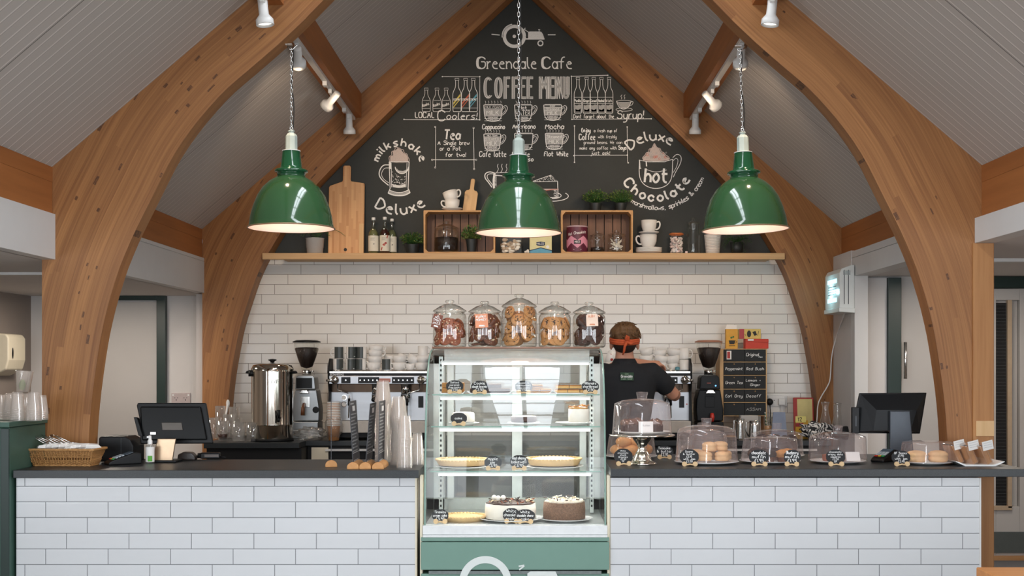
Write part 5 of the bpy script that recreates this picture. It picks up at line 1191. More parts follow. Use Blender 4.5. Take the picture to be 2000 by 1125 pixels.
def sticks(r,R0,hb):
    rr=random.Random(4); m=MB()
    for i in range(26):
        a=rr.uniform(0,2*pi); b=rr.uniform(0,2*pi); d1,d2=R0*.8*rr.random(),R0*.82*rr.uniform(.5,1)
        m.tube([(d1*math.cos(a),d1*math.sin(a),.012+rr.uniform(0,hb*.3)),(d2*math.cos(b),d2*math.sin(b),.02+rr.uniform(hb*.1,hb*.7))],.0032,5)
    tag(m.obj('white_sticks',CREAMC,r,merge=False),kind='stuff')
sjar(1204,35,44,zc,'glass jar of white sugar sticks at the inner end of the crate',sticks)
# cups and saucers
def cupmesh(R0,h,style='round'):
    if style=='mug': return [(0,.003),(R0*.9,.003),(R0*.95,.0),(R0,.006),(R0,h),(R0*.93,h),(R0*.92,.01),(0,.008)]
    return [(0,.003),(R0*.45,.003),(R0*.5,0),(R0*.56,.003),(R0*.78,h*.22),(R0*.93,h*.5),(R0,h),(R0*.95,h),(R0*.88,h*.5),(R0*.7,h*.22),(0,h*.12)]
def cupobj(label,R0,h,style='round',loc=(0,0,0),rot=(0,0,0),group=None,wrap=False,cat='cup',hs=1):
    r=thing('coffee_mug' if style=='mug' else 'coffee_cup',label,cat,loc,0,group); r.rotation_euler=rot
    MB().lathe(cupmesh(R0,h,style),32).obj('cup_body',CERAM,r)
    if style=='mug': pts=[(R0*.97,0,h*.84),(R0*1.35,0,h*.86),(R0*1.68,0,h*.66),(R0*1.68,0,h*.36),(R0*1.35,0,h*.16),(R0*.97,0,h*.18)]
    else: pts=[(R0*.95,0,h*.86),(R0*1.25,0,h*.93),(R0*1.42,0,h*.75),(R0*1.35,0,h*.48),(R0*1.1,0,h*.3),(R0*.8,0,h*.3)]
    q=[Vector(p) for p in pts]; c=[q[0]]
    for a,b in zip(q,q[1:]): c+= [a.lerp(b,.25),a.lerp(b,.75)]
    c.append(q[-1]); MB().tube(c,R0*.10,8).obj('handle',CERAM,r)
    if wrap:
        m=MB(); n=14; a0,a1=math.radians(-58),math.radians(58)
        for q in (1,-1):
            vs=[(R0*1.012*math.sin(a0+(a1-a0)*i/n),-q*R0*1.012*math.cos(a0+(a1-a0)*i/n),z) for z in (.004,h*.985) for i in range(n+1)]
            m.add(vs,[(i,i+1,n+2+i,n+1+i) for i in range(n)],0,True)
        w=m.obj('printed_wrap',mat('charcoal mug print','3f4442',.35),r)
        P=Pen(lambda u,v:(R0*1.03*math.sin(u/R0),-R0*1.03*math.cos(u/R0),v))
        for k in range(3): P.line([(-R0*.5,h*(.72-.09*k)),(R0*.5,h*(.72-.09*k))],.0012)
        P.fill([(R0*.1,h*.16),(R0*.4,h*.16),(R0*.4,h*.23),(R0*.1,h*.23)]); P.obj('print_lines',mat('pale mug print','c9ccca',.5),w)
    return r
def saucer(loc,R0,label,group=None,h=.018,rot=(0,0,0),cat='saucer'):
    r=MB().lathe([(0,.002),(R0*.5,.002),(R0*.54,0),(R0*.6,.003),(R0*.9,h*.7),(R0,h),(R0*.99,h+.002),(R0*.6,.008),(0,.007)],40).obj('saucer',CERAM,loc=loc,rot=rot); return tag(r,label,cat,group)
# stack right of crate 2
x=sX(1267); yy=9.29
for i in range(4): saucer((x,yy,ZS+i*.0095),26/ss,'white saucer in the stack of four under the lower white cup','saucers under the stacked cups')
z=ZS+.046; cupobj('lower white cup standing on the stack of saucers',17/ss,26/ss,loc=(x-.004,yy,z),rot=(0,0,pi))
z+=26/ss+.001; saucer((x,yy,z),20/ss,'white saucer balanced on the lower white cup'); z+=.010
cupobj('upper white cup on top of the saucer stack',15.5/ss,25/ss,loc=(x,yy,z+.001))
# saucer and two cups on crate 1
zq=ZS+ch+.001; x=PX(883,9.27)
saucer((x,9.27,zq),20.5/ss,'white saucer on top of the crate under two stacked cups'); cupobj('white cup standing on the saucer on top of the crate',15/ss,19/ss,loc=(x,9.27,zq+.009),rot=(0,0,pi*1.02))
cupobj('white cup tilted inside the other cup on top of the crate',15/ss,21/ss,loc=(x+.004,9.27,zq+.009+15/ss),rot=(0,-.28,-.35))
board2(916,.050,.258,.165,.0155,zq,9.33,.12,'small pale chopping board leaning beside the cups on top of the crate')
for k,(px,sd) in enumerate([(1163,31),(1212,47)]): potplant(px,0,.048,.06,DP,'bushy green plant on top of the crate, %s'%('nearer the cake slice drawing' if k==0 else 'nearer the hot chocolate drawing'),[LEAF,LEAFD,LEAFO],.098,760,sd,z=zq,y=9.29,fl=.55,lf=(.01,.018))
# bag, marshmallow flower, yellow tea box
r=thing('marshmallow_bag','square clear container of cream coloured shells partly behind the middle pendant','food packet',(sX(999),9.31,ZS))
MB().box(-.085,.085,-.03,.03,0,.14).obj('clear_container',CLEAR,r,bev=.012)
m=MB(); rr=random.Random(9)
for i in range(46): m.ell((rr.uniform(-.066,.066),rr.uniform(-.018,.018),rr.uniform(.016,.115)),(rr.uniform(.012,.022),rr.uniform(.008,.014),rr.uniform(.008,.016)),9,6,i%2)
tag(m.obj('cream_pieces',[CREAMC,mat('beige shell','b79f84',.7,var=.3)],r,merge=False),kind='stuff')
m=MB()
for i in range(4): m.ell((.009*math.cos(i*1.6),.006*math.sin(i*1.6),.011+.003*(i%2)),(.010,.009,.009),10,7)
m.ell((.008,0,.022),(.009,.008,.009),10,7); tag(m.obj('marshmallow_piece',CREAMC,loc=(sX(1029),9.22,ZS)),'small white marshmallow piece loose on the shelf beside the yellow box','sweet')
tag(MB().box(-.009,.009,-.009,.009,0,.014).obj('marshmallow_piece',PINKW,loc=(sX(1337),9.20,ZS),bev=.003),'small pale marshmallow cube loose beside the marshmallow jar','sweet')
r=thing('tea_box','yellow and blue box below the middle pendant on the shelf','box',(PX(1056,9.28),9.28,ZS)); w=21.5/ss
MB().box(-w,w,-.03,.03,0,.155).obj('carton',mat('pale yellow carton','d9cf9a',.6),r,bev=.002)
P=Pen(lambda u,v:(u,-.0312,v)); P.fill([(-w,.0),(w,.0),(w,.025),(0,.045),(-w,.025)]); P.obj('blue_print',mat('sky blue print','5b9bb5',.6),r)
P=Pen(lambda u,v:(u,-.0316,v)); P.line([(-w,.024),(0,.045),(w,.024)],.006); P.fill([(-.034,.07),(-.028,.062),(0,.058),(.028,.062),(.034,.07),(.03,.078),(.034,.087),(0,.092),(-.034,.087),(-.03,.078)]); P.obj('dark_badge',mat('navy print','1d2f4a',.6),r)
P=Pen(lambda u,v:(u,-.0320,v)); P.text('MILES',0,.069,.014,.002,al='c',maxw=.052); P.disc(.052,.052,.012); P.obj('white_print',PAPER,r)
# marshmallow jar with orange seal
def mm(r,R0,hb):
    m=MB(); rr=random.Random(5)
    for i in range(230):
        a=rr.uniform(0,2*pi); d=R0*.84*math.sqrt(rr.random()); m.T=Matrix.Translation((d*math.cos(a),d*math.sin(a),.014+rr.uniform(0,hb*.72)))@Euler((rr.random()*3,rr.random()*3,0)).to_matrix().to_4x4(); m.cb(0,0,0,.013,.010,.010,i%2)
    tag(m.obj('mini_marshmallows',[PINKW,mat('white marshmallow','eee6df',.8)],r,merge=False),kind='stuff')
    MB().lathe([(R0*.9,hb-.012),(R0*1.06,hb-.009),(R0*1.06,hb-.003),(R0*.9,hb-.001)],30).obj('orange_seal',mat('orange rubber seal','c96f33',.5),r)
sjar(1321,27,45,ZS,'small clip jar of pink and white mini marshmallows with an orange seal',mm,y=9.30,knob=False,lh=.10)
jar('storage_jar','tall empty cylindrical glass jar with a ball knob lid','glass jar',(sX(1354),9.31,ZS),14/ss,72/ss,glassm=CLEAR,lh=.17)
# white ribbed pot and trailing plant
def m_rib():
    g=N('white ribbed pot'); x,y,z=g.pos(); f=g.ma('FRACT',g.ma('MULTIPLY',z,90)); return g.fin((.72,.69,.65),.6,bump=g.ma('SINE',g.ma('MULTIPLY',z,560)),bs=.7,bd=.003)
potplant(1392,0,.064,.148,m_rib(),'feathery plant in a white ribbed pot below the pendant',[LEAFO,LEAF,mat('dry cream grass','b8a98a',.7)],.07,260,51,fl=.4)
r=thing('trailing_plant','dark green trailing plant hanging over the right end of the shelf','potted plant',(sX(1437),9.26,ZS))
MB().lathe([(0,0),(.04,0),(.05,.085),(.044,.085),(0,.075)],28).obj('pot',DP,r)
m=MB(); rr=random.Random(77)
for k in range(46):
    a=rr.uniform(0,2*pi); L_=rr.uniform(.07,.13); drop=rr.uniform(-.02,.10)
    if k in (3,9): a=-pi/2+(.5 if k==3 else -.5); L_=.10; drop=.175
    pr=None
    for i in range(16):
        t=i/15; p=Vector((math.cos(a)*L_*t**.7,max(-.115,min(.1,math.sin(a)*L_*t**.7)),.085+.045*math.sin(t*2.2)-drop*t*t*.9))
        if p.z<.01 and p.y>-.09 : p.z=.01
        if pr is not None: m.tube([pr,p],.0009,3)
        pr=p
        for s in (-1,1): 
            q=Vector((rr.uniform(-1,1),rr.uniform(-1,1),rr.uniform(-.3,.8))).normalized()*.012; sd=q.cross(Vector((0,0,1)))*.22; m.add([p,p+q*.5+sd,p+q,p+q*.5-sd],[(0,1,2,3)],k%2)
m.obj('trailing_stems',[LEAFD,LEAF],r,merge=False)
# ================================================================ things on the left-hand worktop
# wicker basket
Yb0=6.20; bx_=PX(130,Yb0); w=72/(F/Yb0)
r=thing('wicker_basket','long wicker basket of napkins and cutlery beside the green cabinet','basket',(bx_,Yb0,ZL),-.06)
WK=m_wood('woven willow','7d4f26','d9a566',ax='y',sc=2); W0=.142; W1=.168; D0=.055; D1=.08; H=.082
def rect_ring(f,o=0):
    z=f*H; w_=W0+(W1-W0)*f+o; d_=D0+(D1-D0)*f+o; return w_,d_,z
n=88; st=MB()
per=[]
for i in range(n):
    t=i/n*4; s=int(t); u=t-s
    per.append([( -1+2*u,-1),(1,-1+2*u),(1-2*u,1),(-1,1-2*u)][s])
for i,(a,b) in enumerate(per):
    pts=[]
    for f in (0,.25,.5,.75,1):
        w_,d_,z=rect_ring(f,.002*(1 if (i+int(f*4))%2 else -1)); pts.append((a*w_,b*d_,z+.003))
    st.tube(pts,.0021,5)
st.obj('upright_canes',WK,r,merge=False)
wv=MB()
for k in range(15):
    f=(k+.5)/15; 
    if 5<k<8: continue
    pts=[]
    for i,(a,b) in enumerate(per):
        w_,d_,z=rect_ring(f,.0028*(1 if (i+k)%2 else -1)); pts.append((a*w_,b*d_,z))
    wv.tube(pts,.0019,5,closed=True)
wv.obj('woven_bands',WK,r,merge=False)
rm=MB()
for k in range(3): rm.tube([(a*(W1+.006),b*(D1+.006),H+.002+.003*math.sin(i*1.3+k*2.1)) for i,(a,b) in enumerate(per)],.0038,6,closed=True)
for k in range(2): rm.tube([(a*(W0+.002),b*(D0+.002),.004+.002*math.sin(i*1.5+k*3)) for i,(a,b) in enumerate(per)],.0032,6,closed=True)
rm.obj('braided_rim',WK,r,merge=False)
MB().box(-W0,W0,-D0,D0,.001,.004).obj('base',WK,r)
Bm=Matrix.Translation((bx_,Yb0,ZL))@Matrix.Rotation(-.06,4,'Z')
for i in range(9):
    c=Bm@Vector((-.08+i*.024,-.01+.018*(i%3-1),.088+.004*(i%2)))
    m=MB().prism([(-.055,0),(.05,-.004),(.06,.002),(.045,.016),(.0,.021),(-.05,.014)],-.026,.026); o=m.obj('paper_napkin',PAPER,loc=c,rot=(.1*(i%3-1),.05*(i%2),.5+.25*(i%4)),bev=.004)
    tag(o,'folded white paper napkin lying in the wicker basket','napkin','napkins in the wicker basket')
def cutl(kind):
    m=MB(); m.tube([(0,0,0),(.0,0,.05),(0,.002,.085)],[.0035,.0028,.002],6,0); 
    if kind=='fork': m.ell((0,0,-.012),(.009,.002,.018),10,6)
    else: m.ell((0,0,-.02),(.008,.0015,.03),10,6)
    return m.obj('fork' if kind=='fork' else 'knife',STEEL)
fk,kf=cutl('fork'),cutl('knife')
for i in range(8):
    s=fk if i%2 else kf; c=Bm@Vector((-.115+i*.020,-.005+.012*(i%3),.112)); o=s if i<2 else s.copy()
    if i>=2: COL.objects.link(o)
    o.location=c; o.rotation_euler=(.15,-1.05-.05*(i%3),.25*(i%3-1)); tag(o,'steel %s handle poking out of the napkins in the wicker basket'%('fork' if i%2 else 'knife'),'cutlery','cutlery in the wicker basket')
# receipt printer
Yq=6.50; r=thing('receipt_printer','black box shaped receipt printer behind the card terminal','printer',(PX(238,Yq),Yq,ZL),-.05); w=34/(F/Yq); h=49/(F/Yq)
MB().prism([(-w,0),(w,0),(w,h*.62),(w*.82,h*.88),(w*.5,h),(-w*.9,h),(-w,h*.94)],-.08,.08).obj('printer_body',BLK,r,bev=.006,seg=3)
MB().box(w*.28,w*.30,-.081,-.0795,h*.3,h*.95).obj('seam',DKGREY,r); MB().tube([(w,.0,.02),(w+.03,-.02,.012),(w+.07,-.04,.004)],.002,6).obj('cable',BLK,r)
# spray bottle
Yq=PY(905,ZL)+.012; k=Yq/F; r=thing('spray_bottle','small clear sanitiser spray bottle with a white and green label','bottle',(PX(293,Yq),Yq,ZL))
MB().lathe([(0,.001),(8*k,.001),(8.3*k,.004),(8.3*k,33*k),(5*k,37*k),(4*k,38*k)],24).obj('bottle_body',glass('clear pet',(.9,.93,.92),.1,.6,milk=.15),r)
MB().lathe([(8.45*k,3*k),(8.45*k,32*k)],24).obj('paper_label',PAPER,r)
P=Pen(lambda u,v:(math.sin(u/(8.6*k))*8.6*k,-math.cos(u/(8.6*k))*8.6*k,v)); P.line([(-2*k+9*k*q/8,9.5*k) for q in range(9)],11*k); P.obj('green_print',mat('bright green print','5aa33c',.6),r)
MB().lathe([(4.6*k,37*k),(4.8*k,44*k),(3*k,46*k),(3*k,50*k),(2.6*k,54*k),(0,54*k)],16).cb(-2*k,-.002,51*k,7*k,4*k,3.5*k).obj('spray_head',WHITEP,r)
# left till
def till(px,y,z,w,h,tilt,label,silver=True,foot=True,rz=0,stand=None):
    r=thing('till_monitor',label,'till screen',(PX(px,y),y,z),rz); return r
Yt_=6.44; r=till(330,Yt_,ZL,0,0,0,'black angled till screen on a silver arm beside the spray bottle'); k=Yt_/F
T_=Matrix.Translation((0,.06,.0))@Matrix.Rotation(-.12,4,'X')
m=MB(); m.T=T_; L=lambda px:(px-332)*k*1.05; Z=lambda py:(889-py)*k*1.10
m.prism([(L(272),Z(859)),(L(408),Z(858)),(L(392),Z(785)),(L(264),Z(785)),(L(262),Z(790)),(L(268),Z(812))],-.012,.012)
m.obj('screen_housing',BLK,r,bev=.005)
m=MB(); m.T=T_; m.prism([(L(276),Z(853)),(L(398),Z(852)),(L(384),Z(792)),(L(270),Z(792))],-.026,-.012); m.obj('rear_cover',mat('gloss black plastic','0b0c0d',.3,spec=.2),r,bev=.012,seg=3)
m=MB(); m.T=T_; m.prism([(L(262),Z(812)),(L(268),Z(812)),(L(280),Z(846)),(L(272),Z(845))],-.05,-.012).obj('card_reader',BLK,r,bev=.002)
m=MB(); m.T=T_; m.prism([(L(312),Z(821)),(L(350),Z(821)),(L(353),Z(835)),(L(314),Z(835))],-.030,-.026).obj('hinge_cover',mat('dark bronze metal','4f4a45',.3,.6),r,bev=.002)
m=MB(); m.T=T_; m.box(L(292),L(303),-.034,-.028,Z(843),Z(838)).obj('usb_stick',STEEL,r,bev=.001)
Z=lambda py:(893-py)*k
MB().prism([(L(316),Z(847)),(L(350),Z(847)),(L(343),Z(893)),(L(305),Z(893))],-.05,-.038).obj('support_arm',mat('brushed champagne metal','b39a80',.28,.85),r,bev=.003)
MB().box(L(303),L(352),-.07,.06,0,.012).obj('base',BLK,r,bev=.004)
for b in (r.children): 
    if b.name.startswith('support'): b.rotation_euler=(0,0,0)
# small puck scanner, black gadget
Yq=PY(899,ZL)+.02; tag(MB().prism([(-.045,0),(.05,0),(.05,.022),(.03,.042),(-.012,.045),(-.04,.032)],-.03,.03).obj('barcode_scanner',mat('brown black plastic','2e2623',.3),loc=(PX(365,Yq),Yq,ZL),bev=.006),'small dark wedge shaped scanner at the foot of the till arm','scanner')
Yq=PY(897,ZL)+.02; r=thing('handheld_radio','small dark handheld device lying on the worktop behind the menu boards','handheld device',(PX(412,Yq),Yq,ZL),.05)
MB().box(-.055,.05,-.022,.022,.002,.035).obj('device_body',BLK,r,bev=.006); MB().box(-.03,.045,-.0225,-.021,.012,.026).obj('device_panel',mat('brown grey panel','5a504b',.4),r); MB().tube([(-.05,0,.018),(-.07,0,.018)],.014,12).tube([(.05,0,.012),(.08,-.005,.008)],.003,6).obj('end_cap',BLKM,r)
# menu boards standing in half round log bases
MENU=mat('dark grey menu board','45464a',.5,var=.08)
def menuboard(px,pyb,rz,lean,label,base=True,h=.315,d=.235,logd=.20,pw=23,bw=.0025):
    Yf=PY(pyb,ZL); k=Yf/F; R0=pw/2*k
    r=thing('menu_board',label,'menu board',(PX(px,Yf),Yf,ZL),rz,'tall menu boards in log bases')
    n=14; pts=[(-R0,0),(R0,0)]+[(R0*math.cos(pi*i/n),.008+R0*.85*math.sin(pi*i/n)) for i in range(n+1)]
    MB().prism(pts,0,logd).obj('log_base',SIGNW,r,bev=.0015)
    T_=Matrix.Translation((0,.012,.014))@Matrix.Rotation(lean,4,'Y')
    m=MB(); m.T=T_; m.box(-bw/2,bw/2,0,d,0,h); m.obj('board_panel',MENU,r)
    for sx in (1,-1):
        P=Pen(lambda u,v:T_@Vector((sx*(bw/2+.0006),u,v)))
        rr=random.Random(int(px))
        P.fill([(d*.35,h*.84),(d*.7,h*.84),(d*.7,h*.92),(d*.35,h*.92)])
        for i in range(13):
            z=h*.79-i*h*.052; u=d*.06; e=d*rr.uniform(.45,.88)
            if i==12: P.line([(d*.04,z+.008),(d*.95,z+.008)],.0025); continue
            while u<e:
                L_=rr.uniform(.015,.04); P.curve([(u+L_*q/5,z+(.0045 if q%2 else -.003)) for q in range(6)],.0028,it=1); u+=L_+.008
        for i in range(2):
            P.curve([(d*.1+q*.012,h*.07-i*h*.035+(.005 if q%2 else -.004)) for q in range(14)],.003,it=1)
        P.curve([(d*.1+q*.014,h*.955+(.005 if q%2 else -.004)) for q in range(9)],.003,it=1)
        P.obj('chalk_writing',CHALK,r)
    return r
menuboard(647,912,.168,0,'thin menu board seen edge on, standing apart from the other three',d=.13,logd=.02)
menuboard(689,916,0,-.062,'menu board leaning away from the cups, first of the three together')
menuboard(713,916,0,.075,'menu board leaning towards the cups, middle of the three together',h=.305)
menuboard(738,916,0,.02,'upright menu board nearest the clear cup stacks',h=.315)
# clear cup stacks
def cups_stack(px,pyb,wpx,ytop,ybody,npitch,label,group,Yc=None,cap=None):
    Yc=Yc or PY(pyb,ZL)+wpx/2*PY(pyb,ZL)/F; k=Yc/F; R0=wpx/2*k; hc=.105; ztop=PZ(ytop,Yc)-ZL; pitch=.0068 if npitch is None else npitch
    n=max(2,int((ztop-hc)/pitch)+1); x=PX(px,Yc)
    src=_first.get('pc')
    if src is None:
        m=MB().lathe([(0,1.0),(.68,1.0),(.70,.99),(.96,.03),(1.0,.022),(1.02,.0),(1.0,-.012),(.97,0)],28); src=m.obj('plastic_cup',CUPP); _first['pc']=src; o=src; new=True
    for i in range(n):
        lab_=label if 0<i<n-1 else label.replace('cup in','cup at the %s of'%('very top' if i else 'bottom'))
        if i==0 and _first.get('pcu') is None: o=src; _first['pcu']=1
        else: o=src.copy(); COL.objects.link(o)
        o.location=(x+.0012*math.sin(i*.37),Yc,ZL+.002+i*pitch); o.scale=(R0,R0,hc); tag(o,lab_,'plastic cup',group)
cups_stack(748,905,33,743,0,.0074,'clear plastic cup in the tallest upturned stack behind the menu boards','cups in the tallest stack',Yc=6.42)
cups_stack(779,912,35,775,0,.0075,'clear plastic cup in the second tallest upturned stack','cups in the second tallest stack',Yc=6.22)
cups_stack(792,919,31,811,0,.0075,'clear plastic cup in the front stack beside the display fridge','cups in the front stack',Yc=6.05) if 0 else cups_stack(790,916,31,812,0,.0075,'clear plastic cup in the shorter front stack','cups in the shorter front stack',Yc=6.04)
cups_stack(815,910,26,846,0,.008,'clear plastic cup in the lowest stack beside the display fridge','cups in the lowest stack',Yc=6.22)
TUMB=glass('table glass',(.98,.98,.97),.10,.8,milk=.10,milkcol=(.9,.9,.9),p=2)
# ================================================================ machines on the back counter
def espresso(cx,label):
    Y=8.80; k=Y/F; r=thing('espresso_machine',label,'espresso machine',(PX(cx,Y),Y,ZB),0,'espresso machines'); yb=VY+(EYE-ZB)/k
    Z=lambda py:(yb-py)*k; w=99*k
    for s in (-1,1):
        p=[(.0,.03),(.0,Z(800)),(.03,Z(765)),(.0,Z(745)),(-.01,Z(728)),(.0,Z(715)),(.06,Z(700)),(.46,Z(700)),(.48,Z(720)),(.48,.03)]
        MB().prism(p,s*w-.012*s,s*w,plane='yz').obj('side_panel',BLKM,r,bev=.003)
    MB().box(-w+.012,w-.012,.0,.46,Z(729),Z(725)).obj('cup_tray',STEEL,r,bev=.002)
    for x0,x1,y0,y1 in ((-w+.015,w-.015,.0,.005),(-w+.015,w-.015,.455,.46)): MB().tube([(x0,y0,Z(723)),(x1,y0,Z(723))],.003,6).obj('tray_rail',CHROME,r)
    MB().box(-w+.012,w-.012,-.004,.42,Z(734),Z(729.2)).obj('name_strip',BLKM,r)
    P=Pen(lambda u,v:(u,-.0052,v)); P.text('SANREMO',-w+.035,Z(733.2),.012,.0018); 
    for q in range(3): P.line([(-w+.018,Z(733)+q*.005),(-w+.030,Z(733)+q*.005)],.0018)
    P.obj('brand_lettering',WHITEP,r)
    MB().box(-w+.012,w-.012,-.012,.42,Z(750),Z(734)).obj('fascia',STEELM,r,bev=.003)
    for x0,x1 in ((-72,-54),(-39,2),(27,70)):
        MB().box(x0*k,x1*k,-.016,-.012,Z(748.5),Z(736.5)).obj('button_panel',BLK,r,bev=.002)
        n=1 if x1-x0<20 else 5
        b=MB()
        for i in range(n): b.lathe([(0,-.0175),(.0045,-.0175),(.0045,-.016)],12,((x0+(x1-x0)*(i+.5)/n)*k,0,Z(742.5)),0,False,axis='y',sy=1)
        b.obj('round_buttons',STEEL,r)
    MB().box(2*k,24*k,-.0155,-.012,Z(746.5),Z(739)).obj('display_window',mat('copper tinted display','b5705c',.4),r)
    for s in (-1,1):
        kn=MB().lathe([(0,-.05),(.024,-.045),(.03,-.03),(.03,-.012)],20,(s*84*k,0,Z(742)),0,True,axis='y',sy=1); kn.tube([(s*84*k,-.04,Z(742)),(s*100*k,-.045,Z(743))],[.017,.008],10); kn.obj('steam_knob',CHROME,r)
    MB().box(-w+.012,w-.012,.10,.42,Z(766),Z(750.5)).obj('group_recess',mat('dark bronze recess','3f2f22',.3,.7,var=.5,sc=14),r)
    MB().box(-w+.012,w-.012,.08,.42,Z(822),Z(766)).obj('back_panel',STEELM,r,bev=.002)
    for gx in (-5,52):
        g=MB().cyl(gx*k,.045,Z(770),Z(750),.033,24).cyl(gx*k,.045,Z(778),Z(770.5),.036,24); g.obj('group_head',CHROME,r)
        h=MB().tube([(gx*k,.02,Z(775)),(gx*k,-.05,Z(778)),(gx*k,-.14,Z(780))],[.013,.011,.015],10).tube([(gx*k-.012,.045,Z(778)),(gx*k-.018,.045,Z(786))],.006,8).tube([(gx*k+.012,.045,Z(778)),(gx*k+.018,.045,Z(786))],.006,8); h.obj('portafilter',BLK,r)
    for s in (-1,1):
        MB().tube([(s*80*k,.02,Z(751)),(s*80*k,0,Z(762)),(s*58*k,-.01,Z(768)),(s*56*k,-.015,Z(775)),(s*57*k,-.03,Z(816))],.0045,8).obj('steam_wand',CHROME,r)
        MB().tube([(s*56.4*k,-.017,Z(778)),(s*56.6*k,-.02,Z(792))],.009,8).obj('wand_grip',BLK,r)
    for y in (777,790): MB().lathe([(0,.070),(.017,.070),(.018,.08)],20,(-70*k,0,Z(y)),0,False,axis='y',sy=1).lathe([(.017,.068),(.020,.068),(.020,.08)],20,(-70*k,0,Z(y)),1,False,axis='y',sy=1).obj('pressure_gauge',[PAPER,CHROME],r)
    MB().box(76*k,86*k,.074,.08,Z(797),Z(774)).obj('power_switch_plate',BLK,r); MB().lathe([(0,.072),(.005,.072),(.005,.08)],10,(91*k,0,Z(790)),0,False,axis='y',sy=1).obj('red_button',mat('red button','b0302a',.4),r)
    MB().box(-w+.012,w-.012,-.02,.42,Z(845),Z(822.5)).obj('drip_tray',mat('warm grey drip tray','b9b2a8',.4),r,bev=.003)
    MB().box(-w+.02,w-.02,.0,.4,.02,Z(845.5)).obj('base',BLKM,r)
    for x in (-w+.05,w-.05):
        for y in (.04,.36): MB().cyl(x,y,0,.021,.016,12).obj('foot',BLKM,r)
    return r,Z(725),k
# mugs and cups on the machines
_cup={}
def tcup(kind,px,zz,y,rz,label,group,tilt=(0,0)):
    key=kind
    if 'red mark' in label:
        o=cupobj(label,.036,.082,'mug'); MB().ell((0,-.034,.045),(.011,.004,.013),12,8).ell((0,.034,.045),(.011,.004,.013),12,8).obj('red_mark',mat('red cup print','b23a30',.4),o)
    elif key not in _cup:
        if kind=='wrap': o=cupobj(label,.0375,.088,'mug',wrap=True)
        elif kind=='mug': o=cupobj(label,.036,.082,'mug')
        elif kind=='lat': o=cupobj(label,.052,.062)
        else: o=cupobj(label,.036,.055)
        _cup[key]=o
    else: o=dup(_cup[key])
    o.location=(PX(px,y),y,zz); o.rotation_euler=(tilt[0],tilt[1],rz); tag(o,label,'mug' if kind in('wrap','mug') else 'cup',group); return o
_,zt_,k_=espresso(739,'espresso machine beside the water boiler, topped with charcoal banded mugs'); zt_=ZB+zt_+.001
gL='cups stacked on the espresso machine beside the boiler'
yy=8.95
W_='charcoal banded mug over the left espresso machine, '
for i,(px,row,rz,lab) in enumerate([(660,0,.9,W_+'lower row nearest the grinder'),(685,0,.5,W_+'second in the lower row'),(705,0,pi-.6,W_+'third in the lower row'),(663,1,-.05+pi,W_+'on top nearest the grinder'),(686,1,.55,W_+'second on top'),(706,1,2.6,W_+'third on top'),(756,0,2.9,W_+'alone among the plain cups')]):
    if i==3: rz=pi
    tcup('wrap',px,zt_+row*.0885,yy,rz,lab,gL)
P_='plain white cup over the left espresso machine, '
for px,z,y,kind,rz,tl,lab in [(730,0,8.96,'lat',pi,(0,0),'bottom of the wide stack'),(732,.045,8.96,'lat',pi,(0,0),'second of the wide stack'),(733,.09,8.96,'lat',.3,(0,0),'third of the wide stack'),(734,.125,8.96,'lat',.4,(.1,0),'top of the wide stack'),
(762,.052,9.07,'lat',.3,(.1,.1),'low behind the lone banded mug'),(762,.10,9.07,'lat',.6,(2.9,.2),'upturned behind the lone banded mug'),(780,0,8.93,'lat',pi,(0,0),'bottom row in the middle'),(781,.05,8.94,'lat',.2,(0,0),'second row in the middle'),(786,.115,9.05,'mug',.2,(2.8,.3),'upturned with a small red mark'),
(801,0,8.93,'esp',pi*1.2,(0,0),'small one at the base of the heap'),(803,.05,8.95,'lat',.2,(0,.5),'tilted towards the display fridge'),(806,.10,9.0,'lat',.1,(2.7,.5),'upturned on top of the heap'),(824,0,8.93,'lat',pi,(0,0),'bottom next to the display fridge'),(826,.05,8.93,'lat',.3,(0,0),'second next to the display fridge'),(826,.10,8.95,'mug',.3,(0,0),'tall one next to the display fridge')]:
    tcup(kind,px,zt_+z,y,rz,P_+lab,gL,tl)
_,zt_,k_=espresso(1253,'espresso machine in front of which the barista works'); zt_=ZB+zt_+.001
gR='cups stacked on the espresso machine behind the barista'; P_='plain white cup on the machine behind the barista, '
for px,z,y,kind,rz,tl,lab in [(1190,0,8.95,'lat',.2,(0,0),'lowest beside the display fridge'),(1190,.06,8.95,'mug',.2,(.5,.2),'tilted, with a red mark'),(1262,0,8.94,'lat',.2,(0,0),'lowest beside the neck'),(1262,.05,8.94,'lat',.2,(0,0),'second beside the neck'),(1266,.105,8.98,'lat',.2,(0,-.25),'tilted on top beside the neck'),
(1288,0,8.93,'lat',pi,(0,0),'lowest behind the green timer'),(1289,.05,8.93,'lat',pi,(0,-.2),'second behind the green timer'),(1288,.09,8.95,'lat',pi,(0,0),'third behind the green timer'),(1315,0,8.93,'esp',pi,(0,0),'lowest behind the blue timer'),(1315,.045,8.93,'lat',pi,(.1,.1),'second behind the blue timer'),(1315,.10,8.94,'lat',.2,(.15,.1),'third behind the blue timer'),
(1337,0,8.93,'mug',-.3,(0,0),'tall one at the edge, below'),(1336,.083,8.93,'mug',-.3,(0,0),'tall one at the edge, above')]:
    tcup(kind,px,zt_+z,y,rz,P_+lab,gR,tl)
for px,c,n in ((1291,'a5bf5a','lime green'),(1323,'5a8f9a','teal blue')):
    Y=8.83; o=MB().lathe([(0,0),(.016,0),(.018,.008),(.018,.022),(.013,.03),(0,.031)],18).obj('kitchen_timer',mat(n+' timer',c,.4),loc=(PX(px,Y),Y,zt_)); tag(o,'small %s round timer on the front edge of the espresso machine tray'%n,'timer')
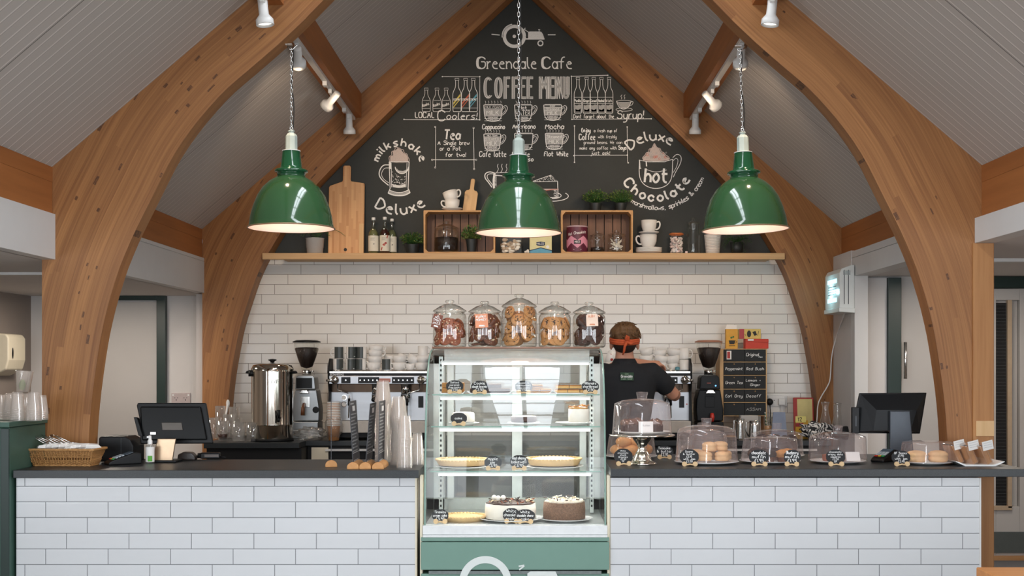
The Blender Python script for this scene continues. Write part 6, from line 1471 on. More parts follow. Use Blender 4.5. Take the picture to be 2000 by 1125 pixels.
def grinder(cx,label,body,trim,hop,Y=9.02,steel=True):
    k=Y/F; yb=VY+(EYE-ZB)/k; Z=lambda py:(yb-py)*k
    r=thing('coffee_grinder',label,'coffee grinder',(PX(cx,Y),Y,ZB),0,'coffee grinders')
    MB().lathe([(10*k,Z(722)),(12*k,Z(716)),(18*k,Z(700)),(24*k,Z(680)),(25.5*k,Z(668))],32).obj('hopper',hop,r)
    tag(MB().lathe([(0,Z(720)),(11.5*k,Z(716)),(17.5*k,Z(700)),(23.4*k,Z(681)),(20*k,Z(679)),(0,Z(678))],32).obj('coffee_beans',COFFEE,r),kind='stuff')
    MB().lathe([(0,Z(664)),(20*k,Z(664.5)),(27*k,Z(667)),(27.3*k,Z(669)),(0,Z(669))],32).obj('hopper_lid',trim,r)
    MB().cyl(0,0,Z(732),Z(722),9*k,24).tube([(8*k,0,Z(725)),(14*k,0,Z(725))],.005,8).obj('hopper_collar',STEEL if steel else BLK,r)
    MB().prism([(-20*k,Z(760)),(20*k,Z(760)),(18*k,Z(737)),(14*k,Z(733)),(-14*k,Z(733)),(-18*k,Z(737))],-.07,.10).obj('grinder_head',body,r,bev=.006,seg=3)
    MB().box(-17*k,14*k,-.073,-.070,Z(758),Z(738)).obj('screen',BLK,r,bev=.001)
    MB().prism([(-24*k,Z(822)),(26*k,Z(822)),(27*k,Z(800)),(21*k,Z(761)),(-20*k,Z(761)),(-25*k,Z(780)),(-26*k,Z(800))],-.05,.12).obj('grinder_body',body,r,bev=.008,seg=3)
    MB().prism([(-10*k,Z(768)),(10*k,Z(768)),(5*k,Z(761)),(-5*k,Z(761))],-.10,-.05).obj('dosing_spout',STEEL,r,bev=.003)
    MB().box(-9*k,9*k,-.058,-.05,Z(795),Z(774)).obj('fork_plate',STEEL if body is GRM else BLK,r,bev=.002)
    MB().box(-25*k,27*k,-.09,.12,.0,Z(838)).box(-24*k,26*k,-.085,.12,Z(838),Z(823)).obj('base',body,r,bev=.005)
    return r,k,Z
GRM=m_steel('grey grinder metal',(.45,.47,.48),.35)
r,k,Z=grinder(599,'grey coffee grinder with a black hopper lid beside the steel water boiler',GRM,BLK,CLEAR)
MB().tube([(-2*k,-.07,Z(788)),(-2*k,-.11,Z(797)),(-2*k,-.115,Z(810))],[.010,.013,.015],12).obj('portafilter_handle',mat('walnut handle','6b3f22',.4),r)
MB().lathe([(0,-.055),(.022,-.055),(.024,-.05)],20,(20*k,0,Z(800)),0,False,axis='y',sy=1).obj('adjustment_dial',BLK,r)
r,k,Z=grinder(1384,'black coffee grinder with a red knob between espresso machine and tea rack',BLK,mat('rosy wood lid','a5735c',.4),CLEAR,steel=True)
MB().tube([(3*k,-.10,Z(822)),(3*k,-.105,Z(814)),(3*k,-.10,Z(806))],[.012,.017,.012],14).obj('red_tamper_knob',mat('red plastic knob','c2362a',.35),r)
MB().lathe([(0,-.0765),(.005,-.0765),(.005,-.072)],12,(14*k-.012,0,Z(753)),0,False,axis='y',sy=1).obj('blue_light',emis('blue led',(.1,.35,1),5),r)
MB().cb(-2*k,-.0745,Z(748),.03,.002,.006,0).obj('display_text',mat('red display digits','9a4a3e',.5),r)
# water boiler
Y=8.70; k=Y/F; yb=VY+(EYE-ZB)/k; Z=lambda py:(yb-py)*k
r=thing('water_boiler','tall polished steel catering water boiler with black lid handles','water boiler',(PX(532,Y),Y,ZB))
MB().lathe([(0,.002),(39*k,.002),(39.5*k,Z(859)),(39.5*k,Z(832)),(40.5*k,Z(830)),(40.5*k,Z(828)),(40*k,Z(826)),(40*k,Z(726)),(40*k,Z(724))],64).obj('boiler_drum',CHROME if 0 else mat('polished steel drum','c9c4ba',.10,1,.04),r)
MB().lathe([(41*k,Z(726)),(41*k,Z(721)),(37*k,Z(713)),(20*k,Z(710)),(0,Z(709))],64).obj('lid',mat('polished steel drum','c9c4ba',.10,1,.04),r)
MB().lathe([(0,Z(709)),(4*k,Z(708.5)),(4*k,Z(706)),(8*k,Z(704)),(8*k,Z(702)),(0,Z(701))],24).obj('lid_knob',BLK,r)
for s in (-1,1): MB().tube([(s*39*k,-.02,Z(727)),(s*48*k,-.03,Z(727)),(s*49*k,-.03,Z(729))],[.012,.010,.007],8).obj('side_handle',BLK,r)
MB().cyl(-37*k,-.06,Z(735),Z(723),.022,16).obj('catch',BLK,r)
MB().tube([(22*k,-.135,Z(815)),(22*k,-.175,Z(815)),(22*k,-.18,Z(822))],.010,10).tube([(22*k,-.175,Z(815)),(22*k,-.175,Z(799))],[.010,.013],10).obj('tap',BLK,r)
MB().lathe([(40*k,.0),(41*k,.0),(41*k,.018),(40*k,.02)],48).obj('base_ring',BLKM,r)
P=Pen(lambda u,v:(math.sin(u/(40.4*k))*40.4*k,-math.cos(u/(40.4*k))*40.4*k,v)); P.text('SWIFT',2*k,Z(748),.026,.003,maxw=.10); P.obj('embossed_name',mat('dull embossing','8e8a80',.4,.8),r)
# glasses between till and boiler
def tumbler(px,y,wpx,hpx,label,cat='glass',flare=.92,drink=None):
    k=y/F; R0=wpx/2*k; h=hpx*k; r=thing('drinking_glass',label,cat,(PX(px,y),y,ZB),0,'glasses beside the water boiler')
    MB().lathe([(0,.002),(R0*flare*.95,.002),(R0*flare,.008),(R0,h),(R0*.95,h),(R0*flare*.9,.012),(0,.012)],24).obj('glass_wall',TUMB,r)
    if drink: MB().lathe([(0,.013),(R0*flare*.88,.013),(R0*.9,h*.35),(0,h*.35)],20).obj('liquid',drink,r)
    return r
tumbler(466,8.62,25,38,'straight clear tumbler in front, next to another one near the boiler',flare=.95); tumbler(494,8.62,25,38,'straight clear tumbler closest to the water boiler',flare=.95)
cola=mat('dark brown drink','3a1c10',.3)
tumbler(435,8.66,23,40,'tapered clear glass with a brown base beside the till screen',flare=.7,drink=cola)
for i,(px,y,w,h) in enumerate([(416,8.9,22,42),(447,8.95,22,48),(463,9.04,20,40),(430,9.1,20,62),(458,9.1,22,60)]): tumbler(px,y,w,h,'clear glass %s'%['at the back beside the till screen','in the back group, low','at the back nearest the boiler','tall, at the very back','tall, at the very back beside the boiler'][i],flare=.85)
tag(MB().box(-.13,.11,-.05,.1,0,.012).obj('serving_tray',mat('reddish brown tray','5a2c20',.5),loc=(PX(428,8.75),8.83,ZB),bev=.003),'low reddish brown tray under the glasses beside the till','tray') if 0 else None
r=thing('spoon_jug','clear jug holding a white handled spoon behind the glasses','jug',(PX(440,9.2),9.2,ZB)); MB().tube([(-.01,0,.02),(.0,0,.13),(.018,0,.24)],[.006,.005,.010],8).ell((.02,0,.25),(.014,.006,.03),10,6).obj('spoon',WHITEP,r); MB().lathe([(0,.003),(.045,.003),(.05,.13),(.047,.13),(.042,.01)],24).obj('jug_body',CLEAR,r)
# paper cups in a bag, crumpled bag
Y=8.72; k=Y/F; x=PX(652,Y); KR=mat('kraft paper cup','b9814f',.7,var=.12); 
cs=MB().lathe([(0,.002),(.036,.002),(.047,.11),(.0485,.112),(.0475,.115),(.045,.112),(.034,.006),(0,.006)],24)
c0=None
for i in range(15):
    if c0 is None:
        c0=thing('paper_cup',None,'paper cup'); MB().lathe([(0,.002),(.036,.002),(.0455,.108)],24).obj('cup_wall',KR,c0); MB().lathe([(.0455,.106),(.0485,.109),(.048,.114),(.045,.114)],24).obj('rolled_rim',PAPER,c0); o=c0
    else: o=dup(c0)
    o.location=(x,Y,ZB+.001+i*.0115); tag(o,('topmost ' if i==14 else '')+'kraft paper cup with a white rim in the bagged stack','paper cup','paper cups in the stack')
FILM=glass('thin polythene film',(.93,.92,.9),.10,.5,.12,milk=.14,milkcol=(.75,.73,.70),p=1.6)
def film(name,c,rad,label,seed,amp=.22,m=FILM,cat='plastic bag'):
    rr=random.Random(seed); ph=[rr.uniform(0,6) for _ in range(8)]
    f=lambda p:1+amp*(math.sin(7*p.x+ph[0]+3*p.z)*math.sin(6*p.y+ph[1])+.6*math.sin(13*p.z+ph[2]+5*p.x)+.4*math.sin(17*p.y+ph[3]+8*p.z))
    return tag(MB().ell((0,0,rad[2]),rad,36,24,0,f).obj(name,m,loc=c),label,cat)
film('plastic_bag',(x,Y,ZB+.002),(.062,.062,.10),'clear plastic bag pulled around the lower paper cups',4,.07); film('plastic_bag',(PX(607,8.80),8.80,ZB),(.105,.05,.045),'crumpled clear plastic bag at the foot of the grey grinder',6,.20)
# tea rack
Y=9.16; k=Y/F; yb=VY+(EYE-ZB)/k; Z=lambda py:(yb-py)*k; x0=PX(1411,Y); x1=PX(1497,Y); w=x1-x0
r=thing('tea_drawer_rack','pale wooden rack of black chalk labelled tea drawers','drawer rack',((x0+x1)/2,Y,ZB)); h=Z(681); t=.010
m=MB().box(-w/2-.02,-w/2+.008,0,.2,0,h).box(w/2-.005,w/2+.004,0,.2,0,h).box(-w/2,w/2,0,.2,h-.006,h)
rows=[682,707,733,760,786,812]; 
for a in rows[1:]: m.box(-w/2,w/2,0,.2,Z(a)-.003,Z(a)+.003)
m.box(-w/2,w/2,0,.2,0,.006); m.obj('rack_frame',ASHW,r,bev=.001)
TX=[['','Original Tea'],['Peppermint','Red Bush'],['Green Tea','Lemon + Ginger'],['Earl Grey','Decaff'],['','ASSAM']]
DR=mat('blackboard drawer front','1e2123',.7,var=.1)
for i in range(5):
    for j in range(2):
        a=-w/2+.009 if j==0 else .001; b=-.001 if j==0 else w/2-.006; zt2=Z(rows[i])-.0045; zb2=Z(rows[i+1])+.0045
        d=MB().box(a,b,-.006,.19,zb2,zt2).obj('drawer',DR,r,bev=.0015)
        P=Pen(lambda u,v:(u,-.0068,v)); ws=TX[i][j].split(' ') if len(TX[i][j])>10 and i!=1 else [TX[i][j]]
        if i==0 and j: P.text('Original',a+.01,zb2+.04,.022,.0032,slant=.2,maxw=.10); P.text('Tea',a+.10,zb2+.028,.012,.0026,slant=.2,maxw=.04)
        elif len(ws)>1: P.text(' '.join(ws[:-1]),a+.008,zb2+.052,.019,.003,slant=.2,maxw=(b-a)*.85); P.text(ws[-1],a+.04,zb2+.02,.017,.003,slant=.2,maxw=(b-a)*.7)
        elif ws[0]: P.text(ws[0],a+.012,zb2+.034,.021,.003,slant=.2,maxw=(b-a)*.85)
        if P.mb.v: P.obj('chalk_lettering',CHALKG if i==4 else CHALK,d)
        if i: MB().lathe([(0,-.009),(.006,-.008),(.006,-.006)],10,((a+b)/2,0,zt2-.012),0,True,axis='y',sy=1).obj('knob',mat('tan drawer knob','8a6f50',.6),d)
MB().box(-w/2+.03,-w/2+.065,-.0105,-.0068,Z(702),Z(685)).box(-w/2+.034,-w/2+.055,-.0115,-.0104,Z(700),Z(687),1).obj('tea_tag',[PAPER,mat('red tag print','b23a35',.6)],r)
ztea=ZB+h+.001
def carton(px0,px1,py0,py1,y,dp,m1,label,fn=None,z=None,rz=0):
    k=y/F; a,b=PX(px0,y),PX(px1,y); hh=(py1-py0)*k; r=thing('tea_carton',label,'tea box',((a+b)/2,y,z),rz,'tea boxes on the drawer rack'); w=(b-a)/2
    MB().box(-w,w,0,dp,0,hh).obj('carton',m1,r,bev=.0015); 
    if fn: fn(r,w,hh)
    return r
YEL=mat('warm yellow carton','dca23c',.6); YEL2=mat('pale yellow carton print','dcc06a',.6); RED=mat('bright red orange carton','c9402c',.6); BLKP=mat('black carton print','2a2620',.6)
def pcup(r,w,hh):
    P=Pen(lambda u,v:(u,-.0012,v)); P.fill([(-.024,hh*.42),(.024,hh*.42),(.018,hh*.22),(-.018,hh*.22)]); P.circ(.027,hh*.34,.008,.003,n=12); P.line([(-.022,hh*.14),(.024,hh*.14)],.005); P.obj('cup_print',BLKP,r)
    P=Pen(lambda u,v:(u,-.0012,v)); P.disc(-.004,hh*.56,.008); P.disc(.010,hh*.6,.007); P.obj('leaf_print',LEAF,r)
    MB().prism([(-w,hh),(w,hh),(w,hh+.032),(-w*.7,hh+.035)],.045,.047).obj('open_flap',PAPER,r)
carton(1418,1441,642,680,9.17,.05,YEL,'upright yellow tea carton with a black cup print and open flap',pcup,ztea)
rb=carton(1456,1501,661,680,9.17,.09,RED,'red orange tea carton lying flat under the yellow one',lambda r,w,hh:(MB().prism([(-w,hh*.75),(w,hh*.62),(w,hh*.9),(-w,hh)],-.004,-.001).box(-w*.8,-w*.3,-.0055,-.0042,hh*.8,hh*.98,1).obj('open_lid',[RED,PAPER],r)),ztea)
def pa(r,w,hh):
    P=Pen(lambda u,v:(u,-.0012,v)); P.disc(-w*.1,hh*.5,.016,n=12,ry=.026); P.fill([(w*.2,hh*.7),(w*.5,hh*.8),(w*.65,hh*.4),(w*.4,hh*.3)]); P.line([(w*.7,hh*.3),(w*.8,hh*.8)],.003); P.line([(-w*.4,hh*.3),(-w*.5,hh*.5)],.003); P.obj('picture_print',BLKP,r)
    P=Pen(lambda u,v:(u,-.0013,v)); P.fill([(-w,0),(-w*.55,0),(-w*.55,hh),(-w,hh)]); P.obj('red_end',mat('rose red end panel','b3474a',.6),r)
carton(1444,1486,641,660,9.19,.07,YEL2,'pale yellow tea carton with animal print lying on top of the red one',pa,ztea+19*9.17/F+.001)
# jugs, packets and odds beside the tea rack
def jug(px,y,wpx,ytop,label):
    k=y/F; R0=wpx/2*k; h=PZ(ytop,y)-ZB; r=thing('milk_jug',label,'milk jug',(PX(px,y),y,ZB),0,'steel milk jugs')
    MB().lathe([(0,0),(R0,0),(R0*1.02,h*.1),(R0*.85,h*.75),(R0*.9,h),(R0*.86,h),(R0*.8,h*.7),(0,.004)],28).obj('jug_body',STEEL,r)
    MB().tube([(-R0*.85,0,h*.9),(-R0*1.35,0,h*.93),(-R0*1.45,0,h*.5),(-R0*1.0,0,h*.2)],.005,8).obj('handle',STEEL,r)
jug(1446,8.78,18,818,'slim steel milk jug in front of the tea rack'); jug(1474,8.80,24,822,'wide steel milk jug in front of the tea rack')
tag(MB().box(-.065,.065,0,.08,0,.17).obj('storage_box',WGREY,loc=(PX(1464,8.95),8.95,ZB),bev=.004),'plain pale box standing behind the steel milk jugs','box')
Y=8.86; k=Y/F; r=thing('iced_coffee','tall clear cup of iced coffee with a green striped straw','drink',(PX(1500,Y),Y,ZB))
MB().lathe([(0,.002),(.024,.002),(.033,.165),(.031,.165),(.022,.006)],24).obj('cup_wall',CLEAR,r); MB().lathe([(0,.004),(.0225,.004),(.028,.10),(0,.10)],20).obj('milky_coffee',mat('milky coffee','b5875c',.5),r)
m=MB()
for i in range(9): m.tube([(-.012-.001*i,0,.09+i*.012),(-.0135-.001*i,0,.102+i*.012)],.0035,8,i%2)
m.obj('straw',[WHITEP,mat('green straw stripe','3f7a5a',.5)],r)
tag(MB().prism([(-.062,0),(.058,0),(.045,.20),(-.04,.20)],-.006,.006).obj('menu_card_stand',mat('slate blue card','7f8aa0',.6),loc=(PX(1522,8.80),8.80,ZB),rot=(-.08,0,0),bev=.001),'slate blue card stand behind the muffin domes','card stand')
r=thing('recipe_board','red framed board with a yellow sheet leaning at the wall end of the tiles','board',(PX(1571,9.22),9.22,ZB)); r.rotation_euler=(-.12,0,0); w=20*9.22/F; h=PZ(776,9.22)-ZB
MB().box(-w,w,0,.014,0,h).obj('red_board',mat('red board','a8302a',.5),r,bev=.004); MB().box(-w*.62,w*.85,-.001,.0,.05,h-.012).obj('yellow_sheet',mat('pale yellow sheet','d9c98a',.7,var=.25,sc=9),r)
r=thing('snack_packet','yellow and red snack packet with the price card 12','packet',(PX(1566,8.95),8.95,ZB)); MB().box(-.045,.045,0,.03,0,.135).box(-.045,.012,-.002,0,.0885,.115,1).obj('packet_body',[mat('golden packet','cf9f35',.5,var=.3),mat('dark red packet print','8e2430',.5)],r,bev=.004)
MB().box(-.047,.03,-.004,-.002,.12,.165).obj('price_card',mat('lemon card','ddd07a',.6),r); P=Pen(lambda u,v:(u,-.005,v)); P.text('12',-.030,.128,.028,.004); P.obj('card_lettering',BLK,r)
r=film('tea_towel',(PX(1597,8.86),8.86,ZB),(.115,.07,.062),'crumpled black and white striped tea towel beside the carafes',12,.24,cat='tea towel')
g=N('zebra striped cloth'); x,y,z=g.pos(); n=g.noise(g.tc,7,2); s=g.ma('SINE',g.ma('MULTIPLY',g.ma('ADD',g.ma('ADD',x,z),g.ma('MULTIPLY',n,.55)),150)); r.data.materials[0]=g.fin(g.mix(g.ma('GREATER_THAN',s,.0),hx('d5d2ce'),hx('2b2b2d')),.85)
r.data.materials[0]=g.m
def carafe(px,y,ytop,wpx,label,fillc=None):
    k=y/F; R0=wpx/2*k; h=PZ(ytop,y)-ZB; r=thing('glass_carafe',label,'carafe',(PX(px,y),y,ZB),0,'glass carafes')
    MB().lathe([(0,.002),(R0*.9,.002),(R0,.02),(R0*.95,h*.35),(R0*.5,h*.72),(R0*.42,h*.85),(R0*.6,h),(R0*.56,h)],28).obj('carafe_body',TUMB,r)
    MB().lathe([(R0*.6,h),(R0*.63,h+.004),(R0*.56,h+.004)],24).obj('rim',CHROME,r)
    if fillc: MB().lathe([(0,.006),(R0*.9,.006),(R0*.9,h*.3),(0,h*.3)],20).obj('drink',fillc,r)
dk=mat('dark berry drink','3d1016',.3)
carafe(1612,8.98,786,26,'glass carafe with a silver rim nearest the tea towel',dk); carafe(1636,9.0,788,26,'glass carafe in the middle of three',dk); carafe(1657,8.98,788,26,'glass carafe nearest the till screen',dk)
tag(MB().ell((0,0,.05),(.06,.045,.05),16,10).obj('dark_pouch',BLKM,loc=(PX(1650,8.85),8.82,ZB)),'small black pouch in front of the carafes','pouch')
# right-hand till
Y=6.72; k=Y/F; r=thing('till_monitor','wide black till screen on a slate grey stand at the counter end','till screen',(PX(1740,Y),Y,ZR)); yb=VY+(EYE-ZR)/k; Z=lambda py:(yb-py)*k; L=lambda px:(px-1740)*k
m=MB().prism([(L(1663),Z(846)),(L(1797),Z(847)),(L(1810),Z(767)),(L(1679),Z(768))],.0,.016).obj('screen_housing',BLK,r,bev=.003)
m=MB(); A=[(L(1665),Z(844)),(L(1795),Z(845)),(L(1808),Z(769)),(L(1681),Z(770))]; B=[(L(1700),Z(840)),(L(1772),Z(840)),(L(1784),Z(800)),(L(1706),Z(800))]
m.add([(a,0,b) for a,b in A]+[(a,-.06,b) for a,b in B],[(0,1,5,4),(1,2,6,5),(2,3,7,6),(3,0,4,7),(4,5,6,7)]).obj('rear_cover',mat('slate black plastic','15181b',.4,spec=.25),r)
MB().prism([(L(1730),.012),(L(1776),.012),(L(1768),Z(802)),(L(1730),Z(802))],-.085,-.062).obj('stand_arm',mat('slate grey metal','4a5058',.4,.3),r,bev=.004)
MB().box(L(1722),L(1784),-.12,.04,0,.012).obj('base',BLK,r,bev=.004); MB().box(L(1662),L(1676),-.03,.0,Z(846),Z(795)).obj('card_reader',BLK,r,bev=.003); MB().box(L(1667.5),L(1670.5),-.0305,-.030,Z(832),Z(812)).obj('reader_label',DKGREY,r)
# ================================================================ walls: sockets, fly killer, dispenser
def socket(px,py,y,label,plugs=()):
    k=y/F; r=thing('wall_socket',label,'socket',(PX(px,y),y,PZ(py,y)),0,'double wall sockets')
    MB().box(-.074,.074,-.012,0,-.043,.043).obj('face_plate',WHITEP if plugs else mat('pale pink grey socket','b8aaa8',.4),r,bev=.003)
    for s in (-1,1):
        m=MB().cb(s*.036,-.0125,-.012,.006,.001,.012).cb(s*.036-.011,-.0125,.004,.008,.001,.005).cb(s*.036+.011,-.0125,.004,.008,.001,.005); m.obj('socket_slots',DKGREY,r)
        MB().cb(s*.060,-.0135,.026,.012,.004,.014).obj('switch',WHITEP,r)
socket(354,778,9.64,'double wall socket half hidden above the left till screen'); socket(1518,783,9.41,'double wall socket on the cream tiles with two plugs',(1,))
for px,m_,n,y2 in ((1504,BLK,'black',8.92),(1527,WHITEP,'white',9.2)):
    r=thing('power_plug','%s power plug in the double socket beside the tea rack'%n,'plug',(PX(px,9.37),9.396,PZ(785,9.37)))
    MB().lathe([(0,-.035),(.018,-.033),(.026,-.02),(.026,-.0)],20,m=0,axis='y').obj('plug_body',m_,r,bev=.002) if n=='black' else MB().cb(0,-.018,0,.05,.034,.05).obj('plug_body',m_,r,bev=.006)
    MB().tube([(0,-.02,-.02),(.004,-.022,-.08),(.0,-.03,-.15),(.01,-.05,PZ(0,1)*0-.205)],.0035,8).obj('cable',m_,r)
r=thing('insect_killer','white wall mounted insect killer with glowing blue tubes','insect killer',(2.334,8.60,1.835))
FK=mat('white powder coated case','dfe3e0',.4,var=.03)
MB().prism([(-.105,.03),(-.105,.27),(-.09,.30),(-.02,.325),(0,.325),(0,0),(-.02,0),(-.09,.005)],.02,.44,plane='xz').obj('case',FK,r,bev=.004)
MB().prism([(-.112,-.005),(-.112,.025),(0,.02),(0,-.012)],.0,.45).obj('bottom_tray',FK,r,bev=.003)
UV=emis('blue white uv tube',(.35,.85,1.0),3.2)
MB().box(-.108,-.1055,.10,.36,.205,.235).box(-.108,-.1055,.10,.36,.07,.10).obj('uv_tube',UV,r)
m=MB()
for i in range(4):
    for j in range(2): m.box(-.1075,-.1055,.12+j*.12,.22+j*.12,.125+i*.018,.130+i*.018)
m.box(-.075,-.070,.0188,.0199,.05,.29); m.box(-.045,-.040,.0188,.0199,.05,.29); m.obj('air_slots',DKGREY,r)
MB().box(-.08,-.03,.0165,.0195,.255,.285).obj('latch',glass('clear latch',(.9,.95,.95),.15,.5,milk=.3),r)
lamp('uv_glow','POINT',(-.16,.26,.15),.9,(.45,.9,1),parent=r,shadow_soft_size=.012)
pts=[(1638,612,8.9),(1636,650,9.15),(1624,690,9.2),(1622,740,9.2),(1618,752,9.2),(1603,776,9.18),(1597,790,9.15),(1596,815,9.1),(1594,838,9.0)]
q=[Vector((PX(a,y),y,PZ(b,y))) for a,b,y in pts]; q[0]=Vector((2.30,8.75,1.835)); 
for _ in range(2):
    c=[q[0]]
    for a,b in zip(q,q[1:]): c+=[a.lerp(b,.25),a.lerp(b,.75)]
    q=c+[q[-1]]
tag(MB().tube(q,.0045,8).obj('power_cable',WHITEP),'white power cable drooping from the insect killer to the back counter','cable')
r=thing('paper_towel_dispenser','cream rounded towel dispenser on the taupe side wall above the green cabinet','dispenser',(-3.86,9.1,PZ(735,9.1)))
MB().prism([(0,0),(.10,.05),(.12,.12),(.12,.28),(.10,.31),(0,.32)],-.15,.15).obj('dispenser_case',CREAMP,r,bev=.012,seg=3); MB().ell((.115,-.08,.17),(.01,.016,.05),12,8).obj('window_slot',BLK,r); MB().box(.0,.1,-.13,.13,.0,.03).obj('dark_opening',BLKM,r) if 0 else None
# cups on the green cabinet
ZG=1.182
for j,(px,y,n) in enumerate([(8,6.0,5),(20,6.12,6),(34,6.0,7),(50,6.12,6),(66,6.0,7),(80,6.12,5)]):
    if j==0: y=6.15; px=2
    k=y/F; R0=.036
    for i in range(n):
        o=_first['pc'].copy(); COL.objects.link(o); o.location=(PX(px,y),y,ZG+.002+i*.009); o.scale=(R0,R0,.085)
        tag(o,'upturned clear plastic cup in the low stacks on the green cabinet','plastic cup','upturned cups on the green cabinet')
r=thing('used_cup','clear plastic cup with green dregs balanced on the stacks above the green cabinet','plastic cup',(PX(45,6.05),6.05,ZG+.139)); r.rotation_euler=(0,.08,0)
MB().lathe([(0,.002),(.030,.002),(.041,.10),(.044,.102),(.043,.106),(.040,.103),(.029,.006),(0,.006)],28).obj('cup_wall',CUPP,r); MB().ell((-.006,0,.035),(.016,.016,.028),12,8).obj('green_dregs',mat('lime green dregs','7d9a5a',.5),r)
# ================================================================ barista
PXc,PYc=PX(1220,7.9),7.9
def remesh(mb,name,m,parent,vox,smooth=6,loc=None):
    o=mb.obj(name,m,parent); rm=o.modifiers.new('remesh','REMESH'); rm.mode='VOXEL'; rm.voxel_size=vox; rm.use_smooth_shade=True
    s=o.modifiers.new('smooth','SMOOTH'); s.factor=.6; s.iterations=smooth; return o
pr_=thing('person','person with short brown hair, orange headband and black polo shirt working at the espresso machine','person',(PXc,PYc,0))
V=lambda *a:Vector(a)
def loft(mb,rings,n=28,m=0):
    """rings: (z, cx, cy, rx, ry)"""
    vs=[];fs=[]
    for z,cx,cy,rx,ry in rings:
        for k in range(n):
            a=2*pi*k/n; e=2.4; ca,sa=math.cos(a),math.sin(a); vs.append((cx+rx*math.copysign(abs(ca)**(2/e),ca),cy+ry*math.copysign(abs(sa)**(2/e),sa),z))
    for i in range(len(rings)-1):
        for k in range(n): fs.append((i*n+k,i*n+(k+1)%n,(i+1)*n+(k+1)%n,(i+1)*n+k))
    fs.append(tuple(reversed(range(n)))); fs.append(tuple(range((len(rings)-1)*n,len(rings)*n))); return mb.add(vs,fs,m,True)
HC=V(0,.02,1.618)
B=MB()
loft(B,[(.86,0,0,.15,.10),(.95,0,0,.165,.115),(1.08,0,.0,.145,.10),(1.22,0,.0,.165,.11),(1.34,0,.005,.185,.115),(1.42,0,.005,.17,.10),(1.455,0,.0,.11,.08),(1.475,0,.0,.065,.062),(1.54,0,.012,.056,.058),(1.58,0,.02,.056,.06)])
B.ell(HC,(.076,.094,.108),28,20); B.ell((0,.065,1.55),(.045,.045,.045),16,10); B.ell((0,.118,1.60),(.013,.020,.022),10,8)
for s in (-1,1): B.ell((s*.086,.012,1.582),(.011,.020,.031),12,8)
arms={'l':[V(-.17,0,1.405),V(-.14,.18,1.36),V(-.04,.36,1.44),V(.10,.50,1.47),V(.225,.60,1.462)],'r':[V(.17,0,1.405),V(.255,.05,1.33),V(.325,.14,1.245),V(.345,.34,1.245),V(.40,.52,1.262)]}
arms['r']=[V(.17,0,1.405),V(.245,.03,1.345),V(.318,.09,1.272),V(.36,.33,1.25),V(.385,.53,1.262)]
for p in arms.values(): B.tube(p,[.058,.050,.043,.036,.027],14)
for s in (-1,1): B.tube([V(s*.085,0,.90),V(s*.095,.01,.70),V(s*.10,.015,.48),V(s*.10,0,.30),V(s*.10,-.01,.09)],[.088,.075,.055,.052,.036],14); B.tube([V(s*.10,-.03,.035),V(s*.105,.08,.03),V(s*.11,.18,.022)],[.035,.036,.022],12)
def hand(B,w,d,up,side,curl):
    """palm from wrist w along d; four fingers and a thumb leaving the palm's side"""
    d=d.normalized(); sd=d.cross(up).normalized()*side; nn=up
    B.tube([w-d*.02,w+d*.03,w+d*.075],[.024,.031,.030],12)
    pc=w+d*.045
    for k in (-1,1): B.tube([w+d*.01+sd*k*.012,w+d*.075+sd*k*.024],[.016,.014],10)
    for i,(o,L_) in enumerate([(.031,.068),(.011,.078),(-.010,.072),(-.030,.056)]):
        a=w+d*.078+sd*o; t1=curl+.08*i; dirs=[t1*.4,t1*1.0,t1*1.6]; p=a; pts=[a-d*.02,a]
        for j,q in enumerate(dirs): p=p+(d*math.cos(q)-nn*math.sin(q))*L_*(.42,.33,.25)[j]; pts.append(p)
        B.tube(pts,[.0095,.0092,.0085,.0078,.0066],8)
    t=w+d*.025+sd*.028; q=(d*.6+sd*.75-nn*.25).normalized(); B.tube([t,t+q*.034,t+q*.034+(d*.9-nn*.4+sd*.1).normalized()*.034],[.013,.0105,.0085],8)
d=arms['l'][-1]-arms['l'][-2]; hand(B,arms['l'][-1],d,V(0,0,1),-1,.65)
d=arms['r'][-1]-arms['r'][-2]; hand(B,arms['r'][-1],d,V(0,0,1),-1,.9)
body=remesh(B,'body',SKIN,pr_,.0055,5)
m=MB()
for s in (-1,1): m.ell((s*.031,.100,1.625),(.012,.010,.010),12,8,0); m.ell((s*.031,.109,1.625),(.005,.003,.005),10,6,1)
m.obj('eyes',[PAPER,mat('brown iris','3a2416',.3)],body)
MB().ell((0,.109,1.567),(.024,.006,.007),14,8).obj('lips',mat('natural lips','a8594c',.5),body)
# clothes
SHIRT=mat('black polo cotton','17181b',.85,var=.12,sc=18); T=MB()
loft(T,[(.80,0,0,.172,.122),(.95,0,0,.178,.128),(1.08,0,.0,.163,.118),(1.22,0,.0,.185,.126),(1.33,0,.003,.205,.130),(1.39,0,.003,.205,.122),(1.43,0,.0,.165,.105),(1.452,0,.0,.118,.088),(1.47,0,.0,.082,.076)])
for a in ('l','r'):
    p=arms[a]; T.tube([V(0,0,1.37)*.3+p[0]*.7,p[0],p[1],p[1].lerp(p[2],.55)],[.075,.074,.068,.062],16)
sh=remesh(T,'polo_shirt',SHIRT,pr_,.009,6)
co=MB().lathe([(.082,1.445),(.070,1.475),(.064,1.495),(.067,1.498),(.078,1.478),(.090,1.450)],32,(0,.002,0),sy=.98); co.obj('collar',SHIRT,sh)
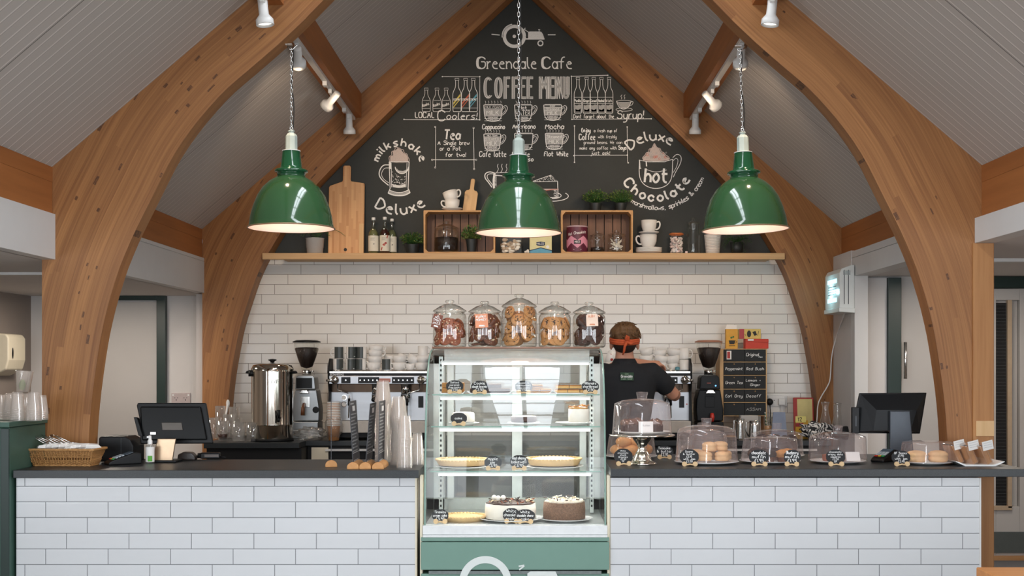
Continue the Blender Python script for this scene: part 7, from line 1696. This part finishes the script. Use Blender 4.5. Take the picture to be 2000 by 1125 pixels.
# back print
k=7.78/F; P=Pen(lambda u,v:(u,-.1345,v)); cx0,cz0=0.005,PZ(735,7.77)
MB().box(cx0-.042,cx0+.042,-.1335,-.126,cz0-.026,cz0+.024).obj('print_patch',mat('dark green print','2f4a36',.8),sh)
P.text('Greendale',cx0,cz0-.008,.017,.0026,al='c',maxw=.075); P.obj('print_lettering',CHALK,sh)
P=Pen(lambda u,v:(u,-.1345,v)); P.text('FARM SHOP',cx0,cz0-.022,.009,.0018,al='c',maxw=.07); P.circ(cx0-.008,cz0+.015,.005,.0016,n=12); P.fill([(cx0-.002,cz0+.012),(cx0+.010,cz0+.012),(cx0+.009,cz0+.017),(cx0,cz0+.017)]); P.obj('small_print',mat('sage print','8fa58c',.8),sh)
T=MB(); TR=mat('black work trousers','1b1c1f',.8)
loft(T,[(.80,0,0,.160,.118),(.90,0,0,.172,.122),(1.0,0,0,.160,.112)])
for s in (-1,1): T.tube([V(s*.085,0,.90),V(s*.095,.01,.70),V(s*.10,.015,.48),V(s*.10,0,.30),V(s*.10,-.01,.10)],[.098,.088,.070,.064,.060],16)
remesh(T,'trousers',TR,pr_,.011,6)
T=MB()
for s in (-1,1): T.tube([V(s*.10,-.05,.045),V(s*.102,.02,.05),V(s*.107,.12,.04),V(s*.11,.20,.03)],[.040,.047,.043,.026],14); T.box(s*.104-.045,s*.104+.045,-.085,.215,.0,.02)
remesh(T,'shoes',BLKM,pr_,.008,4)
# hair: thick tousled top, short nape
rr=random.Random(8); ph=[rr.uniform(0,6) for _ in range(6)]
Hm=MB()
def hf(p):
    a=1+.035*math.sin(9*p.x+ph[0]+4*p.z)+.03*math.sin(11*p.z+ph[1]+6*p.y)+.022*math.sin(19*p.x+ph[2])
    return a
Hm.ell((0,.004,1.655),(.094,.104,.080),40,26,0,hf); o=remesh(Hm,'hair_top',HAIR,pr_,.005,2)
# tufts
tf=MB()
for i in range(420):
    a=rr.uniform(0,2*pi); t=rr.uniform(.05,1.75); n_=V(math.sin(t)*math.cos(a),math.sin(t)*math.sin(a),math.cos(t)); p=V(0,.004,1.655)+V(n_.x*.092,n_.y*.102,n_.z*.078)
    g_=(V(rr.uniform(-.6,.6)+.3,rr.uniform(-.4,.4),-.75 if t>.7 else -.1)+n_*.12).normalized(); tf.tube([p-n_*.008,p+g_*.012+n_*.001,p+g_*.026-n_*.002],[.0040,.0034,.0008],5)
tf.obj('hair_tufts',HAIR,o,merge=False)
Hn=MB().ell((0,-.014,1.592),(.074,.082,.066),32,20); remesh(Hn,'nape_hair',mat('dark short nape hair','2b1a12',.8,var=.3,sc=120,bump=.4),o,.006,2)
OR=mat('orange cotton headband','c2552c',.8,var=.18,sc=40); hb=MB()
ring=[]
for i in range(40):
    a=2*pi*i/40; ring.append((.0895*math.cos(a),.005+.101*math.sin(a),1.612+.014*math.sin(a)))
for dz,rr_ in ((0,.010),(.012,.009),(-.010,.008)): hb.tube([(x,y,z+dz) for x,y,z in ring],rr_,8,closed=True)
HB=hb.obj('headband',OR,pr_)
kn=MB().ell((.006,-.108,1.600),(.016,.014,.014),14,10); kn.tube([(.006,-.11,1.605),(.000,-.118,1.625),(.006,-.120,1.640),(.016,-.117,1.634),(.012,-.110,1.606)],[.008,.010,.010,.009,.007],8)
kn.tube([(.004,-.112,1.598),(-.008,-.118,1.575),(-.012,-.112,1.545),(-.020,-.104,1.520)],[.010,.009,.008,.004],8); kn.tube([(.008,-.112,1.600),(.03,-.116,1.590),(.055,-.095,1.600)],[.010,.010,.006],8); kn.obj('knot',OR,HB)
tag(MB().lathe([(0,0),(.014,0),(.016,.02),(.012,.028),(0,.03)],16).obj('red_cap',mat('muted red rubber','a8453a',.5),loc=(PX(1268,8.6),8.56,PZ(712,8.56))),'small red object held in the raised hand of the person','cap') if 0 else None
